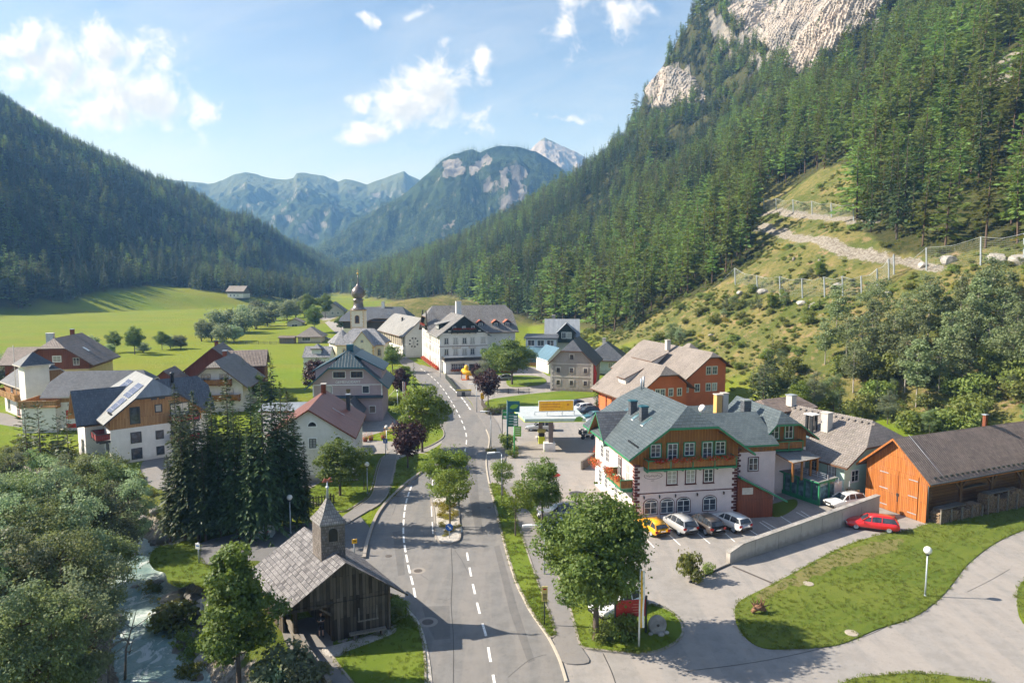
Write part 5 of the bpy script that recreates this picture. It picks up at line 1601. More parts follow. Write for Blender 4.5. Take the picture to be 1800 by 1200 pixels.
 rf = MB(); rf.slab([(11.08,-.75,4.55),(11.08,3.2,4.55),(16.4,3.2,1.75),(16.4,-.75,1.75)],[[0,1,2,3]],.2,0,1); h.part('shed_roof', rf, [M['seam_grey'], M['green_trim']])
 sg = MB(); sg.box((11.5,-.36,2.55),(12.7,-.3,3.25)); h.part('notice_board', sg, [M['metal_grey']])
 fl = MB(); fl.tube([(5.55,12.4,11.9),(5.55,12.4,13.1)],.12,8); fl.tube([(5.1,12.0,11.7),(5.1,12.0,12.9)],.11,8); h.part('flue', fl, [M['galv']])
hotel()
def annex():
 h = House('hotel_annex', 'Slate roofed hotel annex with wooden gable between the pink hotel and the mint house', P(1114,922),10.1, 'hotel wing')
 h.block(11.25,4.5,6.8,9.0,9.15,6.75, axis='x', oe=.5, og=.1, roof='slate_blue', rim='green_trim', bands=(('wall', 0,5.6, 'pink'),('timber_wall', 5.6,99, 'board_honey')), name_roof='link_roof')
 h.block(16.9,6.6,6.2,9.0,9.6,6.5, heR=7.2, ra=3.0, oe=.9, og=1.2, hf=.42, roof='slate_blue', rim='green_trim', soffit='board_honey', bands=(('wall', 0,5.3, 'pink'),('timber_wall', 5.3,99, 'board_honey')))
 h.block(9.0,14.2,12.0,7.0,8.3,6.2, axis='x', oe=.4, og=.4, hf=.9, hb=.5, roof='slate_blue', rim='teal_trim', bands=(('rear_wall', 0,99, 'pink'),), name_roof='rear_roof')
 h.win('F', 19.1,6.6,6.4,1.1,1.5, trim='green_trim', tw=.12, glass='glass_dark'); h.win('F', 20.9,6.6,6.4,1.0,1.5, trim='green_trim', tw=.12, glass='glass_dark')
 h.win('F', 17.9,6.6,3.3,1.1,1.5, trim='dark_trim', tw=.1, glass='glass_dark'); h.win('F', 18.2,6.6,.3,1.3,1.9, trim='dark_trim', tw=.1, glass='glass_dark')
 h.balcony('F', 18.6,22.2,6.6,5.35,.9, cap='green_trim')
 h.win('F', 15.4,4.5,3.5,1.1,1.45, trim='dark_trim', tw=.1, glass='glass_dark')
 q = MB()
 for k in range(16): q.box((13.4,4.46,1.9 + k * .3),(13.4 + (.5 if k % 2 else .3),4.51,2.14 + k * .3))
 for k in range(12): q.box((16.86,6.56,1.8 + k * .3),(16.86 + (.5 if k % 2 else .3),6.61,2.04 + k * .3))
 h.part('quoin', q, [M['dark_trim']])
 h.chimney(17.6,10.4,8.0,10.2,.9,.9, 'slate_dark', 'metal_grey'); h.chimney(16.6,15.5,7.0,10.0,.7,.9, 'ochre', 'concrete'); h.chimney(17.6,15.7,7.0,10.1,.7,.8, 'plaster_pale', 'concrete')
 mb = MB(); mb.lathe([(.02,0),(.42,.10),(.5,.2)],(0,0,0),14)
 d = h.part('satellite_dish', mb, [M['white_paint']]); d.location = (14.2,14.6,8.5); d.rotation_euler = (R(70),0, R(-60))
 # terrace canopy on posts
 mb = MB(); mb.slab([(19.0,2.6,4.7),(23.4,4.2,4.7),(22.7,6.5,5.1),(18.6,6.5,5.1)],[[0,1,2,3]],.1,0,1); h.part('pergola_roof', mb, [M['roof_pale'], M['board_honey']])
 for x, y in ((19.2,2.9),(20.6,3.4),(22.0,3.9),(23.1,4.3)): h.part('pergola_post', MB().box((x - .1, y - .1,2.5),(x + .1, y + .1,4.62)),[M['board_honey']])
annex()
def conservatory():
 c = P(1437,888)
 h = House('conservatory', 'Green framed glass conservatory with a flat roof terrace below the mint house', (c.x, c.y, 0),28 - 90, 'conservatory')
 # local x runs from the far end towards the camera
 L, Dp, H_ = 6.4,.4,2.4
 mb = MB(); mb.box((-L, .15,-.1),(0, Dp + 2.2, H_ - .05)); h.part('glazing', mb, [M['glass_teal']])
 fr = MB()
 for k in range(8):
  x = -L + L * k / 7; fr.box((x - .09,.05,-.1),(x + .09,.22, H_))
 fr.box((-L - .1,.0, H_ - .02),(.12,.25, H_ + .22)); fr.box((-L - .1,.02,-.1),(.12,.2,.45))
 fr.box((-.04,.25, H_ - .02),(.12, Dp + 2.2, H_ + .22)); fr.box((-.02,1.6,-.1),(.1,1.8, H_))
 h.part('frame', fr, [M['green_trim']])
 rf = MB(); rf.slab([(-L - .2,-.35, H_ + .28),(.3,-.35, H_ + .28),(.3, Dp + 2.4, H_ + .45),(-L - .2, Dp + 2.4, H_ + .45)],[[0,1,2,3]],.14,0,1); h.part('roof', rf, [M['roof_pale'], M['green_trim']])
 rl = MB()
 for z in (.55,.8,1.0): rl.box((-L + .3,.9, H_ + z),(.2,.94, H_ + z + .04))
 for k in range(8): rl.box((-L + .3 + k * 1.3,.88, H_ + .4),(-L + .36 + k * 1.3,.96, H_ + 1.02))
 h.part('terrace_railing', rl, [M['galv']])
 w = MB(); w.box((-2.2,2.65,-.2),(.05,4.4,2.2)); h.part('side_wall', w, [M['white']])
conservatory()
def mint_house():
 h = House('mint_house', 'Mint green house under a wide grey-brown tiled roof with two chimneys', (36.9,74.0,0),28, 'house')
 h.block(0,0,12.6,13.4,8.2,4.5, oe=.85, og=.9, hf=.55, hb=.0, roof='tile_grey', rim='brown_wood', bands=(('wall', 0,99, 'mint'),))
 h.block(2.0,11.9,8,5.0,8.8,7.7, axis='x', oe=.3, og=.3, hf=.8, hb=.8, roof='tile_brown', name_roof='rear_roof', bands=(('rear_wall', 0,99, 'mint'),))
 for y in (1.6,3.9): h.win('L', y, -.0,2.1,.95,1.45, trim='brown_wood', tw=.08, glass='glass')
 for y in (6.3,8.3): h.win('L', y, -.0,1.9,1.4,1.9, trim='board_honey', tw=.1, glass='glass_dark')
 h.win('F', 1.8,-.0,1.9,1.2,1.3, trim='white_frame', glass='glass_dark'); h.win('F', 4.6,-.0,1.9,1.2,1.3, trim='white_frame', glass='glass_dark')
 h.chimney(3.6,5.2,5.8,8.6,.9,.9, 'plaster_pale', 'plaster_pale');
 mb = MB()
 for x, y in ((2.5,6.4),(3.2,6.4),(2.5,7.1),(3.2,7.1)): mb.box((x - .14, y - .14,5.6),(x + .14, y + .14,8.2))
 mb.box((2.2,6.1,8.203),(3.5,7.4,8.32),1); h.part('chimney', mb, [M['dark_metal'], M['white_paint']])
 h.chimney(6.0,12.4,8.0,9.4,.9,.9, 'plaster_pale', 'galv')
 k = 3.7 / 6.3; mb = MB(); mb.slab([(1.7,6.2,4.5 + k * 1.7 + .1),(1.7,6.9,4.5 + k * 1.7 + .1),(2.7,6.9,4.5 + k * 2.7 + .1),(2.7,6.2,4.5 + k * 2.7 + .1)],[[0,1,2,3]],.1,0,1); h.part('skylight', mb, [M['glass_teal'], M['white_paint']])
 sg = MB()
 for k_ in range(14): h.part('ridge_clip', MB().box((5.5,.4 + k_ * .85,7.82),(5.8,.7 + k_ * .85,8.02)),[M['tile_grey']])
 pw = MB(); pw.box((-.05,.1,1.5),(0,12.8,1.6)); h.part('string_course', pw, [M['white_paint']])
mint_house()
# ================================================================== BARN
def barn():
 h = House('barn', 'Orange timber barn with double doors and a long brown tiled roof', P(1520,882),-67.0, 'barn')
 D = 34
 h.block(0,0,7.1, D, 8.05,4.95, oe=.75, og=.75, roof='tile_brown', rim='board_orange', soffit='brown_wood', t=.24, bands=(('gable_wall', 0,99, 'board_orange'),), walls=False)
 w = MB(); w.poly([(0,0,-.3),(7.1,0,-.3),(7.1,0,4.75),(3.55,0,7.85),(0,0,4.75)]); h.part('front_wall', w, [M['board_orange']])
 w = MB(); w.box((.02,.05,-.3),(.2, D, 4.7)); w.box((5.0,.4,-.3),(5.2, D, 5.6)); w.box((0, D - .1,-.3),(7.1, D, 4.8)); h.part('log_wall', w, [M['log']])
 for s_, x0 in ((0,1.75),(1,3.98)):
  d = MB(); d.box((x0,-.09,.06),(x0 + 2.18,-.01,4.55 if s_ == 0 else 4.5));
  o = h.part('barn_door', d, [M['board_orange']])
  for z in (.55,2.3,4.0):
   xa = x0 + .02 if s_ == 0 else x0 + 1.15
   h.part('hinge', MB().box((xa, -.12, z),(xa + 1.0,-.093, z + .1)),[M['galv']], o)
 lk = MB(); lk.box((3.82,-.14,1.9),(4.08,-.093,2.2)); lk.box((3.9,-.13,1.3),(4.0,-.093,1.9)); h.part('latch', lk, [M['dark_metal']])
 # open log side under the eaves: posts, braces, beam
 po = MB()
 for y in (.3,5.2,10.2,15.2,20.2,25.2,30.2):
  po.box((6.85, y - .14,-.2),(7.1, y + .14,4.55))
  if y > 1: po.beam((6.97, y - 1.6,4.4),(6.97, y, 2.9),.18,.2); po.beam((6.97, y + 1.6,4.4),(6.97, y, 2.9),.18,.2)
 po.box((6.82,.0,4.55),(7.12, D, 4.8))
 h.part('post_frame', po, [M['brown_wood']])
 for y0, z in ((1.2,3.3),(6.6,2.5),(11.5,3.6)):
  sh = MB()
  for k in range(4): sh.beam((5.9 + k * .2, y0, z + k * .05),(5.9 + k * .2, y0 + 3.6, z + .1 + k * .04),.18,.07)
  h.part('stored_plank', sh, [M['board_grey']])
 dp = MB(); dp.tube([(7.16,.12,4.7),(7.16,.12,.0)],.06,8); dp.tube([(7.9,-.6,4.28),(7.9, D, 4.28)],.09,8); h.part('gutter', dp, [M['dark_metal']])
 h.chimney(3.2,14.5,7.6,9.2,.35,.35, 'board_red', 'galv')
 sg = MB()
 for k in range(40): sg.box((7.35,.4 + k * .82,4.62),(7.5,.75 + k * .82,4.82))
 h.part('snow_guard', sg, [M['dark_metal']])
 rd = MB(); rd.tube([(7.6,1.6,4.75),(3.56,1.6,8.2)],.02,5); h.part('lightning_rod', rd, [M['galv']])
 return h
BARN = barn()
def barn_point(x, y, z=0): return BARN.root.matrix_basis @ Vector((x, y, z))
def woodpiles():
 g = random.Random(3)
 mats = [m_bark('split_wood', (.20,.12,.07),(.42,.30,.19)), M['deadwood']]
 for i, (y0, y1, hh, lab) in enumerate([(.9,7.6,1.45, 'Firewood stack under the barn eaves beside the orange front corner'),(8.2,15.0,2.1, 'Tall firewood stack under the barn eaves with planks leaning on it'),(15.6,24.0,2.3, 'Long firewood stack under the far barn eaves')]):
  t = thing('firewood_stack', lab, 'firewood', barn_point(7.35, y0), BARN.root.rotation_euler.z + math.pi / 2, 'firewood stacks along the barn')
  L = y1 - y0; mb = MB(); mb2 = MB()
  nx = int(L / .17); nz = int(hh / .15)
  for a in range(nx):
   top = hh * (.82 + .18 * math.sin(a * .23 + i))
   for b in range(nz):
    z = b * .15 + .08
    if z > top: break
    r = g.uniform(.06,.095); o = g.uniform(-.05,.05); x = (a + .5 * (b % 2)) * .17
    sd = g.choice((3,4,5));
    vs = [(x + r * math.cos(6.283 * k / sd + a),.45 + o, z + r * math.sin(6.283 * k / sd + a)) for k in range(sd)]
    mb.prism(vs, (0,-1.0,0),0)
  t.rotation_euler.z = BARN.root.rotation_euler.z + math.pi / 2
  o = mb.obj('log', mats, t); o.name = 'split_wood'; o['kind'] = 'stuff'
  for a in range(int(L / 1.6) + 1):
   st = MB(); st.box((a * 1.6 - .05,-.75,0),(a * 1.6 + .05,-.62, hh * g.uniform(.8,1.05))); st.obj('stake', [M['deadwood']], t)
  cv = MB(); cv.beam((.2,-.1, hh + .05),(L * .6,-.1, hh + .12),.9,.06); cv.obj('cover_board', [M['board_grey']], t)
woodpiles()
# ================================================================== ORANGE HOUSE
def orange_house():
 h = House('orange_house', 'Large orange house with two shingled roofs one behind the other', (20.6,114.6,0),18.4, 'house')
 rf = dict(roof='shingle_tan', rim='brown_wood', soffit='brown_wood', bands=(('wall', 0,99, 'orange'),))
 h.block(0,0,10.4,13.5,9.4,4.55, heR=6.3, ra=6.3, oe=1.2, og=1.1, hf=.36, hb=0, **rf)
 h.block(10.2,2.0,9.6,24.0,11.25,6.2, heR=9.1, ra=6.6, oe=.9, og=1.1, hf=.3, hb=.2, name_roof='upper_roof', **rf)
 for x in (3.3,4.7,5.7,7.3,9.0): h.win('F', x, 0,4.1 if x > 3.5 else 4.0,.85,1.3, trim='cream', tw=.1, glass='glass')
 for x in (11.6,13.9,16.2,17.5): h.win('F', x, 2.0,4.2,.95,1.35, trim='cream', tw=.1)
 for x in (16.2,17.5): h.win('F', x, 2.0,7.2,.95,1.4, trim='cream', tw=.1, glass='glass_dark')
 for x in (3.3,5.6,8.0): h.win('F', x, 0,1.0,1.0,1.4, trim='cream', tw=.1)
 # shed dormers on the lit slopes
 for nm, x0, y0, w, zz, kk in (('dormer', 1.3,5.2,3.0,5.95,.77),('dormer', 10.6,12.0,8.0,7.8,.765)):
  z = zz
  d = MB(); d.slab([(x0 - .3, y0, z + .75),(x0 - .3, y0 + w, z + .75),(x0 + 3.6, y0 + w, z + 2.45),(x0 + 3.6, y0, z + 2.45)],[[0,1,2,3]],.16,0,1)
  d.prism([(x0 + .1, y0 + .15, z - .6),(x0 + .1, y0 + .15, z + .72),(x0 + 3.2, y0 + .15, z + 2.1)],(0, w - .3,0),2)
  o = h.part(nm, d, [M['shingle_tan'], M['brown_wood'], M['plaster_pale']])
  for k in range(2 if w < 4 else 4):
   fr, pn = win_meshes(.8,.6, trim='white_frame', tw=.05, mull=(1,0))
   ww = child('window', fr, o, (x0 + .09, y0 + .9 + k * 1.6, z + .0), FACE['L'])
 # carved corner porch under the long eaves
 for y in (.6,3.2,5.8,8.4): h.part('porch_post', MB().box((-1.0, y - .1,0),(-.82, y + .1,3.6)),[M['brown_wood']])
 pl = MB(); pl.box((-1.05,0,0),(-.95,3.2,.9)); h.part('porch_railing', pl, [M['orange']])
 h.chimney(15.0,14.0,10.4,12.3,.8,.8, 'plaster_pale', 'concrete')
 h.block(19.0,14,5.0,5.0,11.3,9.0, oe=.5, og=.5, hf=1, hb=1, roof='shingle_tan', bands=(('tower_wall', 0,99, 'orange'),), name_roof='turret_roof')
orange_house()
# ================================================================== GREY STONE HOUSE and its neighbours
def grey_house():
 h = House('stone_house', 'Old grey rendered stone house with pale window surrounds and patched shingle roof', P(967.5,686.7),-14.0, 'house')
 h.block(0,0,9.2,12.0,11.1,6.5, oe=.7, og=.6, hf=.42, hb=.3, roof='slate_dark', rim='brown_wood', bands=(('wall', 0,99, 'plaster_grey'),))
 # old brown shingles on the half hip
 k = 4.6 / 4.6
 for z, xs in ((1.4,(1.7,4.6,7.6)),(4.1,(1.7,4.6,7.6)),(7.0,(4.6,))):
  for x in xs: h.win('F', x, 0, z, .72,1.0, trim='plaster_pale', tw=.22, frame='brown_wood', glass='glass_dark', mull=(1,0))
 b = MB(); b.box((0,-.05,3.1),(9.2,0,3.3)); b.box((0,-.05,5.9),(9.2,0,6.1)); h.part('string_course', b, [M['plaster_pale']])
 for x, sx in ((-.02,1),(9.22,-1)):
  q = MB()
  for k in range(14): q.box((x, -.045,.1 + k * .45),(x + sx * (.6 if k % 2 else .4),.01,.5 + k * .45))
  h.part('quoin', q, [M['plaster_pale']])
 for y in (2.5,6.0): h.win('R', y, 9.2,4.2,.7,.9, trim='plaster_pale', tw=.15, glass='glass_dark')
 f = MB(); f.prism([(9.25,.55,1.3),(9.75,.5,1.2),(9.95,.5,4.2),(9.4,.55,6.4),(9.25,.55,6.2)],(0,.03,0)); h.part('wall_banner', f, [M['red']])
grey_house()
def small_right_houses():
 # white house with a dark hipped roof behind the stone house
 p = AT(1043,640,172);
 h = House('cottage', 'Low white cottage with dark hipped roof and a chimney behind the stone house', (p.x - 2.0,170,.8),-12, 'house')
 h.block(0,0,9.5,10,7.2,3.6, oe=.8, og=.8, hf=1, hb=1, roof='slate_dark', bands=(('wall', 0,99, 'blue_wall'),)); h.chimney(4.0,5.0,6.0,8.0,.8,.8, 'plaster_pale')
 h.win('F', 3.0,0,1.2,1.0,1.2, trim='white_frame'); h.win('F', 6.0,0,1.2,1.0,1.2, trim='white_frame')
 # gabled house with bay dormer
 p = P(962,655)
 h = House('gabled_house', 'Blue-grey roofed house with a glazed dark gable dormer', (p.x + 1.0, p.y + 24,0),-4, 'house')
 h.block(0,0,9.0,10,12.0,7.6, axis='x', oe=.6, og=.7, roof='seam_grey', rim='brown_wood', bands=(('wall', 0,99, 'white'),))
 h.block(3.4,-1.2,4.6,7.0,11.2,8.9, oe=.5, og=.6, roof='seam_grey', rim='dark_wood', bands=(('dormer_wall', 5.5,99, 'board_gate'),), name_roof='dormer_roof', z0=5.5)
 h.win('F', 5.0,-1.2,6.8,1.2,1.7, mull=(1,2)); h.win('F', 6.5,-1.2,6.8,1.2,1.7, mull=(1,2))
 h.chimney(2.0,6.0,10.5,13.0,.9,.9, 'plaster_grey')
 # flat roofed pavilion
 p = P(922,643)
 h = House('pavilion', 'Two storey pavilion with a flat roof, blue lower roof and glass front', (p.x, p.y, 0),-6, 'building')
 w = MB(); w.box((0,4,-.3),(8.6,12,7.4)); h.part('wall', w, [M['blue_wall']])
 w = MB(); w.box((0,0,-.3),(8.8,4,3.4)); h.part('glass_front', w, [M['glass_teal']])
 r = MB(); r.slab([(-.5,3.4,7.5),(9.1,3.4,7.5),(9.1,12.5,7.9),(-.5,12.5,7.9)],[[0,1,2,3]],.35,0,0); h.part('roof', r, [M['slate_dark']])
 r = MB(); r.slab([(-.4,-.7,3.5),(9.3,-.7,3.5),(9.3,4,4.9),(-.4,4,4.9)],[[0,1,2,3]],.2,0,0); h.part('canopy_roof', r, [M['seam_blue']])
 b = MB(); b.box((0,-.1,-.1),(8.8,-.02,.95)); h.part('plinth', b, [M['board_light']])
 fr = MB()
 for k in range(6): fr.box((k * 1.72,-.08,-.1),(k * 1.72 + .14,-.0,3.4))
 h.part('frame', fr, [M['brown_wood']])
 h.rows('F', 4,(1.5,4.2,6.9),5.2,1.9,1.6, mull=(1,0))
 # white gable end beside it
 p = P(968,660)
 h = House('white_outbuilding', 'Small white outbuilding with pale blue sheet roof between pavilion and stone house', (p.x - .4, p.y + 3,0),18, 'outbuilding')
 h.block(0,0,5.6,9,6.6,3.8, oe=.4, og=.3, roof='seam_blue', rim='white_paint', bands=(('wall', 0,99, 'white'),)); h.win('F', 3.4,0,4.4,.8,.8, trim='dark_wood')
small_right_houses()
# ================================================================== INN
def inn():
 p = P(773,655)
 h = House('inn', 'Big white inn with dark wooden gable, grey shingle roof and red window boxes', (p.x, p.y, 0),16.5, 'inn')
 bn = (('wall', 0,10.15, 'white'),('gable_wall', 10.15,99, 'board_gate'))
 h.block(0,0,12.7,15,14.6,9.9, oe=.8, og=1.0, roof='shingle_grey', rim='roof_pale', soffit='dark_wood', bands=bn, name_roof='wing_roof')
 h.block(0,12.5,24.0,15.5,16.3,9.9, axis='x', oe=1.0, og=.8, hf=.4, hb=.25, roof='shingle_grey', rim='brown_wood', soffit='dark_wood', bands=(('wall', 0,10.1, 'white'),('gable_wall', 10.1,99, 'board_gate')))
 kw = dict(trim='plaster_pale', tw=.12, mull=(1,2))
 for z in (7.3,4.45): h.rows('F', 0,(1.8,4.2,6.55,8.65,11.5), z, 1.05,1.55, **kw)
 for x in (3.9,6.4,8.8): h.win('F', x, 0,11.0,.8,.8, trim='white_frame', tw=.06)
 g = MB(); n = 0
 for x in (2.3,4.2,6.3,8.3,10.2): g.box((x, -.05,10.45),(x + .7,-.01,10.75))
 h.part('carved_panel', g, [M['white_paint']])
 b = MB(); b.box((0,-.06,6.65),(12.7,0,6.8)); b.box((-.06,0,6.65),(0,27.8,6.8)); h.part('string_course', b, [M['dark_trim']])
 h.balcony('F', 3.0,9.6,0,10.3,.8, rail='board_gate', cap='dark_wood', flowers=[(3.4,5.6),(6.0,9.2)])
 # glazed ground floor extension with roof terrace
 e = MB(); e.box((.9,-3.2,-.3),(12.6,-.003,3.1)); h.part('front_extension', e, [M['white']])
 e = MB(); e.box((.5,-3.6,3.1),(12.9,-.003,3.35)); h.part('terrace_floor', e, [M['plaster_pale']])
 e = MB(); e.box((.55,-3.55,3.353),(12.85,-3.47,4.25)); e.box((.55,-3.469,3.353),(.63,-.01,4.25)); h.part('terrace_railing', e, [M['dark_wood']])
 e = MB(); e.box((.5,-3.58,4.253),(12.9,-3.44,4.33)); h.part('terrace_handrail', e, [M['white_paint']])
 h.win('F', 4.1,-3.2,1.1,3.4,1.5, mull=(5,1), trim='dark_wood', tw=.08);
 h.part('door', MB().box((7.0,-3.24,0),(9.2,-3.2,2.4)),[M['dark_wood']])
 fb = child('flower_box', flowers_mesh(Vector((2.2,-3.5,1.0)), Vector((6.0,-3.5,1.0)),.3,300), h.root)
 # long side to the road, red flower boxes at the foot
 ys = [1.6 + k * 2.35 for k in range(11)]
 for z in (7.3,4.45): h.rows('L', 0, ys, z, 1.0,1.5, **kw)
 h.rows('L', 0, ys, 1.4,1.0,1.5, **kw)
 for k in range(0,11): child('flower_box', flowers_mesh(Vector((-.35, ys[k] - 1.0,1.05)), Vector((-.35, ys[k] + 1.0,1.05)),.42,160, leaf=.22), h.root)
 # old lettering band between the floors
 for tx, x in (('Gasthof', 4.4),('Krone', 8.6)):
  o = child('lettering', text_mesh(tx, .75, M['ochre'],.01), h.root, (x, -.02,6.3))
 # dormers and chimney
 for x in (14.2,18.6,22.0):
  d = MB(); d.box((x - .9,13.6,10.2),(x + .9,16.5,11.7)); d.slab([(x - 1.2,13.2,11.65),(x, 13.2,12.5),(x + 1.2,13.2,11.65),(x - 1.2,17,11.65),(x, 17,12.5),(x + 1.2,17,11.65)],[[0,1,4,3],[1,2,5,4]],.12,1,1)
  o = h.part('dormer', d, [M['board_gate'], m_plain('red_dormer_roof', (.34,.10,.06)) if x == 14.2 else M_RED])
  fr, pn = win_meshes(1.0,1.0, trim='white_frame', tw=.06); ww = child('window', fr, o, (x, 13.6,10.5)); child('pane', pn, ww)
 d = MB(); d.box((.9,5.6,10.6),(3.6,9.6,12.1)); d.slab([(.4,5.2,12.1),(.4,10,12.1),(4.4,10,13.0),(4.4,5.2,13.0)],[[0,1,2,3]],.14,1,1)
 o = h.part('dormer', d, [M['board_gate'], M['roof_pale']])
 for y in (6.3,7.6,8.9):
  fr, pn = win_meshes(.8,.9, trim='white_frame', tw=.06); ww = child('window', fr, o, (.9, y, 10.95), FACE['L']); child('pane', pn, ww)
 h.chimney(8.3,15.5,13.5,17.6,1.5,1.1, 'white', 'concrete')
 for k, y in enumerate((14.4,15.6)):                    # wooden loggia with red flowers on the road gable
  mb = MB(); mb.beam((-.8,13.4 + k * 12.5,10.2),(-.6,17.0 + k * 5.4,15.0),.3,.3); h.part('gable_strut', mb, [M['dark_wood']])
 h.balcony('L', 16.0,24.0,0,10.2,1.0, rail='board_gate', cap='dark_wood', flowers=[(16.5,23.5)])
M_RED = m_plain('tile_red_dormer', (.36,.12,.07))
inn()
def long_house():
 p = P(713,629)
 h = House('long_house', 'Long grey roofed building with planked upper wall and painted tree emblem on its gable', (p.x, p.y, 0),26.0, 'building')
 h.block(0,0,10.4,29,12.0,7.2, oe=.9, og=.6, hb=.2, roof='roof_pale', rim='brown_wood', bands=(('wall', 0,99, 'white'),))
 w = MB()
 w.box((-.08,.3,3.3),(-.003,28.8,6.9)); h.part('timber_wall', w, [M['board_grey']])
 p_ = MB()
 for k in range(14): p_.box((-.2,.4 + k * 2.1,3.2),(-.083,.75 + k * 2.1,6.9))
 h.part('pilaster', p_, [M['cream']])
 h.rows('L', 0,[2 + k * 3.0 for k in range(9)],.9,.9,1.3, trim='plaster_pale', tw=.1)
 # painted emblem: a little stylised tree of strokes with blossoms
 e = MB(); c = (2.6,-.02,4.6)
 e.beam((c[0], c[1],2.6),(c[0], c[1],6.4),.02,.12, up=(0,1,0))
 for k in range(8):
  a = math.pi * k / 4 + .3; q = (c[0] + 1.3 * math.cos(a), c[1], c[2] + 1.35 * math.sin(a))
  e.beam(c, q, .02,.09, up=(0,1,0))
  e.prism([(q[0] + .28 * math.cos(6.283 * j / 8), c[1] - .005, q[2] + .28 * math.sin(6.283 * j / 8)) for j in range(8)],(0,.01,0))
 h.part('emblem', e, [M['dark_metal']])
 h.chimney(3.4,14,9.0,11.4,.5,.5, 'dark_metal')
long_house()
# ================================================================== CHURCH
def church():
 h = House('church', 'Cream village church with spotted shingle roof and onion domed tower', (-52.6,194.2,0),0, 'church')
 h.block(2.5,0,13.4,9.0,9.5,5.5, axis='x', oe=.5, og=.5, hf=.9, hb=.9, roof='shingle_church', rim='ochre', bands=(('wall', 0,99, 'cream'),), khip=1.0)
 ap = MB(); ap.lathe([(3.6,-.3),(3.6,5.4)],(2.8,4.5,0),20,0, True); h.part('apse', ap, [M['cream']])
 ar = MB(); ar.lathe([(4.2,5.35),(4.2,5.5),(.3,9.0)],(2.9,4.5,0),10,0, False); h.part('apse_roof', ar, [M['shingle_church']])
 h.block(7.2,-2.6,6.2,7.0,9.2,5.2, oe=.35, og=.3, roof='shingle_church', rim='ochre', bands=(('porch_wall', 0,99, 'cream'),), name_roof='porch_roof')
 h.win('F', 10.3,-2.6,6.0,.7,.7, trim='ochre', tw=.08, glass='glass_dark'); h.win('F', 10.3,-2.6,3.4,.8,.9, trim='ochre', tw=.08, glass='glass_dark')
 for x in (4.6,14.6): h.win('F', x, 0,2.0,.9,2.0, trim='ochre', tw=.14, arch=.4, glass='glass_dark')
 q = MB()
 for x in (7.2,13.4):
  for k in range(11): q.box((x - (.35 if k % 2 else .22),-2.65, k * .48),(x + (.35 if k % 2 else .22),-2.598, k * .48 + .36))
 h.part('quoin', q, [M['ochre']])
 # tower
 x, y = 6.2,12.0; wt = 2.0
 t = MB(); t.box((x - wt, y - wt, -.3),(x + wt, y + wt, 14.3)); h.part('tower', t, [M['cream']])
 q = MB()
 for sx in (-1,1):
  for k in range(28): q.box((x + sx * wt - .02 - (.35 if k % 2 else .2) * (sx > 0), y - wt - .04,.2 + k * .5),(x + sx * wt + .02 + (.35 if k % 2 else .2) * (sx < 0), y - wt - .003,.55 + k * .5))
 q.box((x - wt - .12, y - wt - .12,14.3),(x + wt + .12, y + wt + .12,14.6)); q.box((x - wt - .06, y - wt - .06,9.2),(x + wt + .06, y - wt - .002,9.4))
 h.part('tower_trim', q, [M['ochre']])
 h.win('F', x, y - wt, 10.6,1.2,2.3, trim='ochre', tw=.15, arch=.5, glass='glass_dark', frame='brown_wood', mull=(0,5)); h.win('L', y, x - wt, 10.6,1.2,2.3, trim='ochre', tw=.15, arch=.5, glass='glass_dark', frame='brown_wood', mull=(0,5))
 ck = MB(); ck.lathe([(.02,0),(.95,0),(.95,.05),(.02,.06)],(0,0,0),24,0, False)
 c = h.part('clock_face', ck, [M['white_paint']]); c.location = (x, y - wt - .01,8.0); c.rotation_euler = (R(90),0,0)
 hb = MB(); hb.box((-.03,.0,.07),(.03,.75,.09)); hb.box((.0,-.03,.07),(.5,.03,.09)); h.part('clock_hand', hb, [M['black']], c)
 dm = MB(); dm.lathe([(2.75,14.55),(2.3,14.75),(1.65,15.3),(1.45,16.2),(1.4,17.3),(1.7,17.45),(1.75,17.6),(1.2,17.85),(1.15,18.0),(1.7,18.4),(2.0,19.1),(2.02,19.8),(1.75,20.6),(1.15,21.3),(.5,21.8),(.25,22.4),(.12,23.6),(.06,25.2)],(x, y, 0),16,0, True)
 h.part('onion_dome', dm, [m_plain('dome_copper', (.17,.15,.145),.35,.5,.25,1.5)])
 fi = MB(); fi.ball((x, y, 25.4),.3,8); fi.box((x - .04, y - .04,25.6),(x + .04, y + .04,26.9)); fi.box((x - .4, y - .04,26.2),(x + .4, y + .04,26.3)); h.part('finial', fi, [m_plain('gilding', (.65,.42,.12),.3,.9)])
church()
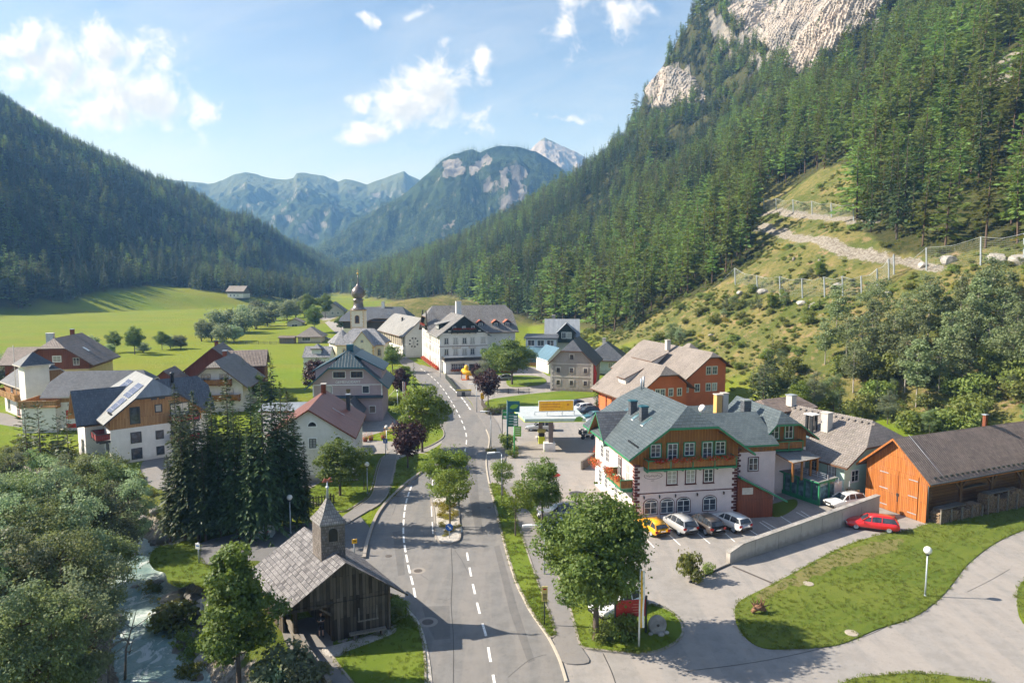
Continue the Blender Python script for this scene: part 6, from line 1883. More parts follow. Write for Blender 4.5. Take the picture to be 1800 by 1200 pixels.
def behind_church():
 p = AT(596,583,236)
 h = House('rectory', 'White house with wide grey hipped roof right behind the church tower', (-59.0,238,0),-2, 'house')
 h.block(0,0,21.5,15,13.6,9.6, axis='x', oe=1.2, og=1.2, hf=.75, hb=.75, roof='slate_dark', bands=(('wall', 0,6.4, 'cream'),('timber_wall', 6.4,99, 'dark_wood')))
 h.rows('F', 0,(10,12.6,15.2,17.8),4.4,1.0,1.3); h.rows('F', 0,(12.6,15.2,17.8),1.4,1.0,1.3); h.chimney(12.6,7,12.5,15.4,1.0,.9, 'white')
 h.block(9.5,-.8,10.5,6,11.2,9.4, oe=.6, og=.4, hf=.6, roof='slate_dark', bands=(('dormer_wall', 6,99, 'dark_wood'),), name_roof='dormer_roof', z0=6)
 p = P(534,655)
 h = House('chapel', 'Small windowless white chapel with pale shingle roof beside the dark red tree', (p.x, p.y, 0),0, 'chapel')
 h.block(0,0,6.6,5.4,6.6,4.3, axis='x', oe=.3, og=.25, roof='shingle_church', rim='plaster_pale', bands=(('wall', 0,99, 'white'),))
 h.block(2.0,0.6,2.4,2.6,7.3,6.3, oe=.3, og=.3, hf=.9, hb=.9, roof='shingle_church', bands=(('turret_wall', 4.5,99, 'white'),), name_roof='turret_roof', z0=4.5)
 # churchyard wall
 a, b = P(640,652), P(676,652); mb = MB(); ribbon_mb(mb, [(a.x, a.y, 0),(b.x, b.y, 0)],.4,-.2,1.7); tag(mb.obj('churchyard_wall', M['plaster_pale']), 'Pale rendered wall in front of the church beside the round tree', 'wall')
behind_church()
# ================================================================== TOWN HALL
def town_hall():
 h = House('town_hall', 'Mauve town hall with blue-green half-hipped roof and white lettering', P(552,742),5, 'town hall')
 h.block(0,0,11.54,10.8,12.1,7.0, oe=1.25, og=1.1, hf=.42, hb=.3, roof='seam_teal', rim='teal_trim', soffit='brown_wood', t=.26, bands=(('wall', 0,4.4, 'mauve'),('upper_wall', 4.42,99, 'mauve')))
 kw = dict(trim='white_frame', tw=.10, frame='brown_wood')
 h.win('F', 4.4,0,7.6,2.0,1.05, mull=(3,0), glass='glass_dark', **kw); h.win('F', 7.35,0,7.6,2.0,1.05, mull=(3,0), glass='glass_dark', **kw)
 for x in (2.6,8.8): h.win('F', x, 0,4.95,1.05,1.15, mull=(0,0), glass='glass', trim='white_frame', tw=.1, frame='dark_metal')
 h.win('F', 9.85,0,1.55,.95,1.1, mull=(0,1), glass='glass_dark', **kw)
 h.win('F', 6.6,0,1.55,1.4,1.1, mull=(1,1), glass='glass_dark', **kw)
 b = MB(); b.box((-.06,-.08,6.32),(11.6,-.0,6.45)); b.box((-.06,-.05,4.5),(.12,-.0,6.3)); b.box((11.42,-.05,4.5),(11.6,0,6.3)); h.part('string_course', b, [M['white_paint']])
 b = MB(); b.slab([(1.5,-.65,4.25),(11.75,-.65,4.25),(11.75,0,4.55),(1.5,0,4.55)],[[0,1,2,3]],.12); h.part('canopy', b, [M['seam_teal']])
 o = child('lettering', text_mesh('GEMEINDEAMT', .62, M['white_paint'],.015), h.root, (5.85,-.02,6.85))
 cr = MB(); cr.prism([(5.5,-.05,5.65),(6.2,-.05,5.65),(6.2,-.05,5.2),(5.85,-.05,4.85),(5.5,-.05,5.2)][::-1],(0,.05,0)); h.part('coat_of_arms', cr, [m_plain('crest_paint', (.16,.12,.05))])
 # shed dormers on both slopes
 for sx in (-1,1):
  cx = 5.77
  d = MB(); V = [(cx + sx * 1.2,1.2,11.35),(cx + sx * 6.1,1.2,8.7),(cx + sx * 6.1,10.5,8.7),(cx + sx * 1.2,10.5,11.35)]
  d.slab(V, [[0,1,2,3]],.18,0,1)
  d.prism([(cx + sx * 2.2,1.6,9.4),(cx + sx * 5.6,1.6,7.0),(cx + sx * 5.6,1.6,8.8),(cx + sx * 2.2,1.6,10.5)],(0,8.5,0),2)
  h.part('dormer', d, [M['seam_teal'], M['teal_trim'], M['mauve']])
 mb = MB(); mb.box((5.2,3.2,11.4),(6.4,4.4,12.9)); h.part('roof_vent', mb, [M['teal_trim']])
 # entrance wing with swept roof
 h.block(5.3,-7.2,3.2,6.4,4.6,2.9, oe=.4, og=.3, hf=.95, roof='slate_dark', rim='teal_trim', bands=(('entrance_wall', 0,99, 'white'),), name_roof='entrance_roof')
 dd = MB(); dd.prism([(6.4,-7.25,0),(7.5,-7.25,0)] + [(6.95 + .55 * math.cos(math.pi * k / 8),-7.25,1.7 + .6 * math.sin(math.pi * k / 8)) for k in range(9)],(0,.06,0)); h.part('door', dd, [M['blue_wall']])
 da = MB(); da.box((6.15,-7.22,0),(6.38,-7.2,2.2)); da.box((7.52,-7.22,0),(7.75,-7.2,2.2)); h.part('door_surround', da, [M['ochre']])
town_hall()
# ================================================================== WHITE HOUSE WITH RED ROOF
def white_house():
 h = House('white_house', 'Plain white house with a red-brown sheet metal roof and lunette window', (-29.2,79.8,0),7.0, 'house')
 h.block(0,0,9.9,13.0,9.1,5.85, oe=.55, og=.5, roof='seam_red', rim='board_red', t=.2, bands=(('wall', 0,99, 'white'),))
 kw = dict(trim='white_paint', tw=.14, mull=(1,2), frame='dark_metal')
 h.win('F', 5.3,0,6.95,.95,.52, trim='white_paint', tw=.14, arch=.5, mull=(1,0), frame='dark_metal', glass='glass_dark')
 h.win('F', 5.3,0,4.3,.85,1.15, **kw); h.win('F', 8.3,0,4.6,.85,1.0, trim='white_paint', tw=.12, arch=.45, frame='dark_metal', glass='glass_dark')
 h.win('F', 7.0,0,1.3,.85,1.15, **kw); h.win('F', 3.0,0,1.3,.85,1.15, **kw); h.win('F', 3.0,0,4.3,.85,1.15, **kw)
 h.chimney(5.0,11.5,8.5,10.2,.6,.6, 'board_red', 'plaster_pale'); h.chimney(8.4,10.2,6.8,8.9,.5,.5, 'dark_metal', 'metal_grey')
 rl = MB(); k = -3.35 / 5.3; rl.beam((7.0,5.2,9.1 + k * 1.7 + .08),(8.5,5.2,9.1 + k * 3.2 + .08),.12,.05); h.part('roof_ladder', rl, [M['metal_grey']])
 h.block(-3.8,13.4,6.0,6.0,6.9,6.4, axis='x', oe=.3, og=.3, roof='seam_grey', rim='board_red', bands=(('annex_wall', 0,99, 'white'),), name_roof='annex_roof')
 pl = MB(); pl.box((0,-.03,.0),(10.6,-.0,1.0)); h.part('plinth', pl, [M['plaster_pale']])
white_house()
# ================================================================== LEFT VILLAGE
def apartment_house():
 h = House('apartment_house', 'Apartment house with larch boarded upper floors, red balconies and solar panels', P(197,818),41, 'apartment house')
 rm = dict(rim='dark_metal', soffit='board_light')
 h.block(0,0,11.4,12.5,10.9,6.4, oe=.9, og=.9, hf=.42, hb=.5, roof='seam_silver', bands=(('wall', 0,4.7, 'white'),('timber_wall', 4.7,99, 'board_light')), **rm)
 h.block(-2.2,4.2,7.5,5.6,9.4,6.0, axis='x', oe=.7, og=1.0, roof='tile_dark', bands=(('bay_wall', 0,4.7, 'white'),('bay_timber_wall', 4.7,99, 'board_light')), name_roof='bay_roof', **rm)
 h.block(7.0,4.0,6.5,6.0,9.9,6.4, axis='x', oe=.8, og=.8, hb=.3, roof='tile_dark', bands=(('rear_wall', 0,4.7, 'white'),('rear_timber_wall', 4.7,99, 'board_light')), name_roof='rear_roof', **rm)
 k = (10.9 - 6.4) / 5.7
 sp = MB()
 for x0, x1, y0, y1 in ((.3,2.4,1.2,3.6),(2.55,4.5,1.2,4.2),(2.6,4.4,6.8,9.6)):
  sp.slab([(x0, y0,6.4 + k * x0 + .12),(x0, y1,6.4 + k * x0 + .12),(x1, y1,6.4 + k * x1 + .12),(x1, y0,6.4 + k * x1 + .12)],[[0,1,2,3]],.07,0,1)
 o = h.part('solar_panel', sp, [M['solar'], M['metal_grey']])
 kw = dict(trim='dark_metal', tw=.06, frame='dark_metal', glass='glass')
 h.win('F', 3.0,0,5.2,1.15,2.2, mull=(0,1), **kw); h.win('F', 5.9,0,6.4,.8,1.0, mull=(0,0), **kw)
 for x in (5.4,6.4): h.win('F', x, 0,8.2,.6,.8, mull=(0,0), **kw)
 h.win('F', 8.6,0,5.1,2.4,2.2, mull=(2,0), **kw)
 for z in (2.4,.2): h.win('F', 3.0,0, z + .2,1.2,1.4, mull=(0,0), **kw); h.win('F', 5.9,0, z + .3,.9,1.1, mull=(0,0), **kw); h.win('F', 8.6,0, z, 2.4,2.0, mull=(2,0), **kw)
 M.setdefault('board_wine', m_boards('wine_red_boards', (.22,.03,.03),(.28,.05,.045),.2))
 for z in (4.9,2.15): h.balcony('F', 7.2,10.8,0, z, 1.4, rail='board_wine', cap='dark_metal')
 h.balcony('L', -.0,3.6,0,3.4,1.6, rail='board_wine', cap='dark_metal'); h.win('L', 6.2,-2.2,.6,1.6,2.0, mull=(1,0), **kw)
 h.win('L', 2.0,0,.6,1.6,2.0, mull=(1,0), **kw)
 sg = MB()
 for k2 in range(6): sg.box((.2,.1 + k2 * .35,6.62),(.35,.3 + k2 * .35,6.85))
 h.part('snow_guard', sg, [M['dark_metal']])
 mb = MB(); mb.lathe([(.22,0),(.22,1.2),(.34,1.22),(.3,1.5),(.05,1.62)],(9.4,6.2,9.3),10); h.part('flue', mb, [M['dark_metal']])
apartment_house()
def fire_station():
 p0 = P(10,722);
 h = House('fire_station', 'White fire station with slim hose tower, dark roofs and wooden balconies', (p0.x, p0.y, 0),-40, 'fire station')
 h.block(0,0,12.0,9.0,9.2,5.9, axis='x', oe=.5, og=.5, hf=.5, hb=.2, roof='slate_dark', rim='plaster_pale', bands=(('wall', 0,3.6, 'white'),('timber_wall', 3.6,99, 'board_light')))
 h.balcony('F', .2,11.6,0,3.5,1.3, rail='board_light', cap='board_light')
 h.win('F', 8.2,0,.1,1.5,2.6, trim='red', tw=.08, mull=(0,1)); h.win('F', 10.6,0,.9,1.0,1.5, mull=(1,0), trim='dark_metal'); h.win('F', 2.5,0,.6,1.2,1.8, trim='dark_metal', mull=(1,0))
 h.win('F', 5.0,0,4.0,1.2,1.6, trim='brown_wood')
 w = MB(); w.box((-3.0,1.0,-.3),(-.003,7.0,5.0)); h.part('side_wall', w, [M['white']])
 # hose tower
 t = MB(); t.box((12.1,-.6,-.3),(15.4,3.0,10.0)); h.part('tower', t, [M['white']])
 r = MB(); r.slab([(11.4,-1.3,9.8),(16.1,-1.3,9.8),(16.1,3.7,9.8),(11.4,3.7,9.8),(13.75,1.2,11.9)],[[0,1,4],[1,2,4],[2,3,4],[3,0,4]],.2,0,1); h.part('tower_roof', r, [M['slate_dark'], M['plaster_pale']])
 mb = MB(); mb.tube([(11.2,-.9,2.5),(11.2,-.9,13.0)],.06,6); h.part('mast', mb, [M['plaster_pale']])
 p1 = P(84,757)
 h2 = House('fire_hall', 'Engine hall with dark roof, wooden balcony and red striped wall beside the hose tower', (p1.x, p1.y, 0),8, 'fire station')
 h2.block(0,0,14.0,9.5,9.0,5.9, axis='x', oe=.5, og=.6, hf=.45, hb=.45, roof='slate_dark', rim='plaster_pale', bands=(('wall', 0,4.6, 'white'),('timber_wall', 4.6,99, 'board_light')))
 h2.balcony('F', -3.2,2.2,0,4.2,1.6, rail='board_light', cap='board_light'); h2.balcony('L', -1.2,4,0,4.2,3.0, rail='board_light', cap='board_light')
 b = MB(); b.box((-3.0,-1.3,-.3),(2.0,-.004,4.0)); h2.part('lower_wall', b, [M['white']])
 b = MB(); b.box((2.9,-.06,.4),(6.0,-.0,1.1)); b.box((2.9,-.06,1.9),(6.0,-.0,3.3)); h2.part('red_panel', b, [M['red']])
 o = child('lettering', text_mesh('FEUERWEHR', .5, M['dark_metal'],.01), h2.root, (4.6,-.03,4.1))
 h2.win('L', 6.5,-.0,5.2,1.0,1.4, trim='brown_wood', glass='glass_dark')
fire_station()
def brown_houses():
 h = House('brown_house', 'Big brown timber house with yellow side wall at the meadow edge', (-101.5,139.5,0),12, 'house')
 h.block(0,0,13.0,13.5,11.9,6.6, heR=7.2, oe=1.3, og=1.4, hf=.35, roof='tile_brown', rim='brown_wood', bands=(('wall', 0,5.4, 'yellow_wall'),('timber_wall', 5.4,99, 'board_red')))
 h.block(-5.0,5.0,7.0,8.0,9.4,6.6, axis='x', oe=.8, og=1.0, roof='tile_brown', bands=(('wing_wall', 0,99, 'board_red'),), name_roof='wing_roof')
 h.win('F', 7.0,0,7.0,1.5,1.2, trim='white_frame'); h.win('F', 2.2,0,6.2,1.3,1.8, glass='glass_dark', trim='brown_wood'); h.win('F', 10.6,0,6.2,1.2,1.6, glass='glass_dark', trim='brown_wood')
 for y in (2.5,5.0,7.5): h.win('R', y, 13.0,2.2,1.0,1.5, trim='cream')
 k = (11.9 - 7.2) / 6.5
 mb = MB(); mb.slab([(10.0,5.0,11.9 - k * 3.5 + .1),(10.0,6.0,11.9 - k * 3.5 + .1),(11.2,6.0,11.9 - k * 4.7 + .1),(11.2,5.0,11.9 - k * 4.7 + .1)],[[0,1,2,3]],.08,0,1); h.part('skylight', mb, [M['white_paint'], M['dark_metal']])
 h.chimney(6.0,11.0,10.6,12.9,.7,.7, 'board_red', 'galv'); h.chimney(3.2,7.0,9.2,12.4,1.4,.9, 'galv', 'white_paint')
 # alpine house and the one behind it
 h = House('alpine_house', 'White alpine house with grey-brown gable roof and orange wood balconies', (-58.5,122.5,0),8, 'house')
 h.block(0,0,9.2,11.5,9.5,5.7, oe=1.4, og=1.5, hf=.22, roof='tile_grey', rim='brown_wood', bands=(('wall', 0,99, 'white'),))
 h.balcony('F', 1.3,7.4,0,5.2,1.2, rail='board_honey', cap='board_honey'); h.balcony('F', .4,8.8,0,2.4,1.2, rail='board_honey', cap='board_honey')
 for x in (2.9,6.0): h.win('F', x, 0,5.3,1.5,1.7, glass='glass_dark', trim='brown_wood', tw=.06)
 for x in (2.4,6.6): h.win('F', x, 0,2.5,1.8,1.8, glass='glass', trim='brown_wood', tw=.06)
 h.chimney(4.2,8,8.0,10.4,.7,.7, 'board_red', 'galv')
 h = House('timber_house', 'Dark brown timber house right behind the white alpine house', (-66.5,137.5,0),14, 'house')
 h.block(0,0,11.0,10.5,10.3,5.8, oe=1.1, og=1.2, roof='tile_brown', rim='brown_wood', bands=(('wall', 0,99, 'board_red'),))
 h.block(6,3,9,6.5,8.9,6.4, axis='x', oe=.7, og=.5, roof='tile_brown', bands=(('wing_wall', 0,99, 'board_red'),), name_roof='wing_roof')
 h.chimney(5.2,6,9.0,11.0,.7,.7, 'board_red', 'dark_metal')
 for (u, v, Y, w, d, he, hr, ax, lab, mt, nm) in [(168,662,128,7.0,6.0,3.0,5.2, 'x', 'Low brown barn roof behind the fire hall', 'tile_brown', 'outbuilding'),(262,675,128,5.6,6.0,4.6,7.0, 'y', 'Small brown gable roof behind the solar panel roof', 'tile_brown', 'outbuilding')]:
  p = AT(u, v, Y); h = House(nm, lab, (p.x, p.y, 0),10, 'outbuilding'); h.block(0,0, w, d, hr, he, axis=ax, roof=mt, oe=.6, og=.6, bands=(('wall', 0,99, 'board_red'),))
 # meadow huts
 p = P(524,603); h = House('pavilion_hut', 'Square hut with hipped grey roof at the sports ground', (p.x, p.y, 0),4, 'hut')
 h.block(0,0,8.2,8,5.8,3.0, oe=1.0, og=1.0, hf=1, hb=1, roof='tile_grey', bands=(('wall', 0,99, 'plaster_pale'),)); h.win('F', 3.0,0,.8,3.0,1.6, mull=(2,0), glass='glass', trim='white_frame')
 p = P(505,580); h = House('shed', 'Grey shed with a low gable roof beyond the hipped hut', (p.x, p.y, 0),8, 'shed')
 h.block(0,0,6.6,7,5.3,3.6, oe=.6, og=.5, roof='tile_grey', bands=(('wall', 0,99, 'plaster_pale'),)); h.win('F', 3.3,0,.6,2.6,2.0, trim='white_frame', mull=(1,1))
 p = P(491,604); h = House('wood_hut', 'Low wooden hut with a flat brown roof at the meadow edge', (p.x, p.y, 0),2, 'hut')
 h.block(0,0,5.2,3.4,2.8,2.3, axis='x', oe=.4, og=.4, roof='tile_brown', bands=(('wall', 0,99, 'board_grey'),))
 q = ONG(400,522); h = House('farmhouse', 'Remote farmhouse half hidden under the dark slope above the meadow', (q.x, q.y, q.z - .5),-8, 'farmhouse')
 h.block(0,0,13,10,9.0,5.5, axis='x', oe=1, og=1, roof='tile_grey', bands=(('wall', 0,3, 'white'),('timber_wall', 3,99, 'board_grey'))); h.rows('F', 0,(2.5,5.5,8.5),1,1.2,1.4)
 q = P(585,570); h = House('house_far', 'Far grey roofed house between round trees at the village end', (q.x - 14, q.y + 30,0),6, 'house'); h.root.name = 'village_end_house'
 h.block(0,0,12,12,10,5.5, oe=1, og=1, roof='tile_grey', bands=(('wall', 0,99, 'plaster_pale'),)); h.rows('F', 0,(3,6,9),3.4,1.2,1.3)
brown_houses()
# ================================================================== GATE CHAPEL in the foreground
def gate_chapel():
 a = P(686,1107); rot = 21.5; c, s = math.cos(R(rot)), math.sin(R(rot)); W_ = 6.5
 h = House('gate_chapel', 'Weathered timber gate chapel with shingle roof and a small bell tower', (a.x - W_ * c, a.y - W_ * s, 0), rot, 'chapel', shear=.26)
 D = 6.4; he, hr = 3.45,5.75
 h.block(0,0, W_, D, hr, he, oe=.95, og=.75, roof='shingle_old', rim='board_old', soffit='board_old', t=.12, walls=False)
 w = MB()      # front wall with the gateway opening on one side
 w.prism([(2.55,0,-.2),(W_, 0,-.2),(W_, 0, he - .1),(3.25,0, hr - .15),(2.55,0, hr - .6)][::1],(0,.12,0))
 w.prism([(.0,0,2.55),(2.547,0,2.55),(2.547,0, hr - .62),(0,0, he - .1)],(0,.12,0))
 h.part('front_wall', w, [M['board_old']])
 w = MB(); w.box((W_ - .12,.123,-.2),(W_, D, he - .1)); w.box((-.0, D * .35,-.6),(.12, D, he - .1)); w.box((2.9, D - .12,-.2),(W_ - .123, D, he - .1))
 w.prism([(0, D - .11,2.5),(W_, D - .11,2.5),(W_, D - .11, he - .1),(3.25, D - .11, hr - .15),(0, D - .11, he - .1)],(0,.1,0)); w.box((2.6,.125,-.2),(2.72, D - .125, he)); h.part('side_wall', w, [M['board_old']])
 fr = MB()
 for x in (0.0,2.45): fr.box((x, -.09,-.4),(x + .24,.16,2.6))
 for x in (W_ - .2,): fr.box((x, -.06,-.2),(x + .22,.14, he - .05))
 fr.box((-.15,-.10,2.5),(W_ + .15,-.0,2.72)); fr.beam((2.45,-.03,1.9),(1.7,-.03,2.5),.12,.14); h.part('corner_post', MB().box((0, D - .2,-.4),(.24, D + .04,3.0)),[M['board_old']])
 h.part('timber_frame', fr, [M['board_old']])
 gb = MB()   # cover strips of the gable boarding
 for k in range(17):
  x = .3 + k * .365; zt = min(he + (hr - he) * x / 3.25, he + (hr - he) * (W_ - x) / 3.25) - .2
  if zt > 2.8: gb.box((x, -.035,2.73),(x + .07,-.003, zt))
 h.part('cover_strip', gb, [M['board_old']])
 sh = MB(); sh.box((4.25,-.09,1.05),(5.65,-.005,1.13)); sh.box((4.3,-.05,1.133),(4.36,-.005,2.05)); sh.box((5.54,-.05,1.133),(5.6,-.005,2.05)); h.part('window_ledge', sh, [M['deadwood']])
 sl = MB()
 for k in range(7): sl.box((4.4 + k * .165,-.03,1.14),(4.52 + k * .165,-.004,2.02))
 h.part('window_shutter', sl, [M['board_old']])
 # bell tower astride the ridge
 x, y, r = 3.25,2.2,.82
 t = MB(); t.box((x - r, y - r, 4.3),(x + r, y + r, 7.95)); h.part('bell_tower', t, [m_roof('tower_shingles', (.10,.085,.075),(.21,.185,.165),.13,.20,.008, rough=.9, bumpd=.02)])
 o = MB(); o.prism([(x - .3, y - r - .02,6.5),(x + .3, y - r - .02,6.5)] + [(x + .3 * math.cos(math.pi * k / 8), y - r - .02,7.15 + .3 * math.sin(math.pi * k / 8)) for k in range(9)],(0,.025,0)); h.part('bell_opening', o, [M['black']])
 of = MB(); of.box((x - .4, y - r - .06,6.42),(x + .4, y - r - .01,6.5)); of.box((x - .38, y - r - .05,6.503),(x - .3, y - r - .01,7.2)); of.box((x + .3, y - r - .05,6.503),(x + .38, y - r - .01,7.2)); h.part('opening_frame', of, [M['board_grey']])
 e = r + .10; rf = MB(); V = [(x - e, y - e, 7.8),(x + e, y - e, 7.8),(x + e, y + e, 7.8),(x - e, y + e, 7.8),(x - .47, y - .47,8.5),(x + .47, y - .47,8.5),(x + .47, y + .47,8.5),(x - .47, y + .47,8.5),(x, y, 9.55)]
 rf.slab(V, [[0,1,5,4],[1,2,6,5],[2,3,7,6],[3,0,4,7],[4,5,8],[5,6,8],[6,7,8],[7,4,8]],.1); h.part('tower_roof', rf, [m_roof('spire_shingles', (.12,.115,.11),(.26,.25,.24),.16,.24,.01, rough=.9)])
 sp = MB(); sp.tube([(x, y, 9.4),(x, y, 10.1),(x, y, 10.6)],[.12,.05,.03],8); sp.ball((x, y, 10.15),.12,8); h.part('spire_tip', sp, [M['galv']])
 ro = MB(); ro.prism([(x - .3, y, 10.6),(x + .12, y, 10.58),(x + .3, y, 10.78),(x + .22, y, 10.85),(x + .05, y, 10.72),(x - .18, y, 10.82)],(0,.04,0)); ro.box((x - .35, y - .02,10.52),(x + .35, y + .02,10.57)); h.part('weathercock', ro, [m_plain('red_weathercock', (.4,.12,.08))])
 st = MB()     # stones along the foot
 for k in range(16): st.ball((2.9 + k * .24,-.25 - .1 * math.sin(k * 2.1),.02),.13 + .04 * math.sin(k * 1.7),5, sq=(1.1,.9,.6))
 h.part('plinth_stone', st, [M['concrete']])
 return h
CHAPEL = gate_chapel()
def chapel_point(x, y, z=0):
 return CHAPEL.root.matrix_basis @ Vector((x - CHAPEL.shear * y, y, z))
# ================================================================== VEHICLES
def car_meshes(L, Wd, Hh, kind, col, dark=False):
 """one body style: lofted body, glass, wheels and lamps; x across, y along (front at -y)"""
 w = Wd / 2; gl = .30 if kind != 'suv' else .36      # sill height
 # stations along the length: y, belt z, half width, roof?
 if kind == 'hatch': top = [(-.5,.60),(-.49,.68),(-.44,.74),(-.20,.88),(-.17,.93)]; roof = [(-.17,.93),(-.02,1.36),(.12,1.44),(.28,1.41),(.40,1.25),(.475,.98)]; belt_b = .96
 elif kind == 'wagon': top = [(-.5,.60),(-.49,.68),(-.44,.75),(-.24,.87),(-.21,.92)]; roof = [(-.21,.92),(-.07,1.36),(.06,1.45),(.30,1.43),(.42,1.36),(.48,1.0)]; belt_b = .98
 else: top = [(-.5,.70),(-.49,.80),(-.45,.90),(-.25,1.02),(-.22,1.06)]; roof = [(-.22,1.06),(-.08,1.52),(.06,1.62),(.30,1.60),(.42,1.50),(.485,1.12)]; belt_b = 1.10
 k = Hh / max(z for _, z in roof)
 belt = [(y, z * k) for y, z in top] + [(roof[-1][0] - .02, belt_b * k),(.492, belt_b * k * .93),(.5, belt_b * k * .62),(.495, gl + .1)]
 ys = [b[0] for b in belt]
 N = 26; body = MB(); rows = []
 for i in range(N):
  y = -.5 + i / (N - 1)
  zb = np.interp(y, [b[0] for b in belt[:-1]],[b[1] for b in belt[:-1]])
  e = 1 - .16 * max(0,(abs(y) - .36) / .14) ** 2
  wb = w * e; zs = gl - .02 + .10 * max(0,(abs(y) - .40) / .10) ** 1.5
  rows.append([(-wb * .90, y * L, zs),(-wb * .985, y * L, zs + .12),(-wb, y * L, zb * .66),(-wb * .955, y * L, zb * .93),(-wb * .86, y * L, zb),(0, y * L, zb + .025),
      (wb * .86, y * L, zb),(wb * .955, y * L, zb * .93),(wb, y * L, zb * .66),(wb * .985, y * L, zs + .12),(wb * .90, y * L, zs)])
 M_ = len(rows[0]); vs = [p for r in rows for p in r]; fs = []
 for i in range(N - 1):
  for j in range(M_ - 1): fs.append([i * M_ + j, i * M_ + j + 1,(i + 1) * M_ + j + 1,(i + 1) * M_ + j])
  fs.append([i * M_ + M_ - 1, i * M_, (i + 1) * M_, (i + 1) * M_ + M_ - 1])
 fs.append(list(range(M_))); fs.append([(N - 1) * M_ + j for j in range(M_)][::-1])
 body.add(vs, fs, 0, True)
 # cabin: roof skin and pillars in body colour, glass set just inside
 def cab(infl):
  r = []
  for y, z in roof:
   z *= k; f = (z - roof[0][1] * k) / (Hh - roof[0][1] * k + 1e-6); f = max(0, min(1, f))
   r.append((y * L, z, w * (.90 - .19 * f) + infl))
  return r
 c = cab(0); zbel = [np.interp(y / L, [b[0] for b in belt[:-1]],[b[1] for b in belt[:-1]]) for y, _, _ in c]
 rf = [(x * s, y, z) for (y, z, x) in c[1:5] for s in (-.93,0,.93)]
 rv = [(p[0], p[1], p[2] + (.03 if i % 3 == 1 else 0)) for i, p in enumerate(rf)]
 body.add(rv + [(p[0], p[1], p[2] - .06) for p in rv],[[i * 3 + j, i * 3 + j + 1, i * 3 + j + 4, i * 3 + j + 3] for i in range(3) for j in range(2)] + [[12 + i * 3 + j, 12 + i * 3 + j + 3,12 + i * 3 + j + 4,12 + i * 3 + j + 1] for i in range(3) for j in range(2)] +
    [[0,3,15,12],[3,6,18,15],[6,9,21,18],[2,14,17,5],[5,17,20,8],[8,20,23,11],[0,12,13,1],[1,13,14,2],[9,10,22,21],[10,11,23,22]],0, True)
 for s in (-1,1):
  for a, b in ((0,1),(5,4)):   # corner pillars
   pa, pb = c[a], c[b]; body.beam((s * pa[2] * .96, pa[0], zbel[a] - .02),(s * pb[2] * .92, pb[0], pb[1] - .01),.09,.09)
  for yb in ((-.02,.17) if kind != 'hatch' else (.05,.24)):
   zt = np.interp(yb, [q[0] for q in roof],[q[1] * k for q in roof]) - .03
   body.beam((s * w * .895, yb * L, np.interp(yb, ys[:-1],[b[1] for b in belt[:-1]]) - .03),(s * w * .70, yb * L + .03, zt),.07,.05)
 glass = MB()
 for s in (-1,1):
  up = [(s * (x * .955), y, z - .035) for (y, z, x) in c]; lo = [(s * w * .885, y, zb - .02) for (y, _, _), zb in zip(c, zbel)]
  n = len(up); vs = up + lo
  glass.add(vs, [[i, i + 1, n + i + 1, n + i] if s < 0 else [i + 1, i, n + i, n + i + 1] for i in range(n - 1)],0)
 for a, b, nm in ((0,1, 'f'),(5,4, 'r')):
  pa, pb = c[a], c[b]
  glass.add([(-pa[2] * .93, pa[0], pa[1] - .01),(pa[2] * .93, pa[0], pa[1] - .01),(pb[2] * .93, pb[0], pb[1] - .03),(-pb[2] * .93, pb[0], pb[1] - .03)],[[0,1,2,3] if a == 0 else [1,0,3,2]],0)
 tr = MB()  # bumpers, sills, grille and number plates
 tr.box((-w * .86,-.5 * L - .015, gl + .02),(w * .86,-.485 * L, gl + .2)); tr.box((-w * .86,.485 * L, gl + .0),(w * .86,.5 * L + .02, gl + .17))
 tr.box((-w * .5,-.5 * L - .02, gl + .23),(w * .5,-.49 * L, gl + .36))
 for s in (-1,1): tr.box((s * w * .93 - .03,-.30 * L, gl - .04),(s * w * .93 + .03,.28 * L, gl + .06))
 pl = MB(); pl.box((-.26,.5 * L + .0, gl + .34),(.26,.5 * L + .03, gl + .45)); pl.box((-.26,-.5 * L - .035, gl + .08),(.26,-.5 * L - .005, gl + .18))
 wr = .33 if kind != 'suv' else .37
 ty = MB(); ty.lathe([(wr * .62,-.10),(wr * .93,-.105),(wr, -.07),(wr, .07),(wr * .93,.105),(wr * .62,.10)],(0,0,0),20)
 rm = MB(); rm.lathe([(wr * .66,-.06),(wr * .66,.112),(wr * .58,.118),(wr * .15,.10),(.03,.125)],(0,0,0),10,0, False)
 arch = MB(); arch.lathe([(wr * 1.16,-.03),(wr * 1.16,.03)],(0,0,0),18)
 return dict(body=body.mesh('body', M[col]), glass=glass.mesh('window', M['glass_dark'], False), trim=tr.mesh('bumper', M['black']), plate=pl.mesh('number_plate', M['white_paint']), tyre=ty.mesh('tyre', M['rubber']), rim=rm.mesh('rim', M['galv']), arch=arch.mesh('wheel_arch', M['black']),
    L=L, w=w, gl=gl, k=k, wr=wr, zl=(.66 if kind != 'suv' else .84) * k, zt=(.80 if kind != 'suv' else .98) * k)
for nm, c in dict(p_yellow=(.80,.38,.01), p_silver=(.48,.49,.50), p_brown=(.075,.062,.058), p_white=(.74,.75,.75), p_red=(.58,.008,.008), p_black=(.012,.013,.015), p_blue=(.02,.05,.12), p_teal=(.05,.16,.19), p_grey=(.19,.20,.21)).items():
 M[nm] = m_paint(nm, c, .3 if nm in ('p_silver', 'p_brown', 'p_grey') else 0)
M['lamp_red'] = m_plain('tail_lamp', (.35,.012,.01),.15); M['lamp_clear'] = m_plain('head_lamp', (.65,.66,.66),.12)
M['interior'] = m_plain('car_interior', (.03,.03,.032),.8)
CARS = {}
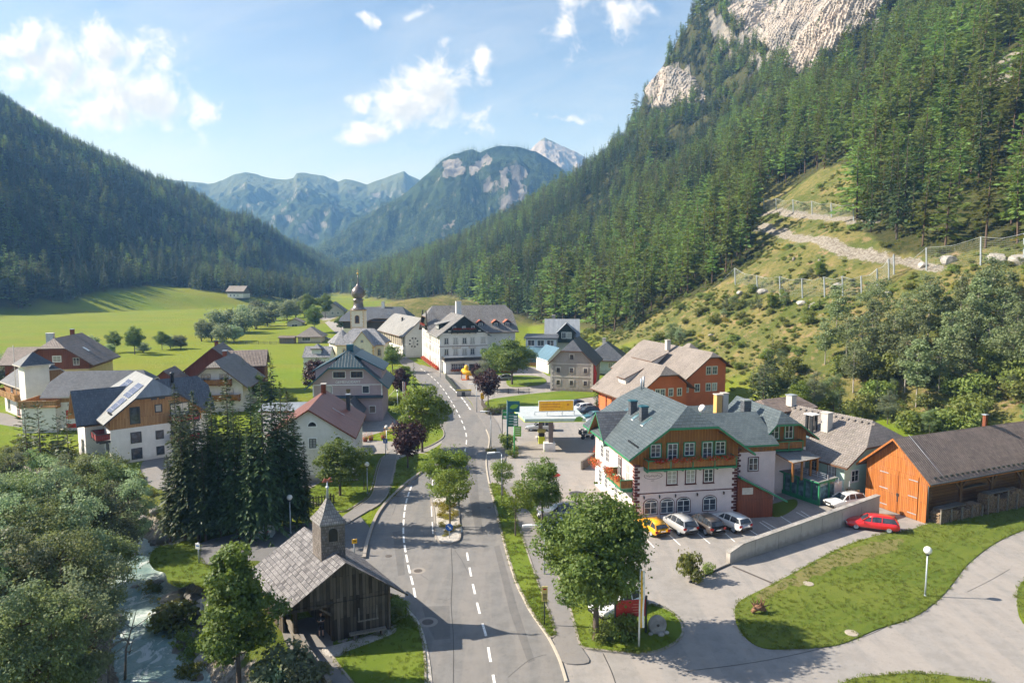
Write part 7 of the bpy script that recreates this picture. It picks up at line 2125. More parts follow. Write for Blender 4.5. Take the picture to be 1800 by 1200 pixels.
def car(label, loc, head_deg, kind='hatch', col='p_white', L=4.3, Wd=1.78, Hh=1.46, group=None, name='parked_car'):
 """head_deg: direction the bonnet points, measured from +X"""
 key = (kind, col, L, Hh)
 if key not in CARS: CARS[key] = car_meshes(L, Wd, Hh, kind, col)
 q = CARS[key]
 t = thing(name, label, 'car', (loc[0], loc[1], loc[2] if len(loc) > 2 else .012), R(head_deg + 90), group)
 child('body', q['body'], t); child('window', q['glass'], t); child('bumper', q['trim'], t); child('number_plate', q['plate'], t)
 for sx in (-1,1):
  for sy in (-1,1):
   o = child('wheel', q['tyre'], t, (sx * (q['w'] - .12), sy * q['L'] * .305, q['wr']))
   o.rotation_euler = (0, R(90) * sx, 0)
   child('rim', q['rim'], o)
  for nm, yy, zz, mt, ww in (('headlight', -1, q['zl'] - .02, 'lamp_clear', .2),('taillight', 1, q['zt'] - .06, 'lamp_red', .15)):
   kk = 'lamp' + nm + key[0]
   if kk not in CARS: CARS[kk] = MB().box((-ww, -.03,-.09 if yy < 0 else -.16),(ww, .03,.05)).mesh(nm, M[mt])
   child(nm, CARS[kk], t, (sx * (q['w'] * .94 - ww), yy * (q['L'] * .5 - .035 - .0), zz), sx * .25 * -yy)
  mk = 'mirror' + col
  if mk not in CARS: CARS[mk] = MB().ball((0,0,0),.11,6, sq=(1.1,.7,.8)).mesh('mirror', M[col])
  child('mirror', CARS[mk], t, (sx * (q['w'] + .06),-.17 * q['L'], q['zt'] + .1))
 return t
def mid(u, v): return P(u, v)
g = 'cars parked in front of the hotel'
car('Yellow hatchback parked nose in at the pink hotel', P(1145,933),111, 'hatch', 'p_yellow', 4.1,1.76,1.42, g)
car('Silver estate SUV parked between the yellow and the brown car', P(1192,930),110, 'suv', 'p_silver', 4.5,1.84,1.62, g)
car('Dark brown SUV with pale lower sills parked third from the hotel corner', P(1238,930),109, 'suv', 'p_brown', 4.6,1.84,1.62, g)
car('White crossover parked beside the dark brown SUV', P(1283,926),117, 'suv', 'p_white', 4.3,1.8,1.56, g)
car('White car parked behind the low concrete wall beside the barn', P(1490,893) + Vector((0,.7,0)),197, 'wagon', 'p_white', 4.4,1.8,1.5)
car('Bright red estate car parked on the drive before the barn doors', P(1532,929),157, 'wagon', 'p_red', 4.7,1.82,1.48)
car('Silver estate car passing behind the petrol pump', P(949,756),178, 'wagon', 'p_silver', 4.6,1.8,1.46)
g = 'cars parked in a row behind the petrol canopy'
for (u, v, hd, kd, cl, lb) in [(1008,716,200, 'hatch', 'p_blue', 'Dark blue car at the far end of the parked row'),(1022,722,199, 'wagon', 'p_white', 'White car second in the row behind the canopy'),(1032,729,197, 'suv', 'p_black', 'Black car in the middle of the parked row'),
        (1042,737,197, 'hatch', 'p_teal', 'Teal car between the black and the white car'),(1050,744,195, 'wagon', 'p_silver', 'Silver-white car beside the dark SUV of the row'),(1056,755,194, 'suv', 'p_brown', 'Dark SUV at the near end of the parked row by the motorcycles')]:
 car(lb, P(u, v) , hd, kd, cl, 4.4,1.8,1.6 if kd == 'suv' else 1.46, g)
g = 'cars behind the street trees'
car('Dark grey van-like car parked behind the young street trees', P(985,912),185, 'suv', 'p_grey', 4.7,1.85,1.7, g)
car('Dark blue car partly hidden by the big maple', P(985,935),185, 'hatch', 'p_blue', 4.2,1.78,1.42, g)
car('White car under the big maple behind the red board', P(1085,1073),215, 'wagon', 'p_white', 4.4,1.8,1.5, g)
car('Grey car parked at the inn yard under the green tree', P(884,668),190, 'hatch', 'p_grey', 4.2,1.78,1.45)
g = 'cars at the village end'
for (u, v, hd, cl, lb) in [(578,583,100, 'p_white', 'White car on the far farm road'),(572,598,10, 'p_grey', 'Grey car parked across the far farm road')]: car(lb, P(u, v), hd, 'wagon', cl, 4.4,1.8,1.5, g)
def motorbike(label, loc, rz):
 t = thing('motorcycle', label, 'motorcycle', loc, R(rz), 'motorcycles beside the parked row')
 for y in (-.72,.72):
  w = MB(); w.lathe([(.2,-.05),(.3,-.06),(.32,0),(.3,.06),(.2,.05)],(0,0,0),16); o = w.obj('wheel', M['rubber'], t, loc=(0, y, .32)); o.rotation_euler = (0, R(90),0)
  r = MB(); r.lathe([(.19,-.03),(.19,.03),(.04,.05)],(0,0,0),8,0, False); r.obj('rim', M['galv'], o)
 b = MB(); b.tube([(0,-.55,.62),(0,-.25,.82),(0,.1,.78),(0,.55,.80),(0,.85,.9)],[.08,.19,.16,.13,.05],8); b.ball((0,-.62,.85),.2,8, sq=(.9,.9,1.3)); b.obj('fairing', M['white_paint'], t)
 e = MB(); e.box((-.16,-.3,.25),(.16,.3,.62)); e.tube([(.18,-.1,.3),(.2,.9,.42)],.06,7); e.tube([(0,-.72,.32),(0,-.5,.95)],.045,6); e.tube([(0,.72,.32),(0,.1,.42)],.04,6); e.obj('engine', M['dark_metal'], t)
 s = MB(); s.box((-.15,.08,.83),(.15,.72,.93)); s.obj('seat', M['black'], t)
 h = MB(); h.tube([(-.38,-.32,1.05),(-.1,-.48,1.0),(.1,-.48,1.0),(.38,-.32,1.05)],.02,6); h.obj('handlebar', M['black'], t)
 p = MB()
 for sx in (-1,1): p.box((sx * .22,.5,.5),(sx * .42,.98,.82))
 p.obj('pannier', M['dark_metal'], t)
for i, (u, v, rz, lb) in enumerate([(1028,764,85, 'White motorcycle parked beside the dark SUV of the row'),(1033,772,95, 'White touring motorcycle nearer to the hotel gable'),(1042,768,80, 'Dark panniered motorcycle behind the two white ones')]): motorbike(lb, P(u, v), rz)
# ================================================================== STREET FURNITURE
def globe_lamp(label, u, v, h=3.6, r=.27):
 p = P(u, v); t = thing('street_lamp', label, 'street lamp', p, 0, 'globe street lamps')
 m = MB(); m.tube([(0,0,-.1),(0,0,.9),(0,0, h - r * 1.2)],[.075,.06,.05],10); m.lathe([(.12,0),(.10,.15)],(0,0,0),10); m.obj('pole', M['galv'], t)
 m = MB(); m.lathe([(.11,0),(.13,.1),(.09,.14)],(0,0, h - r * 1.4),10); m.obj('lamp_holder', M['dark_metal'], t)
 m = MB(); m.ball((0,0, h), r, 12); m.obj('lamp_globe', m_plain('opal_globe', (.78,.78,.75),.25), t)
globe_lamp('Globe lamp on the mown lawn beside the curved drive', 1626,1048,3.75,.30)
globe_lamp('Globe lamp in front of the dark spruces behind the chapel', 511,937,3.6)
globe_lamp('Globe lamp on the verge beside the curved footpath', 646,868,3.5)
globe_lamp('Globe lamp by the town hall plaza near the dark red tree', 680,790,3.3)
globe_lamp('Globe lamp behind the town hall hedge by the red flag', 699,716,3.2,.22)
def arm_lamp(label, u, v, h, rz=180, L=.9):
 p = P(u, v); t = thing('street_lamp', label, 'street lamp', p, R(rz), 'arm street lamps along the road')
 m = MB(); m.tube([(0,0,-.1),(0,0, h * .5),(0,0, h),(.25,0, h + .12),(L, 0, h + .14)],[.08,.065,.05,.045,.04],8); m.obj('pole', M['galv'], t)
 m = MB(); m.prism([(L - .15,-.16, h + .05),(L + .65,-.13, h + .02),(L + .65,.13, h + .02),(L - .15,.16, h + .05)],(0,0,.14)); m.obj('lamp_head', M['white_paint'], t)
arm_lamp('Arm street lamp beside the petrol station entrance', 863,786,5.2)
arm_lamp('Arm street lamp at the road bend near the hedge', 838,725,5.2,190)
arm_lamp('Arm street lamp behind the young street trees', 882,884,5.6,190)
arm_lamp('Arm street lamp hidden in the big maple beside the pavement', 957,1010,4.2,185,1.2)
arm_lamp('Arm street lamp beside the inn flower boxes', 774,664,4.6,200)
arm_lamp('Arm street lamp by the churchyard end of the road', 708,637,5.0,20)
# ------------------------------------------------------------------ petrol station
def station():
 a, b = Vector((1.9,94.9,0)), Vector((11.3,95.4,0)); rz = math.atan2((b - a).y, (b - a).x)
 t = thing('station_canopy', 'Flat pale green canopy of the petrol station on two dark columns', 'canopy', a, rz)
 W_, D_ = 8.5,9.2
 m = MB(); m.slab([(0,0,4.75),(W_, 0,4.75),(W_ - .4, D_, 4.75),(-1.4, D_, 4.75)],[[0,1,2,3]],.12); m.obj('roof', m_plain('canopy_roof', (.43,.47,.48),.5), t)
 m = MB();
 for p, q in (((-.08,-.05),(W_ + .08,-.05)),((W_ + .04,0),(W_ - .36, D_)),((-.04,0),(-1.44, D_)),((-1.4, D_ + .05),(W_ - .4, D_ + .05))): m.beam((*p, 4.52),(*q, 4.52),.09,.5)
 m.obj('fascia', m_plain('fascia_green', (.42,.55,.48),.4), t)
 m = MB(); m.beam((-.1,-.10,4.33),(W_ + .1,-.10,4.33),.03,.10); m.beam((-.13,-.02,4.33),(-1.5, D_, 4.33),.03,.10); m.obj('fascia_stripe', m_plain('lime_stripe', (.55,.68,.06),.4), t)
 m = MB(); m.prism([(6.9,-.12,4.38),(8.0,-.12,4.38),(8.2,-.12,4.85),(7.7,-.12,5.1),(7.2,-.12,4.95)],(0,.04,0)); m.obj('leaf_emblem', m_plain('leaf_green', (.16,.36,.06),.4), t)
 for (u, v, bw) in ((968,792,1.0),(950,769,.7)):
  p = P(u, v) - a; c, s = math.cos(-rz), math.sin(-rz); x, y = p.x * c - p.y * s, p.x * s + p.y * c
  m = MB(); m.box((x - .3, y - .3,.003),(x + .3, y + .3,4.6)); o = m.obj('column', m_plain('column_brown', (.16,.13,.115),.5), t)
  m = MB(); m.box((x - bw, y - .6,0),(x + bw * .6, y + .6,1.25 if bw > .8 else .15)); m.obj('column_base', M['white'], o)
 # billboard on the canopy
 q = AT(917,722,99.5); bb = thing('billboard', 'Orange advertising board on thin legs standing on the petrol canopy', 'billboard', (3.9,97.0,4.75), rz + .06)
 m = MB(); m.box((0,-.06,.72),(5.0,.06,2.15)); m.obj('panel', m_plain('billboard_orange', (.93,.46,.012),.5), bb)
 m = MB()
 for z in (1.65,1.25): m.box((.3,-.075, z),(3.1,-.063, z + .10))
 m.box((.3,-.075,.95),(2.2,-.063,1.02)); m.prism([(4.2 + .17 * math.cos(6.28 * k / 8),-.075,1.6 + .17 * math.sin(6.28 * k / 8)) for k in range(8)],(0,.01,0)); m.obj('lettering', m_plain('billboard_ink', (.62,.20,.02)), bb)
 m = MB(); m.box((-.06,-.08,2.153),(5.06,.08,2.22)); m.box((-.06,-.08,.65),(5.06,.08,.717)); m.box((-.07,-.08,.72),(-.003,.08,2.15)); m.box((5.003,-.08,.72),(5.07,.08,2.15)); m.obj('frame', M['white_paint'], bb)
 m = MB()
 for x in (-.6,1.2,3.4,5.2): m.box((x - .03,-.03,0),(x + .03,.03,.68)); m.beam((x, .03,.6),(x, .8,.02),.04,.04)
 m.box((-.6,-.025,.58),(5.2,.025,.64)); m.obj('leg', M['galv'], bb)
 # pump
 p = P(952,781); t = thing('fuel_pump', 'Lime yellow fuel pump under the petrol canopy', 'fuel pump', (p.x, p.y, .1), rz)
 m = MB(); m.box((-.45,-.3,0),(.45,.3,1.15)); m.obj('body', m_plain('pump_lime', (.62,.68,.03),.4), t)
 m = MB(); m.box((-.42,-.28,1.153),(.42,.28,1.75)); m.obj('display', M['black'], t); m = MB(); m.box((-.55,-.36,1.753),(.55,.36,2.2)); m.obj('head', m_plain('pump_head', (.40,.36,.10),.5), t)
 for sx in (-1,1): m = MB(); m.tube([(sx * .47,-.1,1.5),(sx * .66,-.15,.9),(sx * .55,-.15,.35),(sx * .48,0,.9)],.03,6); m.obj('hose', M['black'], t)
 p = P(934,786); m = MB(); m.slab([(p.x - .8, p.y - 1.2,.16),(p.x + 3.2, p.y - 1.4,.16),(p.x + 3.2, p.y + 2.4,.16),(p.x - .2, p.y + 2.4,.16)],[[0,1,2,3]],.14); structure(m.obj('kerb', M['concrete']))
station()
GREENS = {k: m_plain('sign_' + k, c, .4) for k, c in dict(deep=(.02,.16,.10), teal=(.015,.12,.15), lime=(.20,.42,.05), mid=(.03,.26,.07)).items()}
def board_sign(name, label, u, v, h, boards, pole='galv', cat='sign', rz=0, pr=.06, off=0.0, base=None):
 """pole with boards: (x0, x1, z0, z1, material, marks)"""
 p = P(u, v); t = thing(name, label, cat, p, rz)
 m = MB(); m.tube([(0,0,-.1),(0,0, h)], pr, 8); m.obj('pole', M[pole] if isinstance(pole, str) else pole, t)
 for (x0, x1, z0, z1, mat, marks) in boards:
  m = MB(); m.box((x0,-.05 - pr, z0),(x1,-.0 - pr, z1)); o = m.obj('board', mat, t)
  for (mx0, mx1, mz0, mz1, mm) in marks:
   q = MB(); q.box((mx0,-.062 - pr, mz0),(mx1,-.051 - pr, mz1)); q.obj('lettering', mm, o)
 if base:
  m = MB(); m.lathe([(.5,0),(.5,.4),(.4,.55)],(0,0,0),12); m.obj('base', base, t)
 return t
wp = M['white_paint']
ts = board_sign('price_pylon', 'Tall petrol price pylon with blue leaf panel above green price rows', 892,790,7.2,[(.05,1.75,5.5,7.1, GREENS['teal'],[]),(.1,1.55,3.4,5.3, GREENS['deep'],[(.2,1.45, z, z + .06, wp) for z in (3.75,4.15,4.55,4.95)] + [(.9,1.4, z + .1, z + .28, wp) for z in (3.45,3.85,4.25,4.65)])], M['teal_trim'], pr=.11)
m = MB(); m.prism([(.3,-.175,6.1),(.55,-.175,6.5),(1.1,-.175,6.65),(1.6,-.175,6.55),(1.35,-.175,6.15),(.8,-.175,5.95)],(0,.012,0)); m.obj('leaf_emblem', GREENS['lime'], ts)
board_sign('entrance_sign', 'Small green board on a thin post behind the price pylon', 883,771,4.6,[(.05,1.0,3.1,4.5, GREENS['mid'],[(.2,.6,3.3,3.6, wp),(.15,.85,4.1,4.18, wp)])], 'dark_metal')
board_sign('shop_sign', 'Lime green board on a green post with a round bush at its foot', 904,804,4.4,[(.0,.95,3.0,4.4, GREENS['lime'],[(.15,.8, z, z + .05, wp) for z in (3.3,3.6,3.9,4.15)])], GREENS['mid'], pr=.1)
board_sign('bus_stop_sign', 'Yellow bus stop timetable board on a dark post beside the pavement', 957,1100,3.0,[(-.2,.2,1.9,3.0, m_plain('timetable_yellow', (.62,.50,.16)),[(-.14,.14, z, z + .05, M['dark_metal']) for z in (2.0,2.1,2.22,2.32,2.42)] + [(-.12,.12,2.75,2.87, M['red'])])], 'dark_metal', rz=.1, pr=.045)
board_sign('info_sign', 'Small white information plate on a post on the river bank lawn', 350,990,1.9,[(-.22,.22,1.35,1.85, wp, [(-.15,.15,1.6,1.7, M['blue'])])], rz=-.3)
board_sign('path_sign', 'Blue footpath sign on a post at the plaza end of the footpath', 678,802,2.6,[(-.3,.3,1.9,2.5, M['blue'],[(-.12,.12,2.05,2.35, wp)])])
board_sign('hiking_sign', 'Small yellow direction sign beside the chapel tower', 623,975,1.5,[(-.2,.25,1.1,1.5, M['yellow'],[(-.1,.15,1.27,1.33, M['black'])])], rz=.4)
def keep_right():
 p = P(790,947); t = thing('keep_right_sign', 'Round blue keep right sign with white arrow on the traffic island', 'road sign', (p.x, p.y, .13),0)
 m = MB(); m.tube([(0,0,0),(0,0,1.3)],.035,8); m.obj('pole', M['galv'], t)
 m = MB(); m.lathe([(.02,0),(.36,0),(.36,.03),(.02,.031)],(0,0,0),28,0, False); d = m.obj('disc', M['blue'], t, loc=(0,-.04,1.05)); d.rotation_euler = (R(90),0,0)
 m = MB(); m.prism([(-.2,.14,.036),(-.14,.2,.036),(.08,-.02,.036),(.14,.05,.036),(.19,-.19,.036),(-.05,-.14,.036),(.02,-.08,.036)][::-1],(0,0,.006)); m.obj('arrow', wp, d)
keep_right()
def flag(name, label, u, v, h, cols, w=.7, pole=True):
 p = P(u, v); t = thing(name, label, 'flag', p, .3)
 m = MB(); m.tube([(0,0,-.1),(0,0, h)],[.07,.04],8); m.obj('pole', wp, t)
 n = len(cols)
 for i, c in enumerate(cols):
  m = MB(); x0, x1 = .06 + w * i / n, .06 + w * (i + 1) / n
  vs = []
  for k in range(9): z = h - .15 - (h * .72) * k / 8; vs += [(x0,.05 * math.sin(k * 1.1 + i), z),(x1,.05 * math.sin(k * 1.1 + i + .7), z)]
  m.add(vs, [[2 * k, 2 * k + 1,2 * k + 3,2 * k + 2] for k in range(8)],0, True); m.obj('cloth', M[c], t)
flag('flagpole', 'Tall narrow red and white banner on a pole beside the big lime tree', 709,716,5.0,['red', 'white_paint', 'red'],.5)
p = P(715,713); flag('flagpole', 'Short red banner beside the tall red and white one', 716,712,2.6,['red'],.35)
flag('flagpole', 'Slim pale advertising banner on a pole by the red board', 1123,1138,5.5,['yellow', 'white_paint'],.3)
# ------------------------------------------------------------------ red board, millstone, stump, wall
def red_board():
 p = P(1082,1117); t = thing('red_board', 'Red information board on dark posts under the big maple', 'board', (p.x, p.y, .1),.12)
 m = MB(); m.box((.0,-.05,1.25),(2.15,.03,2.45)); o = m.obj('panel', m_plain('board_red_paint', (.42,.035,.025),.5), t)
 m = MB()
 for k, z in enumerate((2.1,1.9,1.7,1.5)): m.box((1.2 - .1 * (k % 2),-.06, z),(1.85,-.052, z + .07))
 m.obj('lettering', m_plain('faded_lettering', (.55,.20,.15)), o)
 for x in (-.06,2.16): m = MB(); m.box((x - .06,-.07,-.1),(x + .06,.05,2.7)); m.obj('post', M['dark_metal'], t)
 p2 = P(1064,1115); t = thing('easel', 'Small black folding easel standing beside the red board', 'easel', (p2.x, p2.y, .1),.3)
 m = MB(); m.beam((-.3,0,0),(-.22,.2,.9),.05,.05); m.beam((.3,0,0),(.22,.2,.9),.05,.05); m.beam((0,.5,0),(0,.2,.9),.05,.05); m.beam((-.25,.1,.45),(.25,.1,.45),.04,.04); m.obj('frame', M['dark_metal'], t)
red_board()
def boulder(name, label, loc, r, sq, mat, seed=1, group=None, cat='rock', sub=3):
 bm = bmesh.new(); bmesh.ops.create_icosphere(bm, subdivisions=sub, radius=1)
 g = np.random.default_rng(seed); cuts = [(unit(g.normal(size=3)), g.uniform(.55,.9)) for _ in range(9)]
 for vtx in bm.verts:
  c = np.array(vtx.co)
  for n, d in cuts:
   e = c @ n - d
   if e > 0: c = c - n * e * .9
  c *= 1 + .05 * math.sin(c[0] * 7 + seed) * math.sin(c[1] * 6)
  vtx.co = Vector((c[0] * r * sq[0], c[1] * r * sq[1], c[2] * r * sq[2]))
 me = bpy.data.meshes.new(name); bm.to_mesh(me); bm.free(); me.materials.append(mat)
 o = link(bpy.data.objects.new(name, me)); o.location = loc; o.rotation_euler = (0,0, seed * 1.7)
 return tag(o, label, cat, group)
M['rock_grey'] = m_rock('grey_rock', (.20,.19,.18),(.40,.38,.35),.9); M['rock_pale'] = m_rock('pale_rock', (.27,.255,.235),(.46,.435,.40),.8)
M['rock_dark'] = m_rock('wet_rock', (.10,.095,.09),(.26,.24,.22),.9)
def millstone():
 p = P(1155,1113); t = thing('millstone', 'Grey millstone set upright on the verge beside the red board', 'stone', (p.x, p.y, .1),.2)
 m = MB(); m.lathe([(.1,-.16),(.62,-.16),(.66,-.1),(.66,.1),(.62,.16),(.1,.16),(.1,-.15)],(0,0,0),26,0, False); o = m.obj('wheel', M['rock_grey'], t, loc=(0,0,.55)); o.rotation_euler = (R(82),0,0)
 for k, (x, y) in enumerate(((-.6,-.25),(.55,-.3),(.1,-.45))): m = MB(); m.ball((x, y, .08),.15 + .03 * k, 6, sq=(1.2,1,.7)); m.obj('wedge_stone', M['rock_pale'], t)
millstone()
def stump():
 p = P(1333,1078); t = thing('root_stump', 'Rust brown upturned root stump on the mown lawn', 'stump', (p.x, p.y, .07),.4); m = MB(); g = random.Random(5)
 m.tube([(-.55,.1,.1),(-.2,0,.45),(.35,-.05,.3),(.6,-.1,.12)],[.12,.24,.22,.1],8)
 for k in range(22):
  a = g.uniform(0,6.28); b = g.uniform(.1,1.2); L = g.uniform(.4,.85); s = Vector((g.uniform(-.3,.35),0,.4)); d = Vector((math.cos(a) * math.cos(b), math.sin(a) * math.cos(b) * .6, math.sin(b)))
  m.tube([s, s + d * L * .5, s + d * L + Vector((0,0, g.uniform(-.1,.15)))],[.09,.055,.015],5, cap=False)
 m.obj('root', m_bark('rusty_wood', (.20,.10,.05),(.30,.16,.09)), t)
stump()
def retaining_wall():
 a, b = P(1283,992), P(1545,905); d = (b - a); L = d.length; t = thing('concrete_wall', 'Low concrete retaining wall sloping up to the barn', 'wall', a, math.atan2(d.y, d.x))
 m = MB(); m.prism([(0,0,-.3),(L, 0,-.3),(L, 0,2.05),(1.6,0,1.45),(.0,0,1.0)],(0,.42,0)); m.obj('wall', M['concrete'], t)
 m = MB(); m.prism([(-.06,-.06,1.005),(1.6,-.06,1.455),(L + .02,-.06,2.055),(L + .02,-.06,2.14),(1.6,-.06,1.54),(-.06,-.06,1.09)],(0,.54,0)); m.obj('coping', M['rock_grey'], t)
 m = MB()
 for k in range(1,7): m.box((L * k / 7 - .012,-.006,-.1),(L * k / 7 + .012,-.001,1.55))
 m.obj('joint', M['dark_metal'], t)
 p = P(1398,950); q = thing('hydrant_post', 'Small blue and white post standing against the concrete wall', 'post', p, 0)
 m = MB(); m.tube([(0,0,0),(0,0,1.5)],.05,8); m.obj('post', M['galv'], q); m = MB(); m.box((-.16,-.1,1.3),(.16,-.04,1.75)); m.obj('plate', m_plain('pale_blue_plate', (.35,.55,.75)), q)
 a = P(1212,1024); b = P(1283,992); m = MB(); ribbon_mb(m, [a, b],.14,-.1,.12); tag(m.obj('low_edging', M['dark_metal']), 'Low dark edging strip in front of the flowering bushes', 'edging')
retaining_wall()
def fences():
 def picket(label, a, b, h, mat, step, name='picket_fence', bw=.09, z=0.0):
  d = b - a; L = d.length; t = thing(name, label, 'fence', (a.x, a.y, z), math.atan2(d.y, d.x)); m = MB(); r = MB()
  n = int(L / step)
  for k in range(n + 1): m.box((k * step, -.02,.08),(k * step + bw, .02, h))
  for zz in (.3, h - .25): r.box((0,.023, zz),(L, .07, zz + .08))
  m.obj('picket', mat, t)['kind'] = 'stuff'; r.obj('rail', mat, t)
  for k in range(int(L / 2.2) + 1): q = MB(); q.box((k * 2.2 - .06,.073,-.1),(k * 2.2 + .06,.19, h + .08)); q.obj('post', mat, t)
 picket('Short yellow picket fence between conservatory and barn', P(1477,880) + Vector((.3,.6,0)), P(1522,884) + Vector((-.5,.6,0)),1.3, M['board_light'],.16)
 hd = P(858,729), P(900,727)
 picket('Old wooden picket fence along the hedge behind the petrol station', P(846,712), P(858,730),1.2, M['board_grey'],.22); picket('Wooden picket fence running beside the canopy at the lawn edge', P(860,730), P(910,724),1.2, M['board_grey'],.22)
 picket('Green and white yard fence in front of the inn', P(783,665), P(802,688),1.2, M['board_gate'],.5, bw=.4)
 picket('Dark metal railing along the inn parking yard', P(875,692), P(932,692),1.1, M['dark_metal'],.3, 'metal_railing', .04)
 picket('Dark fence in the spruce shade beside the white house lawn', P(545,893), P(590,888),1.3, M['dark_wood'],.3); picket('Low fence of the sports ground at the meadow edge', P(400,605), P(490,605),1.1, M['board_grey'],.8)
 # rail of the walkway
 pts = [P(500,1098), P(520,1140), P(548,1178), P(580,1225)]; t = thing('wooden_railing', 'Weathered wooden hand rail of the walkway below the gate chapel', 'railing', pts[0],0); o = pts[0]
 for i in range(3):
  m = MB(); m.beam(pts[i] - o + Vector((0,0,1.0)), pts[i + 1] - o + Vector((0,0,1.0)),.26,.14); m.beam(pts[i] - o + Vector((0,0,.5)), pts[i + 1] - o + Vector((0,0,.5)),.06,.16); m.obj('rail', M['deadwood'], t)
 for i in range(4):
  m = MB(); q = pts[i] - o; m.box((q.x - .09, q.y - .09,-1.2),(q.x + .09, q.y + .09,.92)); m.obj('post', M['board_old'], t)
 # foot bridge in the trees
 a, b = P(83,866), P(142,856); d = b - a; t = thing('foot_bridge', 'Pale plank foot bridge with rails among the riverside trees', 'bridge', (a.x, a.y, .1), math.atan2(d.y, d.x)); L = d.length + 2
 m = MB(); m.box((-1,-.8,-.15),(L, .9,.05)); m.obj('deck', M['deadwood'], t)
 for y in (-.85,.95): m = MB(); m.box((-1, y - .04,1.0),(L, y + .04,1.1)); m.box((-1, y - .03,.5),(L, y + .03,.58)); [m.box((k * 1.6 - 1, y - .06,.05),(k * 1.6 - .88, y + .06,1.0)) for k in range(int((L + 1) / 1.6) + 1)]; m.obj('railing', M['deadwood'], t)
fences()
def bench():
 p = chapel_point(4.7,-.55); t = thing('bench', 'Grey plank bench against the front wall of the gate chapel', 'bench', (p.x, p.y, .12), R(21.5))
 m = MB(); m.box((-1.25,-.2,.38),(1.25,.2,.46)); m.obj('seat', M['deadwood'], t)
 for x in (-1.0,.85): m = MB(); m.box((x, -.17,0),(x + .15,.17,.377)); m.obj('leg', M['board_old'], t)
 p = P(688,760); t = thing('picnic_table', 'Wooden table and benches on the sunny town hall plaza', 'table', (p.x, p.y, .01),.1)
 m = MB(); m.box((-1.2,-.4,.7),(1.2,.4,.76)); m.obj('tabletop', M['board_light'], t)
 for y in (-.85,.7): m = MB(); m.box((-1.2, y, .42),(1.2, y + .28,.47)); m.obj('seat', M['board_light'], t)
 for x in (-.9,.9): m = MB(); m.beam((x, -.75,0),(x, .1,.7),.08,.1); m.beam((x, .75,0),(x, -.1,.7),.08,.1); m.obj('leg', M['board_light'], t)
 # recycling containers
 for (u, v, lb) in [(452,948, 'Grey recycling container with red and white stripe nearer the river'),(467,946, 'Grey recycling container with red stripe nearer the lamp')]:
  p = P(u, v); t = thing('recycling_container', lb, 'container', (p.x, p.y, .02),.08, 'recycling containers behind the chapel')
  m = MB(); m.prism([(-.62,0,.08),(.62,0,.08),(.62,0,1.35),(.5,0,1.5),(-.5,0,1.5),(-.62,0,1.35)],(0,1.1,0)); m.obj('body', m_plain('container_grey', (.36,.44,.46),.45), t)
  m = MB(); m.box((-.55,-.012,.55),(.55,-.003,.78)); m.obj('stripe', wp, t); m = MB(); m.box((-.3,-.024,.60),(.3,-.014,.73)); m.obj('label', M['red'], t)
  m = MB(); m.box((-.56,-.02,1.1),(.56,-.003,1.3)); m.obj('flap', M['galv'], t)
 # planters on the plaza
 for (u, v, lb) in [(642,776, 'Planter with green foliage at the town hall entrance door'),(652,774, 'Second planter with green foliage on the sunny side of the entrance door'),(674,772, 'Terracotta planter with red flowers on the plaza')]:
  p = P(u, v); t = thing('planter', lb, 'planter', (p.x, p.y, .01),0, 'planters on the plaza'); m = MB(); m.lathe([(.3,0),(.42,.55),(.36,.56)],(0,0,0),12); m.obj('pot', M['board_red'], t)
  child('plant', flowers_mesh(Vector((-.15,0,.8)), Vector((.15,0,.8)),.5,260,('bush', 'leaf_flower')), t)
 p = P(666,686);
 t = thing('bin_shelter', 'Small concrete bin store with flat top at the inn fence corner', 'bin store', P(803,697),.05); m = MB(); m.box((0,0,0),(2.9,1.2,1.2)); m.obj('wall', M['plaster_pale'], t); m = MB(); m.box((-.1,-.1,1.203),(3.0,1.3,1.3)); m.obj('lid', M['shrub_yellow'], t); m = MB(); m.box((1.0,-.03,.1),(1.7,-.002,1.0)); m.obj('door', M['dark_metal'], t)
bench()
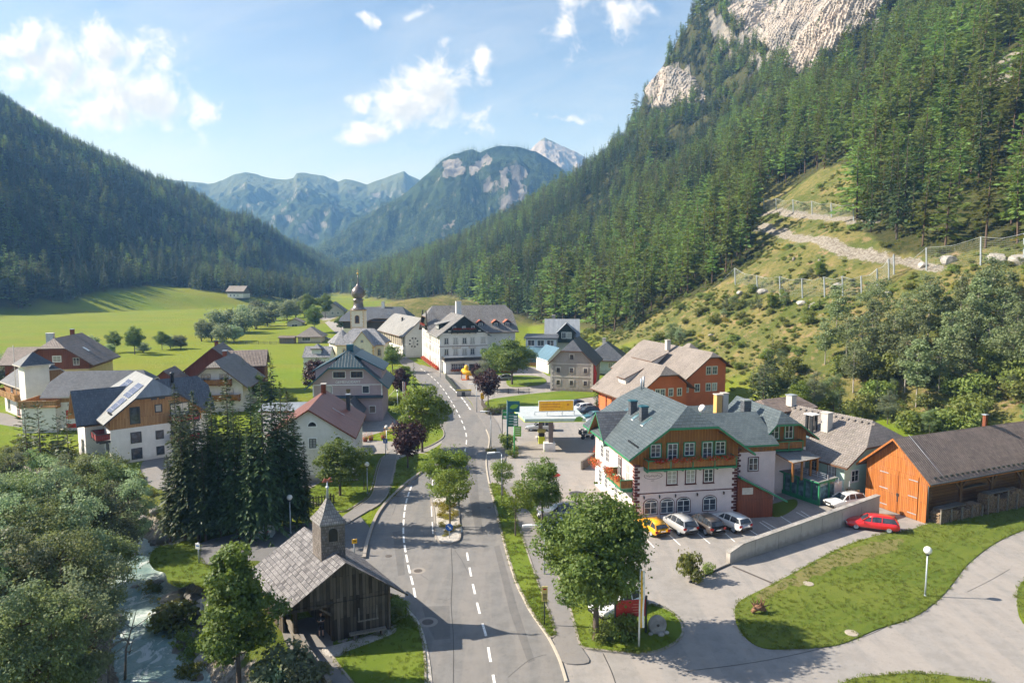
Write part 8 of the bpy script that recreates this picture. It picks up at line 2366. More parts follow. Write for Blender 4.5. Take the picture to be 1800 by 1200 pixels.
def playground():
 p = P(818,667); t = thing('play_tower', 'Yellow tube slide tower with red roof panels in the inn garden', 'slide', (p.x, p.y, 0),.1); t.scale = (.72,.72,.72)
 m = MB(); m.tube([(-.6,1.0,2.9),(-.2,0,2.5),(1.2,-.6,2.2),(2.6,-.4,1.9)],[.9,.85,.8,.7],12); m.obj('tube_slide', M['yellow'], t)
 m = MB(); m.lathe([(.75,0),(.75,1.6),(.3,2.0)],(.4,.6,2.8),10); m.obj('turret', M['yellow'], t)
 m = MB(); m.tube([(.8,-.3,2.0),(.6,-.5,1.0),(.8,-1.2,.3)],[.7,.6,.55],10); m.obj('slide_chute', m_plain('slide_orange', (.75,.26,.02),.4), t)
 m = MB(); [m.box((x - .08, y - .08,0),(x + .08, y + .08,3.0)) for x, y in ((-1.2,0),(-1.2,1.8),(1.0,0),(1.0,1.8))]; m.obj('post', M['red'], t)
 m = MB(); m.slab([(-1.3,-1.5,.12),(1.8,-1.5,.12),(1.8,.4,.12),(-1.3,.4,.12)],[[0,1,2,3]],.1); m.obj('soft_mat', m_plain('play_mat', (.45,.12,.04)), t)
 p = P(882,655); t = thing('garden_hut', 'Brown wooden garden hut behind the large tree of the inn', 'hut', (p.x, p.y, 0),.2); m = MB(); m.prism([(0,0,0),(4,0,0),(4,0,2.4),(2,0,3.4),(0,0,2.4)],(0,3.5,0)); m.obj('wall', M['board_honey'], t); m = MB(); m.slab([(-.3,-.3,2.35),(2,-.3,3.55),(4.3,-.3,2.35),(-.3,3.8,2.35),(2,3.8,3.55),(4.3,3.8,2.35)],[[0,1,4,3],[1,2,5,4]],.1); m.obj('roof', M['tile_brown'], t)
 p = P(848,705); m = MB(); m.box((-.35,-.3,.4),(.35,.3,1.5)); m.box((-.08,-.08,0),(.08,.08,.4),1); t = thing('postbox', 'Yellow postbox on the pavement under the dark red tree', 'postbox', (p.x, p.y, .09),0); m.obj('box', [M['yellow'], M['dark_metal']], t); m = MB(); m.box((-.25,-.315,1.2),(.25,-.303,1.27)); m.obj('slot', M['black'], t)
 p = P(970,866); t = thing('parasol', 'Red parasol standing behind the street tree', 'parasol', (p.x, p.y, .01),0); m = MB(); m.lathe([(1.0,2.1),(.97,2.15),(.4,2.45),(.03,2.6)],(0,0,0),8,0, False); m.obj('canopy', M['red'], t); m = MB(); m.tube([(0,0,0),(0,0,2.65)],.03,6); m.obj('pole', M['galv'], t)
 a = P(1024,826); b = P(1062,800); m = MB(); d = b - a; t = thing('garden_wall', 'Low brown wooden wall carrying orange geraniums beside the hotel', 'wall', a, math.atan2(d.y, d.x)); m.box((0,0,0),(d.length, .25,1.15)); m.obj('wall', M['board_grey'], t); child('flower_box', flowers_mesh(Vector((d.length * .55,0,1.3)), Vector((d.length, 0,1.4)),.5,240,('flower_orange', 'bush')), t)
playground()
# ------------------------------------------------------------------ rockfall nets on the slope
def net_fence(label, tops, group='rockfall net fences'):
 """tops: picture points (u, v of post foot, height)"""
 M.setdefault('net_wire', m_plain('net_wire', (.45,.48,.48),.5,.3))
 feet = [(ONG(u, v, 90), hh) for u, v, hh in tops]
 o = feet[0][0]; t = thing('net_fence', label, 'fence', o, 0, group); nt = MB(); top = []
 for p, hh in feet:
  q = p - o; tp = q + Vector((-.5,-.25, hh)); top.append((q, tp)); m = MB(); m.beam(q - Vector((0,0,.5)), tp, .24,.26); m.obj('post', M['galv'], t)
 for (a, ta),(b, tb) in zip(top[:-1], top[1:]):
  for k in range(13):
   f = k / 12; sag = .9 * math.sin(math.pi * .5) * (.15 + .5 * (1 - f))
   pa, pb = a.lerp(ta, f), b.lerp(tb, f); mid_ = (pa + pb) / 2 - Vector((0,0,.12 + .55 * f * 1.0))
   nt.tube([pa, pa.lerp(mid_, .5) - Vector((0,0,.06)), mid_, mid_.lerp(pb, .5) - Vector((0,0,.06)), pb],.018 if k < 12 else .055,3, cap=False, smooth=False)
  L = (b - a).length; n = max(4, int(L / .8))
  for k in range(1, n):
   f = k / n; dz = Vector((0,0,-4 * f * (1 - f) * .12)); dt = Vector((0,0,-4 * f * (1 - f) * .67))
   nt.tube([a.lerp(b, f) + dz, ta.lerp(tb, f) + dt],.013,3, cap=False, smooth=False)
 nt.obj('net', M['net_wire'], t)
 for (q, tp), s in ((top[0],-1),(top[-1],1)):
  m = MB(); m.tube([tp, q + Vector((s * 3.0,2.5,1.2))],.03,4); m.obj('guy_rope', M['galv'], t)
net_fence('Rockfall net fence high up at the gravel track of the clearing', [(1343,368,4.2),(1365,369,4.2),(1395,373,4.2),(1428,377,4.2),(1462,382,4.2),(1501,388,4.4)])
net_fence('Long rockfall net fence bending across the middle of the clearing', [(1293,500,4.6),(1332,510,3.8),(1372,518,4.6),(1411,523,4.6),(1450,522,4.6),(1482,520,4.4),(1515,522,4.6),(1543,508,4.4),(1563,492,4.6),(1572,482,4.4)])
net_fence('Rockfall net fence under the tall forest beside the pale boulders', [(1629,475,4.8),(1724,466,5.6),(1800,462,5.6),(1870,458,5.6)])
g_ = random.Random(8)
for i, (u, v, r, lb) in enumerate([(1752,458,1.7, 'Pale boulder behind the net fence under the tall forest'),(1790,462,1.9, 'Broad pale boulder at the frame side of the net fence'),(1665,462,1.6, 'Small pale boulder near the first post of the net fence'),(1430,540,1.3, 'Flat pale rock on the dry meadow below the long net fence'),(1408,536,1.1, 'Pale rock beside the flat one on the dry meadow'),(1560,520,1.0, 'Rock beside the bend of the long net fence'),
         (1340,515,1.2, 'Pale stone under the young trees at the net fence end'),(1300,518,1.1, 'Pale stone near the first post of the long net fence'),(1470,505,1.2, 'Stone in the middle of the long net'),(1620,470,1.2, 'Stone on the track edge beside the net'),(1250,590,.7, 'Small stone on the dry meadow above the orange house')]):
 p = ONG(u, v, 90); boulder('boulder', lb, p + Vector((0,0, r * .25)), r, (1.2,.9,.75), M['rock_pale'], i + 3, 'boulders on the slope')
# tree stumps of the clearing
for i, (u, v) in enumerate([(1738,482),(1690,494),(1775,488),(1395,458),(1440,462)]):
 p = ONG(u, v, 90); m = MB(); m.tube([(0,0,-.3),(0,0,.9)],[.42,.34],9); m.ball((.2,.1,.0),.4,6, sq=(1,1,.5)); o = m.obj('tree_stump', M['deadwood'], None, loc=p); tag(o, 'Grey tree stump left standing on the cleared slope', 'stump', 'stumps on the clearing')
# stones along the stream
for i in range(46):
 q = smooth_line(RIVER, 8); k = 6 + (i * 37) % (len(q) - 30); p = q[k]; d = (q[k + 1] - q[k]).normalized(); s = 1 if i % 3 else -1; off = g_.uniform(2.7,4.6) if i % 5 else g_.uniform(.5,2.2)
 if q[k].x < -58: continue
 n = Vector((-d.y, d.x, 0)); c = p - n * off * s; r = g_.uniform(.35,.95)
 z = H1(c.x, c.y); boulder('river_rock', 'Pale grey rock on the stony edge of the mountain stream', (c.x, c.y, max(z, -2.75) + r * .12), r, (1.25,1,.7), M[('rock_grey', 'rock_pale', 'rock_dark')[i % 3]], i + 20, 'rocks along the stream', 'rock', 2)
# ================================================================== PERSON in the chapel gateway
def person():
 p = chapel_point(2.05,.75); t = thing('person', 'Person in black t-shirt and shorts standing in the chapel gateway holding a phone', 'person', (p.x, p.y, .07), R(15))
 V = []; E = []; Rr = []
 def ch(pts, start=None):
  i = start
  for (x, y, z, r) in pts:
   V.append((x, y, z)); Rr.append(r)
   if i is not None: E.append((i, len(V) - 1))
   i = len(V) - 1
  return i
 pel = ch([(0,0,.95,.145)]); wa = ch([(0,0,1.10,.135),(0,.0,1.28,.15),(0,.01,1.42,.13),(0,0,1.50,.06),(0,-.01,1.58,.062)], pel)
 chest = pel + 2
 ch([(0,-.02,1.66,.088),(0,-.015,1.74,.078)], wa)
 hands = []
 for s in (-1,1):
  ch([(s * .10,0,.86,.095),(s * .11,-.01,.50,.062),(s * .115,.01,.30,.058),(s * .12,.02,.09,.04),(s * .125,-.07,.035,.035),(s * .13,-.15,.028,.028)], pel)
  e = ch([(s * .19,0,1.41,.062),(s * .235,.02,1.16,.042),(s * .13,-.20,1.20,.033),(s * .08,-.26,1.24,.030),(s * .06,-.31,1.27,.028)], chest)
  for k in range(4):
   a = s * (.05 - .022 * k + .02); ch([(a, -.345,1.285 + .012 * (k % 2),.0095),(a - s * .01,-.372,1.30,.009),(a - s * .02,-.375,1.325 + .004 * k, .008)], e)
  ch([(s * .035,-.31,1.30,.010),(s * .02,-.33,1.33,.009)], e)
 me = bpy.data.meshes.new('body'); me.from_pydata(V, E, [])
 skin = m_plain('skin', (.55,.33,.24),.5)
 me.materials.append(skin); o = child('body', me, t)
 md = o.modifiers.new('skin', 'SKIN'); sv = me.skin_vertices[0].data
 for i, r in enumerate(Rr): sv[i].radius = (r, r)
 sv[pel].use_root = True; md.use_smooth_shade = True
 sd = o.modifiers.new('sub', 'SUBSURF'); sd.levels = 1; sd.render_levels = 2
 m = MB(); m.lathe([(.175,.90),(.172,1.05),(.185,1.25),(.19,1.38),(.13,1.47),(.075,1.515)],(0,0,0),14, sx=1.1, sy=.82)
 for s in (-1,1): m.tube([(s * .15,0,1.43),(s * .235,.01,1.24)],[.085,.07],10)
 m.obj('shirt', M['black'], t)
 m = MB(); m.lathe([(.17,.84),(.185,.95),(.17,1.02)],(0,0,0),14, sx=1.1, sy=.85)
 for s in (-1,1): m.tube([(s * .10,0,.9),(s * .112,0,.52)],[.115,.095],10)
 m.obj('shorts', m_plain('dark_shorts', (.02,.02,.025),.8), t)
 m = MB(); m.ball((0,.012,1.735),.108,10, sq=(.92,1.0,.95)); m.v = [v for v in m.v]; m.obj('hair', m_plain('brown_hair', (.05,.03,.02),.7), t, loc=(0,.02,.012))
 f = MB(); f.ball((0,-.108,1.675),.016,5); f.tube([(-.03,-.098,1.628),(.03,-.098,1.628)],.006,5)
 for s in (-1,1): f.ball((s * .036,-.092,1.70),.011,5); f.ball((s * .096,0,1.69),.026,6, sq=(.5,.8,1.2))
 f.obj('face', m_plain('face_detail', (.30,.15,.11)), t)
 for s in (-1,1): q = MB(); q.ball((s * .127,-.07,.045),.075,8, sq=(.7,1.6,.65)); q.obj('shoe', M['dark_metal'], t)
 ph = MB(); ph.box((-.04,-.36,1.27),(.04,-.35,1.42)); tag(ph.obj('phone', M['galv'], None), 'Pale phone held up in both hands by the person in the gateway', 'phone')
 o = bpy.data.objects[[x.name for x in COL.objects if x.name.startswith('phone')][0]]; o.location = t.location; o.rotation_euler = t.rotation_euler
person()
# ================================================================== TREES AND SHRUBS OF THE VILLAGE
def kinds(n, *a, **k): return [broadleaf(100 + i * 7 + int(a[0] * 3), *a, **k) for i in range(n)]
BIGM = broadleaf(5,10.9,3.95,4.35,2.2,84,640,.20, M['maple'], M['bark'],.23, cl_r=.29, taper=.30, low=1.7)
MAP = kinds(2,10,3.6,4.0,1.6,46,380,.24, M['maple'], M['bark'],.2, cl_r=.32, taper=.25)
LIM = kinds(2,10,3.2,4.4,1.2,48,400,.22, M['lime'], M['bark'],.18, cl_r=.32, taper=.35)
YNG = kinds(3,6,1.7,1.8,2.2,20,260,.15, M['lime'], M['bark'],.08, cl_r=.42, taper=.1)
PUR = kinds(2,8,2.6,3.0,1.6,36,210,.27, M['purple'], M['bark'],.13, cl_r=.34, taper=.2)
ALD = [broadleaf(210 + i, 10,[3.0,2.6,3.4,2.8][i],4.5,1.0,50,360,.16, M[('alder', 'willow', 'alder', 'willow')[i]], M['bark'],.15, cl_r=.30, taper=.3, gaps=.2, forks=[1,2,2,1][i], droop=.25) for i in range(4)]
WIL = [broadleaf(240 + i, 8,4.0,3.6,.5,30,170,.42, M['willow'], M['bark'],.2, cl_r=.36, forks=2, taper=.1) for i in range(2)]
BIR = [broadleaf(260 + i, 10,[1.9,2.3,1.7][i],4.0,1.8,34,130,.24, M['birch'], M['bark_pale'],.09, cl_r=.36, taper=.5, droop=.8, forks=1 + i % 2) for i in range(3)]
BSH = [broadleaf(280 + i, 2,1.25,.95,.05,15,130,.20, M['bush'], M['bark'],.04, cl_r=.46, limbs=False) for i in range(3)]
YSH = [broadleaf(290,2,1.3,.9,.05,14,140,.16, M['shrub_yellow'], M['bark'],.03, cl_r=.48, limbs=False)]
SPN = [conifer(300 + i, 1, rmax=.14, whorls=54, per=12, seg=9, low=.12, droop=.45, mat=M['spruce'], bark=M['bark'], leafw=.42, ls=.55, power=.72) for i in range(3)]
SPY = [conifer(310 + i, 1, rmax=.24, whorls=20, per=9, seg=5, low=.03, droop=.25, mat=M['spruce_young'], bark=M['bark'], leafw=.5) for i in range(2)]
PIN = [conifer(320,1, rmax=.22, whorls=14, per=7, seg=7, low=.14, droop=.0, mat=M['spruce_young'], bark=M['bark_larch'], power=.5, up=.5, jit=.35, leafw=.35)]
_k = [0]
def plant(name, label, u, v, h, protos, ref, group=None, cat='tree', z=None, w=1.0, on=False, y0=90):
 """h = height wanted; ref = height of the prototype"""
 p = ONG(u, v, y0) if on else P(u, v); z_ = p.z if on else (H1(p.x, p.y) if z is None else z)
 _k[0] += 1; s = h / ref
 return tree(name, label, protos[_k[0] % len(protos)],(p.x, p.y, z_ - .03), s * w, sz=s, group=group, cat=cat)
plant('maple_tree', 'Big dense maple standing on the verge beside the red board', 1047,1126,10.9,[BIGM],10.9, z=.1)
g = 'young trees along the road'
plant('street_tree', 'Young round tree on the traffic island directly behind the blue sign', 791,925,5.9, YNG, 6, g, z=.12, w=1.15); plant('street_tree', 'Fuller green tree second on the traffic island', 786,893,7.2, LIM, 10, g, z=.12, w=1.15)
plant('street_tree', 'Slim young tree with forked crown on the grass verge by the pavement', 906,943,5.8, YNG, 6, g, z=.1); plant('street_tree', 'Smallest young tree on the verge, next to the petrol station exit', 884,882,5.1, YNG, 6, g, z=.1, w=.9)
plant('street_tree', 'Broad young tree on the verge in front of the dark grey car', 953,921,7.5, MAP, 10, g, z=.1, w=.85)
plant('lime_tree', 'Large bright green lime tree beside the road at the town hall plaza', 742,794,10.4, LIM, 10, z=.1, w=1.05)
g = 'dark red leaved trees'
for u, v, h, w, lb in [(717,823,7.6,.95, 'Dark red maple on the verge in front of the bright lime tree'),(703,706,7.6,.85, 'Dark red tree beside the spruce behind the town hall'),(858,712,8.4,.85, 'Dark red tree at the road bend before the inn garden'),(556,700,9.0,1.0, 'Dark red tree half hidden by the town hall roof'),(842,684,7.0,.7, 'Reddish tree at the yellow slide of the inn')]: plant('red_leaf_tree', lb, u, v, h, PUR, 8, g, z=.08, w=w)
for u, v, h, kd, rf, w, nm, lb in [(900,676,11.8, MAP, 10,1.15, 'broad_tree', 'Tall broad tree in the garden between inn and stone house'),(868,664,9.5, MAP, 10,.8, 'broad_tree', 'Dark green tree close to the inn corner'),(853,688,8.0, ALD, 10,.8, 'broad_tree', 'Green tree between the yellow slide and the dark red tree'),
  (690,654,8.0, MAP, 10,1.0, 'broad_tree', 'Round green tree in front of the church porch'),(712,676,5.0, LIM, 10,1.1, 'broad_tree', 'Pale green small tree at the roadside above the dark red tree'),(598,872,7.4, MAP, 10,1.15, 'broad_tree', 'Dark maple in front of the white house with the red roof'),(640,862,4.2, YNG, 6,1.0, 'broad_tree', 'Thin pale young tree beside the footpath globe lamp'),(652,600,9, MAP, 10,1.0, 'broad_tree', 'Green tree at the foot of the church tower'),
  (728,704,7.7, SPY, 1,.62, 'garden_spruce', 'Green spruce between dark red tree and road'),(1050,716,5.6, SPY, 1,.75, 'garden_spruce', 'Small dark conifer at the lawn corner beside the orange house'),(430,706,8.6, SPY, 1,.66, 'garden_spruce', 'Small spruce right beside the alpine house'),(478,706,9.8, SPY, 1,.70, 'garden_spruce', 'Taller spruce at the meadow behind the spruce clump'),(455,708,6.2, LIM, 10,1.0, 'broad_tree', 'Pale green tree between the two meadow spruces'),(508,722,4, MAP, 10,1, 'broad_tree', 'Little round tree on the meadow edge left of the town hall')]: plant(nm, lb, u, v, h, kd, rf, w=w)
g = 'tall dark spruces behind the chapel'
for i, (u, v, h) in enumerate([(318,938,14.6),(336,930,12.2),(350,945,14.2),(372,932,12.8),(388,944,11.6),(408,930,15.2),(428,944,12.4),(448,930,14.2),(468,946,15.4),(484,932,12.8),(500,926,14.6),(522,922,11.8),(300,948,8.2),(362,950,10.5),(440,952,11),(538,922,8.5),(326,948,12.8),(380,936,13.8),(418,946,13.2),(458,940,12.2),(490,930,12.6),(511,920,13.6)]): plant('tall_spruce', 'Tall dark spruce in the dense clump between river and white house', u, v, h, SPN, 1, g, z=0, w=.95)
g = 'loose pines before the fire station'
for u, v, h, lb in [(48,800,7.4, 'Loose golden green pine in front of the hose tower'),(72,806,8.0, 'Grey green pine with open crown by the fire station'),(104,806,6.2, 'Small dark pine before the red striped wall'),(122,822,8.2, 'Dense dark pine in front of the engine hall')]: plant('pine_tree', lb, u, v, h, PIN, 1, g, w=.9)
# riverside wood
g = 'trees of the riverside wood'
rv = [(205,918,10.4),(240,930,8.8),(170,912,10.6),(120,915,9.2),(75,905,8.4),(30,915,8.0),(-20,925,8.6),(200,968,9.2),(150,975,9.6),(100,980,9.4),(45,985,9.0),(-20,1000,9.4),(190,1045,8.6),(140,1060,9.8),(80,1070,9.6),(20,1085,9.8),(-60,1090,10),(170,1130,8.8),(110,1160,9.8),(45,1185,10.2),(-40,1200,10.4),(150,1240,9.0),(70,1290,9.4),(0,1300,10),(-90,940,9),(-110,1150,10)]
for i, (u, v, h) in enumerate(rv):
 lb = ['Bushy pale green alder in the riverside wood', 'Grey green willow in the riverside wood'][(i + 1) % 2]
 p = P(u, v); d = float(seg_dist(np.array([p.x]), np.array([p.y]), RIVER2)[0])
 t = tree('riverside_tree', lb, ALD[i % 4 if True else 0],(p.x, p.y, max(H1(p.x, p.y),-2.4) - .05), h / 10 * .97, sz=h / 10, group=g)
 t['label'] = ['Bushy pale green alder in the riverside wood', 'Grey green willow in the riverside wood'][i % 2]
plant('broad_tree', 'Tall slender maple on the river bank beside the gate chapel', 420,1196,9.4,[broadleaf(33,9.4,2.4,4.3,.7,66,520,.19, M['maple'], M['bark'],.16, cl_r=.30, taper=.62)],9.4, z=-.3)
g_ = random.Random(12)
# bare dead branches hanging out of the riverside wood
for i, (u, v, h) in enumerate([(160,1110,5.5),(215,1130,5.0),(120,1140,6),(30,1000,6.5),(190,1180,4.6)]):
 p = P(u, v); t = thing('dead_tree', 'Bare pale dead tree sticking out of the riverside wood', 'tree', (p.x, p.y, H1(p.x, p.y)), g_.uniform(0,6), 'bare dead trees by the river'); m = MB()
 m.tube([(0,0,-.2),(.2,0, h * .5),(.9,.3, h)],[.10,.07,.02],6); m.obj('trunk', M['deadwood'], t); m = MB()
 for k in range(9):
  z = h * g_.uniform(.35,.9); a = g_.uniform(0,6.28); L = g_.uniform(1.0,2.6); s = Vector((.2 + z / h * .4, z / h * .1, z)); e = s + Vector((math.cos(a) * L, math.sin(a) * L, L * g_.uniform(.2,.8))); m.tube([s, s.lerp(e, .5) + Vector((0,0,.12)), e],[.035,.022,.006],4, cap=False)
 m.obj('branch', M['deadwood'], t)
# shrubs
def shrubs(items, label, group, protos=BSH, ref=2.0, name='shrub', on=False, cat='shrub'):
 for i, q in enumerate(items):
  u, v, h = q[:3]; plant(name, q[4] if len(q) > 4 else label, u, v, h, protos, ref, group, cat, w=q[3] if len(q) > 3 else 1, on=on)
shrubs([(310,1042,2.6,1.2),(325,1075,1.8),(290,1030,1.6),(345,1090,1.6),(335,1120,1.5),(265,985,1.2,1.2)], 'Green shrub on the stony river bank before the lawn', 'shrubs on the river bank')
shrubs([(505,1200,2.2,1.3),(535,1215,1.9,1.1),(480,1215,1.8)], 'Grey green shrub beside the walkway railing', 'shrubs at the railing', protos=[broadleaf(299,2,1.25,.95,.05,15,130,.20, M['willow'], M['bark'],.04, cl_r=.46, limbs=False)])
shrubs([(1213,1021,2.6,.62, 'Upright flowering shrub at the end of the dark edging strip'),(1245,1008,1.0,.9, 'Low round shrub beside the upright flowering one')], '', 'shrubs by the concrete wall')
shrubs([(1057,1127,1.5,.8, 'Light green shoots at the foot of the big maple'),(1098,1117,1.9,.9, 'Dark round bush below the red board'),(1108,1121,1.4,.9, 'Second dark bush below the red board'),(700,1072,1.0,1, 'Low dark shrub in the kerbed bed beside the chapel wall'),(697,1088,.9,1.2, 'Low shrub at the lower end of the kerbed bed'),(893,788,2.3,.9, 'Red-brown bush around the foot of the price pylon'),(903,803,1.5,.9, 'Round bush at the foot of the lime green board')], '', 'shrubs on the verges')
shrubs([(262,992,1.2,1.1),(272,1004,1.1,1.2),(285,1014,1.0,1.3),(256,978,1.3,1),(268,984,.8,1.3)], 'Yellowing tall grass clump on the river bank', 'grass clumps on the river bank', YSH, name='grass_clump', cat='grass clump')
g = 'yellow green shrubs on the traffic island'
shrubs([(773,890,1.0),(783,898,1.0),(795,890,1.0),(775,908,.9),(788,914,.9),(799,908,.9),(778,926,.75),(792,936,.7),(802,928,.6),(783,943,.5)], 'Yellow green ground shrub on the traffic island', g, YSH); shrubs([(864,797,1.2,.8, 'Yellow green shrub at the foot of the arm lamp')], '', g, YSH)
shrubs([(860 + 9 * i, 728 - i * .8,1.5,.9) for i in range(6)], 'Clipped hedge bush behind the picket fence of the station lawn', 'hedge bushes at the station lawn'); shrubs([(678 + 7 * i, 713 - i, 1.7,.8) for i in range(5)], 'Dark hedge bush beside the town hall', 'hedge bushes at the town hall')
shrubs([(552 + 7 * i, 889 - i, 1.3,.8) for i in range(6)], 'Small pointed thuja in the row beside the dark fence', 'thuja row', SPY, 1.0, 'thuja')
# the meadow's bushes and trees
g = 'trees along the meadow brook'
for u, v, h, lb in [(202,619,7.8, 'Small single tree on the meadow, first from the brown house'),(237,623,10.0, 'Taller single tree on the meadow beside the small ones'),(285,615,7.2, 'Slim single tree on the meadow near the low bushes')]: plant('meadow_tree', lb, u, v, h, MAP, 10, g, w=.85)
for u, v, h, w in [(160,618,6.0,1.1),(195,621,3.5,1),(252,620,4.0,1.2),(300,613,5.2,1.0),(318,613,5.4,.9),(10,668,7,1.3),(35,655,6,1.1),(60,640,5,1),(-20,690,8,1.2),(355,600,9.5,.6),(372,600,8.5,.9),(392,603,8,1),(412,600,7,1),(385,590,11,.9),(408,588,11,.9),(428,590,10,.9),(450,582,11,.9),(430,575,11,.9),(470,578,9,.9),(452,567,12,.9),(485,566,11,1),(505,568,12,.8),(520,562,12,.9),(535,560,13,.8)]: plant('meadow_bush', 'Grey green willow bush along the brook of the meadow', u, v, h, WIL, 8, 'willow bushes of the meadow', 'bush', w=w)
for u, v, h, lb in [(553,590,13, 'Dark round tree at the village end road'),(543,572,15, 'Tall dark tree beside the village end road'),(572,566,15, 'Pale tree at the wood edge of the village end'),(600,590,8, 'Round bush-like tree before the rectory')]: plant('village_end_tree', lb, u, v, h, MAP, 10, 'trees at the village end', w=.8)
# the slope: birches, bushes, young spruces
def inside(poly, n, seed, dmin):
 g = np.random.default_rng(seed); out = []; us = [p[0] for p in poly]; vs = [p[1] for p in poly]; k = 0
 while len(out) < n and k < 4000:
  k += 1; u, v = g.uniform(min(us), max(us)), g.uniform(min(vs), max(vs))
  if in_poly(np.array([u]), np.array([v]), poly)[0] and all(math.hypot((u - a) , (v - b) * 1.3) > dmin for a, b in out): out.append((u, v))
 return sorted(out, key=lambda q: q[1])
g2 = np.random.default_rng(2)
for u, v in [(1488,628),(1532,610),(1512,655),(1590,590),(1612,640),(1590,690),(1632,560),(1660,600),(1688,560),(1700,625),(1722,575),(1735,640),(1760,600),(1690,690),(1650,690),(1775,670),(1610,715),(1470,585),(1742,540),(1785,620),(1550,650),(1570,640),(1630,610),(1665,650),(1500,690),(1715,600),(1450,640),(1540,580),(1770,560),(1795,660)]: plant('birch_tree', 'Slender birch on the dry slope above the barn and mint house', u, v, g2.uniform(9,13), BIR, 10, 'birches on the slope', on=True, y0=95, w=1.15)
for u, v in inside([(1360,610),(1480,650),(1800,640),(1830,760),(1640,770),(1500,735),(1400,720),(1330,700)],42,3,22): plant('slope_bush', 'Leafy bush on the lower slope behind the houses', u, v, g2.uniform(2.2,5.0), BSH + [ALD[0]],10 if _k[0] % 4 == 2 else 2.0, 'bushes on the lower slope', 'bush', on=True, y0=95)
for u, v in inside([(1100,600),(1180,550),(1300,500),(1420,540),(1500,580),(1400,620),(1330,640),(1200,610)],20,5,24): plant('slope_bush', 'Low bush scattered on the open dry meadow', u, v, g2.uniform(1.2,2.8), BSH, 2.0, 'bushes on the dry meadow', 'bush', on=True, y0=95)
for u, v, h in [(1430,728,8),(1405,735,7),(1465,722,7.5),(1340,700,7),(1180,602,6),(1195,606,5.5),(1440,490,4.5),(1425,492,3.5),(1275,548,4),(1290,545,4.2),(1272,560,3.2),(1355,545,4.5),(1378,540,4),(1335,548,3.6),(1320,545,3.2),(1560,745,6)]: plant('slope_tree', 'Bright leafy young tree on the slope', u, v, h, ALD + LIM[:1],10, 'leafy young trees on the slope', on=True, y0=95)
for u, v, h in [(1322,745,11),(1340,750,12),(1358,745,10),(1335,730,9),(1348,668,7),(1356,655,8),(1395,700,6),(1385,535,5),(1330,530,4),(1540,725,7),(1570,735,6),(1440,545,3),(1690,520,4),(1475,745,6)]: plant('young_spruce', 'Young spruce standing alone on the slope', u, v, h, SPY, 1, 'young spruces on the slope', on=True, y0=95, w=.72)
def undergrowth():
 g = np.random.default_rng(9); n = 9000; u = g.uniform(1000,1840, n); v = g.uniform(300,790, n); pts = []; sz = []; dn = []
 x = g.uniform(0,160, n); y = g.uniform(92,250, n); z = H(x, y); h_, dr, dl = height(x, y); pu, pv = pixarr(x, y, z); c = vnoise(x / 7, y / 7,5)
 ok = (dr > 3) & (pu > 900) & (pu < 1860) & (pv > 270) & (c > .30) & (seg_dist(x, y, TR3) > 3) & (seg_dist(x, y, TR4) > 2.5)
 p = np.stack([x, y, z - .1],-1)[ok][:3000]; s = g.uniform(.12,.40, len(p)) * (1 + (g.random(len(p)) < .12) * 1.2)
 C = bpy.data.collections.new('undergrowth_kinds')
 for i, q in enumerate(BSH + YSH + BSH[:1]): C.objects.link(bpy.data.objects.new('low_kind_%d' % i, q[0]))
 tag(scatter('undergrowth', p, np.stack([s * 1.3, s * 1.3, s],-1), np.where(g.random(len(p)) < .06,3, g.integers(0,3, len(p))), C, .2), 'Low shrubs and weeds growing over the dry slope', 'undergrowth')
 n = 1500; x = g.uniform(-75,-12, n); y = g.uniform(28,125, n); d = seg_dist(x, y, RIVER2); pu, pv = pixarr(x, y, x * 0)
 ok = (d > 3.3) & (d < 13) & ((pu < 250) | (d < 6.0)) & (pu < 345); z = H(x, y); p = np.stack([x, y, z - .1],-1)[ok]; s = g.uniform(.25,.7, len(p)) * np.where(d[ok] < 6,.6,1)
 tag(scatter('bank_undergrowth', p, np.stack([s * 1.2, s * 1.2, s],-1), g.integers(0,3, len(p)), C, .2), 'Dense low undergrowth on the river banks', 'undergrowth')
undergrowth()
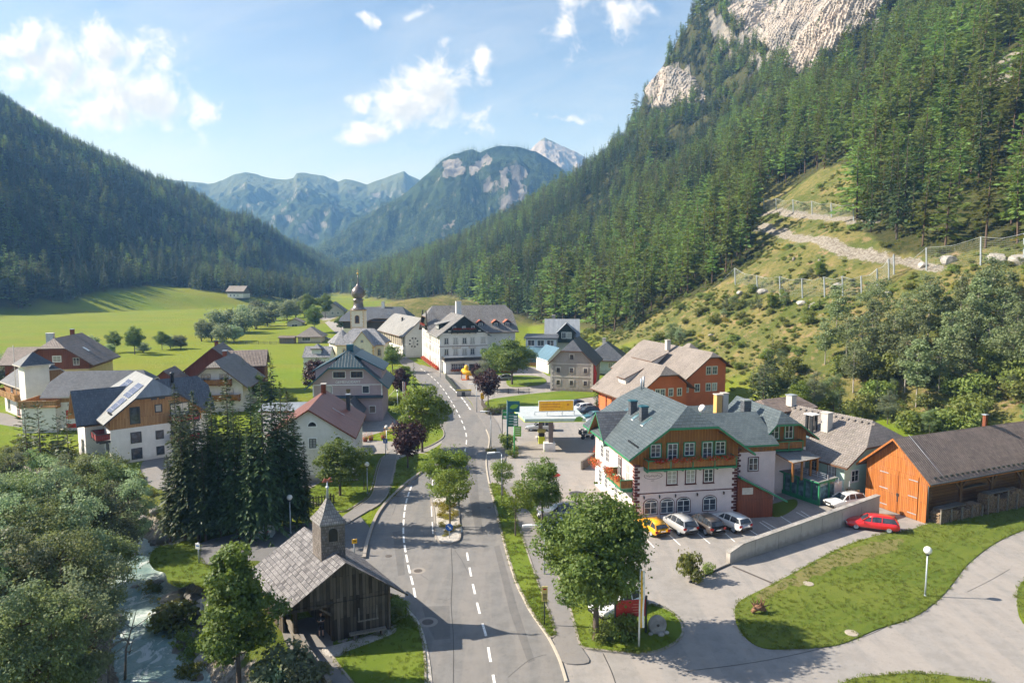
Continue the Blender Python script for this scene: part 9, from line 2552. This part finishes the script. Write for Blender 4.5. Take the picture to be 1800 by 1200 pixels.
def lawn_grass():
 g = np.random.default_rng(21); C = bpy.data.collections.new('grass_kinds')
 for i in range(2):
  n = 16; a = g.uniform(0,6.28, n); c = np.stack([g.uniform(-.13,.13, n), g.uniform(-.13,.13, n), np.zeros(n)],-1); d = unit(np.stack([np.cos(a) * .5, np.sin(a) * .5, np.ones(n)],-1)); w = np.stack([-np.sin(a), np.cos(a), a * 0],-1)
  C.objects.link(bpy.data.objects.new('tuft_%d' % i, quadmesh('tuft', kites(c, d, w, g.uniform(.07,.17, n), np.full(n, .03), g), M['tuft'])))
 pts = []
 for o in LAWNS:
  me = o.data; f = [p for p in me.polygons if p.normal.z > .5 and len(p.vertices) == 3]
  for p in f:
   a, b, c = (np.array(me.vertices[i].co) for i in p.vertices)
   if a[1] > 92 or p.area < 1e-4: continue
   k = g.poisson(p.area * 9); s = np.sqrt(g.random(k))[:, None]; t = g.random(k)[:, None]; pts.append(a * (1 - s) + b * (s * (1 - t)) + c * (s * t))
  ed = [e for e in me.edges]
  top = max(v.co.z for v in me.vertices)
  for e in me.edges:
   a, b = (np.array(me.vertices[i].co) for i in e.vertices)
   if abs(a[2] - top) > .01 or abs(b[2] - top) > .01 or a[1] > 80 or np.linalg.norm(a - b) > 2.0: continue
   k = int(np.linalg.norm(a - b) * 7); t = g.random(k)[:, None]; pts.append(a + (b - a) * t + np.concatenate([g.normal(0,.08,(k, 2)), np.zeros((k, 1))],1))
 p = np.concatenate(pts); k = vnoise(p[:, 0] / 1.7, p[:, 1] / 1.7,4) + g.random(len(p)) * .5; p = p[k > .55]; s = g.uniform(.5,1.3, len(p))
 tag(scatter('grass', p, np.stack([s, s, s],-1), g.integers(0,2, len(p)), C, .15), 'Uneven grass tufts growing on the verges and lawns', 'grass')
M['tuft'] = m_leaf('grass_blades', (.10,.155,.022),(.19,.215,.04),.35,.10,1.5)
lawn_grass()
# ------------------------------------------------------------------ air of the valley
def build_haze():
 m = bpy.data.materials.new('valley_haze'); m.use_nodes = True
 nt = m.node_tree; nt.nodes.clear()
 out = nt.nodes.new('ShaderNodeOutputMaterial'); pv = nt.nodes.new('ShaderNodeVolumePrincipled')
 pv.inputs['Color'].default_value = (.22,.50,1.0,1)
 pv.inputs['Absorption Color'].default_value = (1,1,1,1)
 pv.inputs['Density'].default_value = 2.0e-4
 pv.inputs['Anisotropy'].default_value = 0.0
 nt.links.new(pv.outputs[0], out.inputs['Volume'])
 mb = MB(); mb.box((-2700,-60,-60),(2700,4150,740))
 o = mb.obj('haze', m); o['kind'] = 'stuff'
 tag(o, 'Thin blue air between the camera and the far mountains', 'haze')
build_haze()
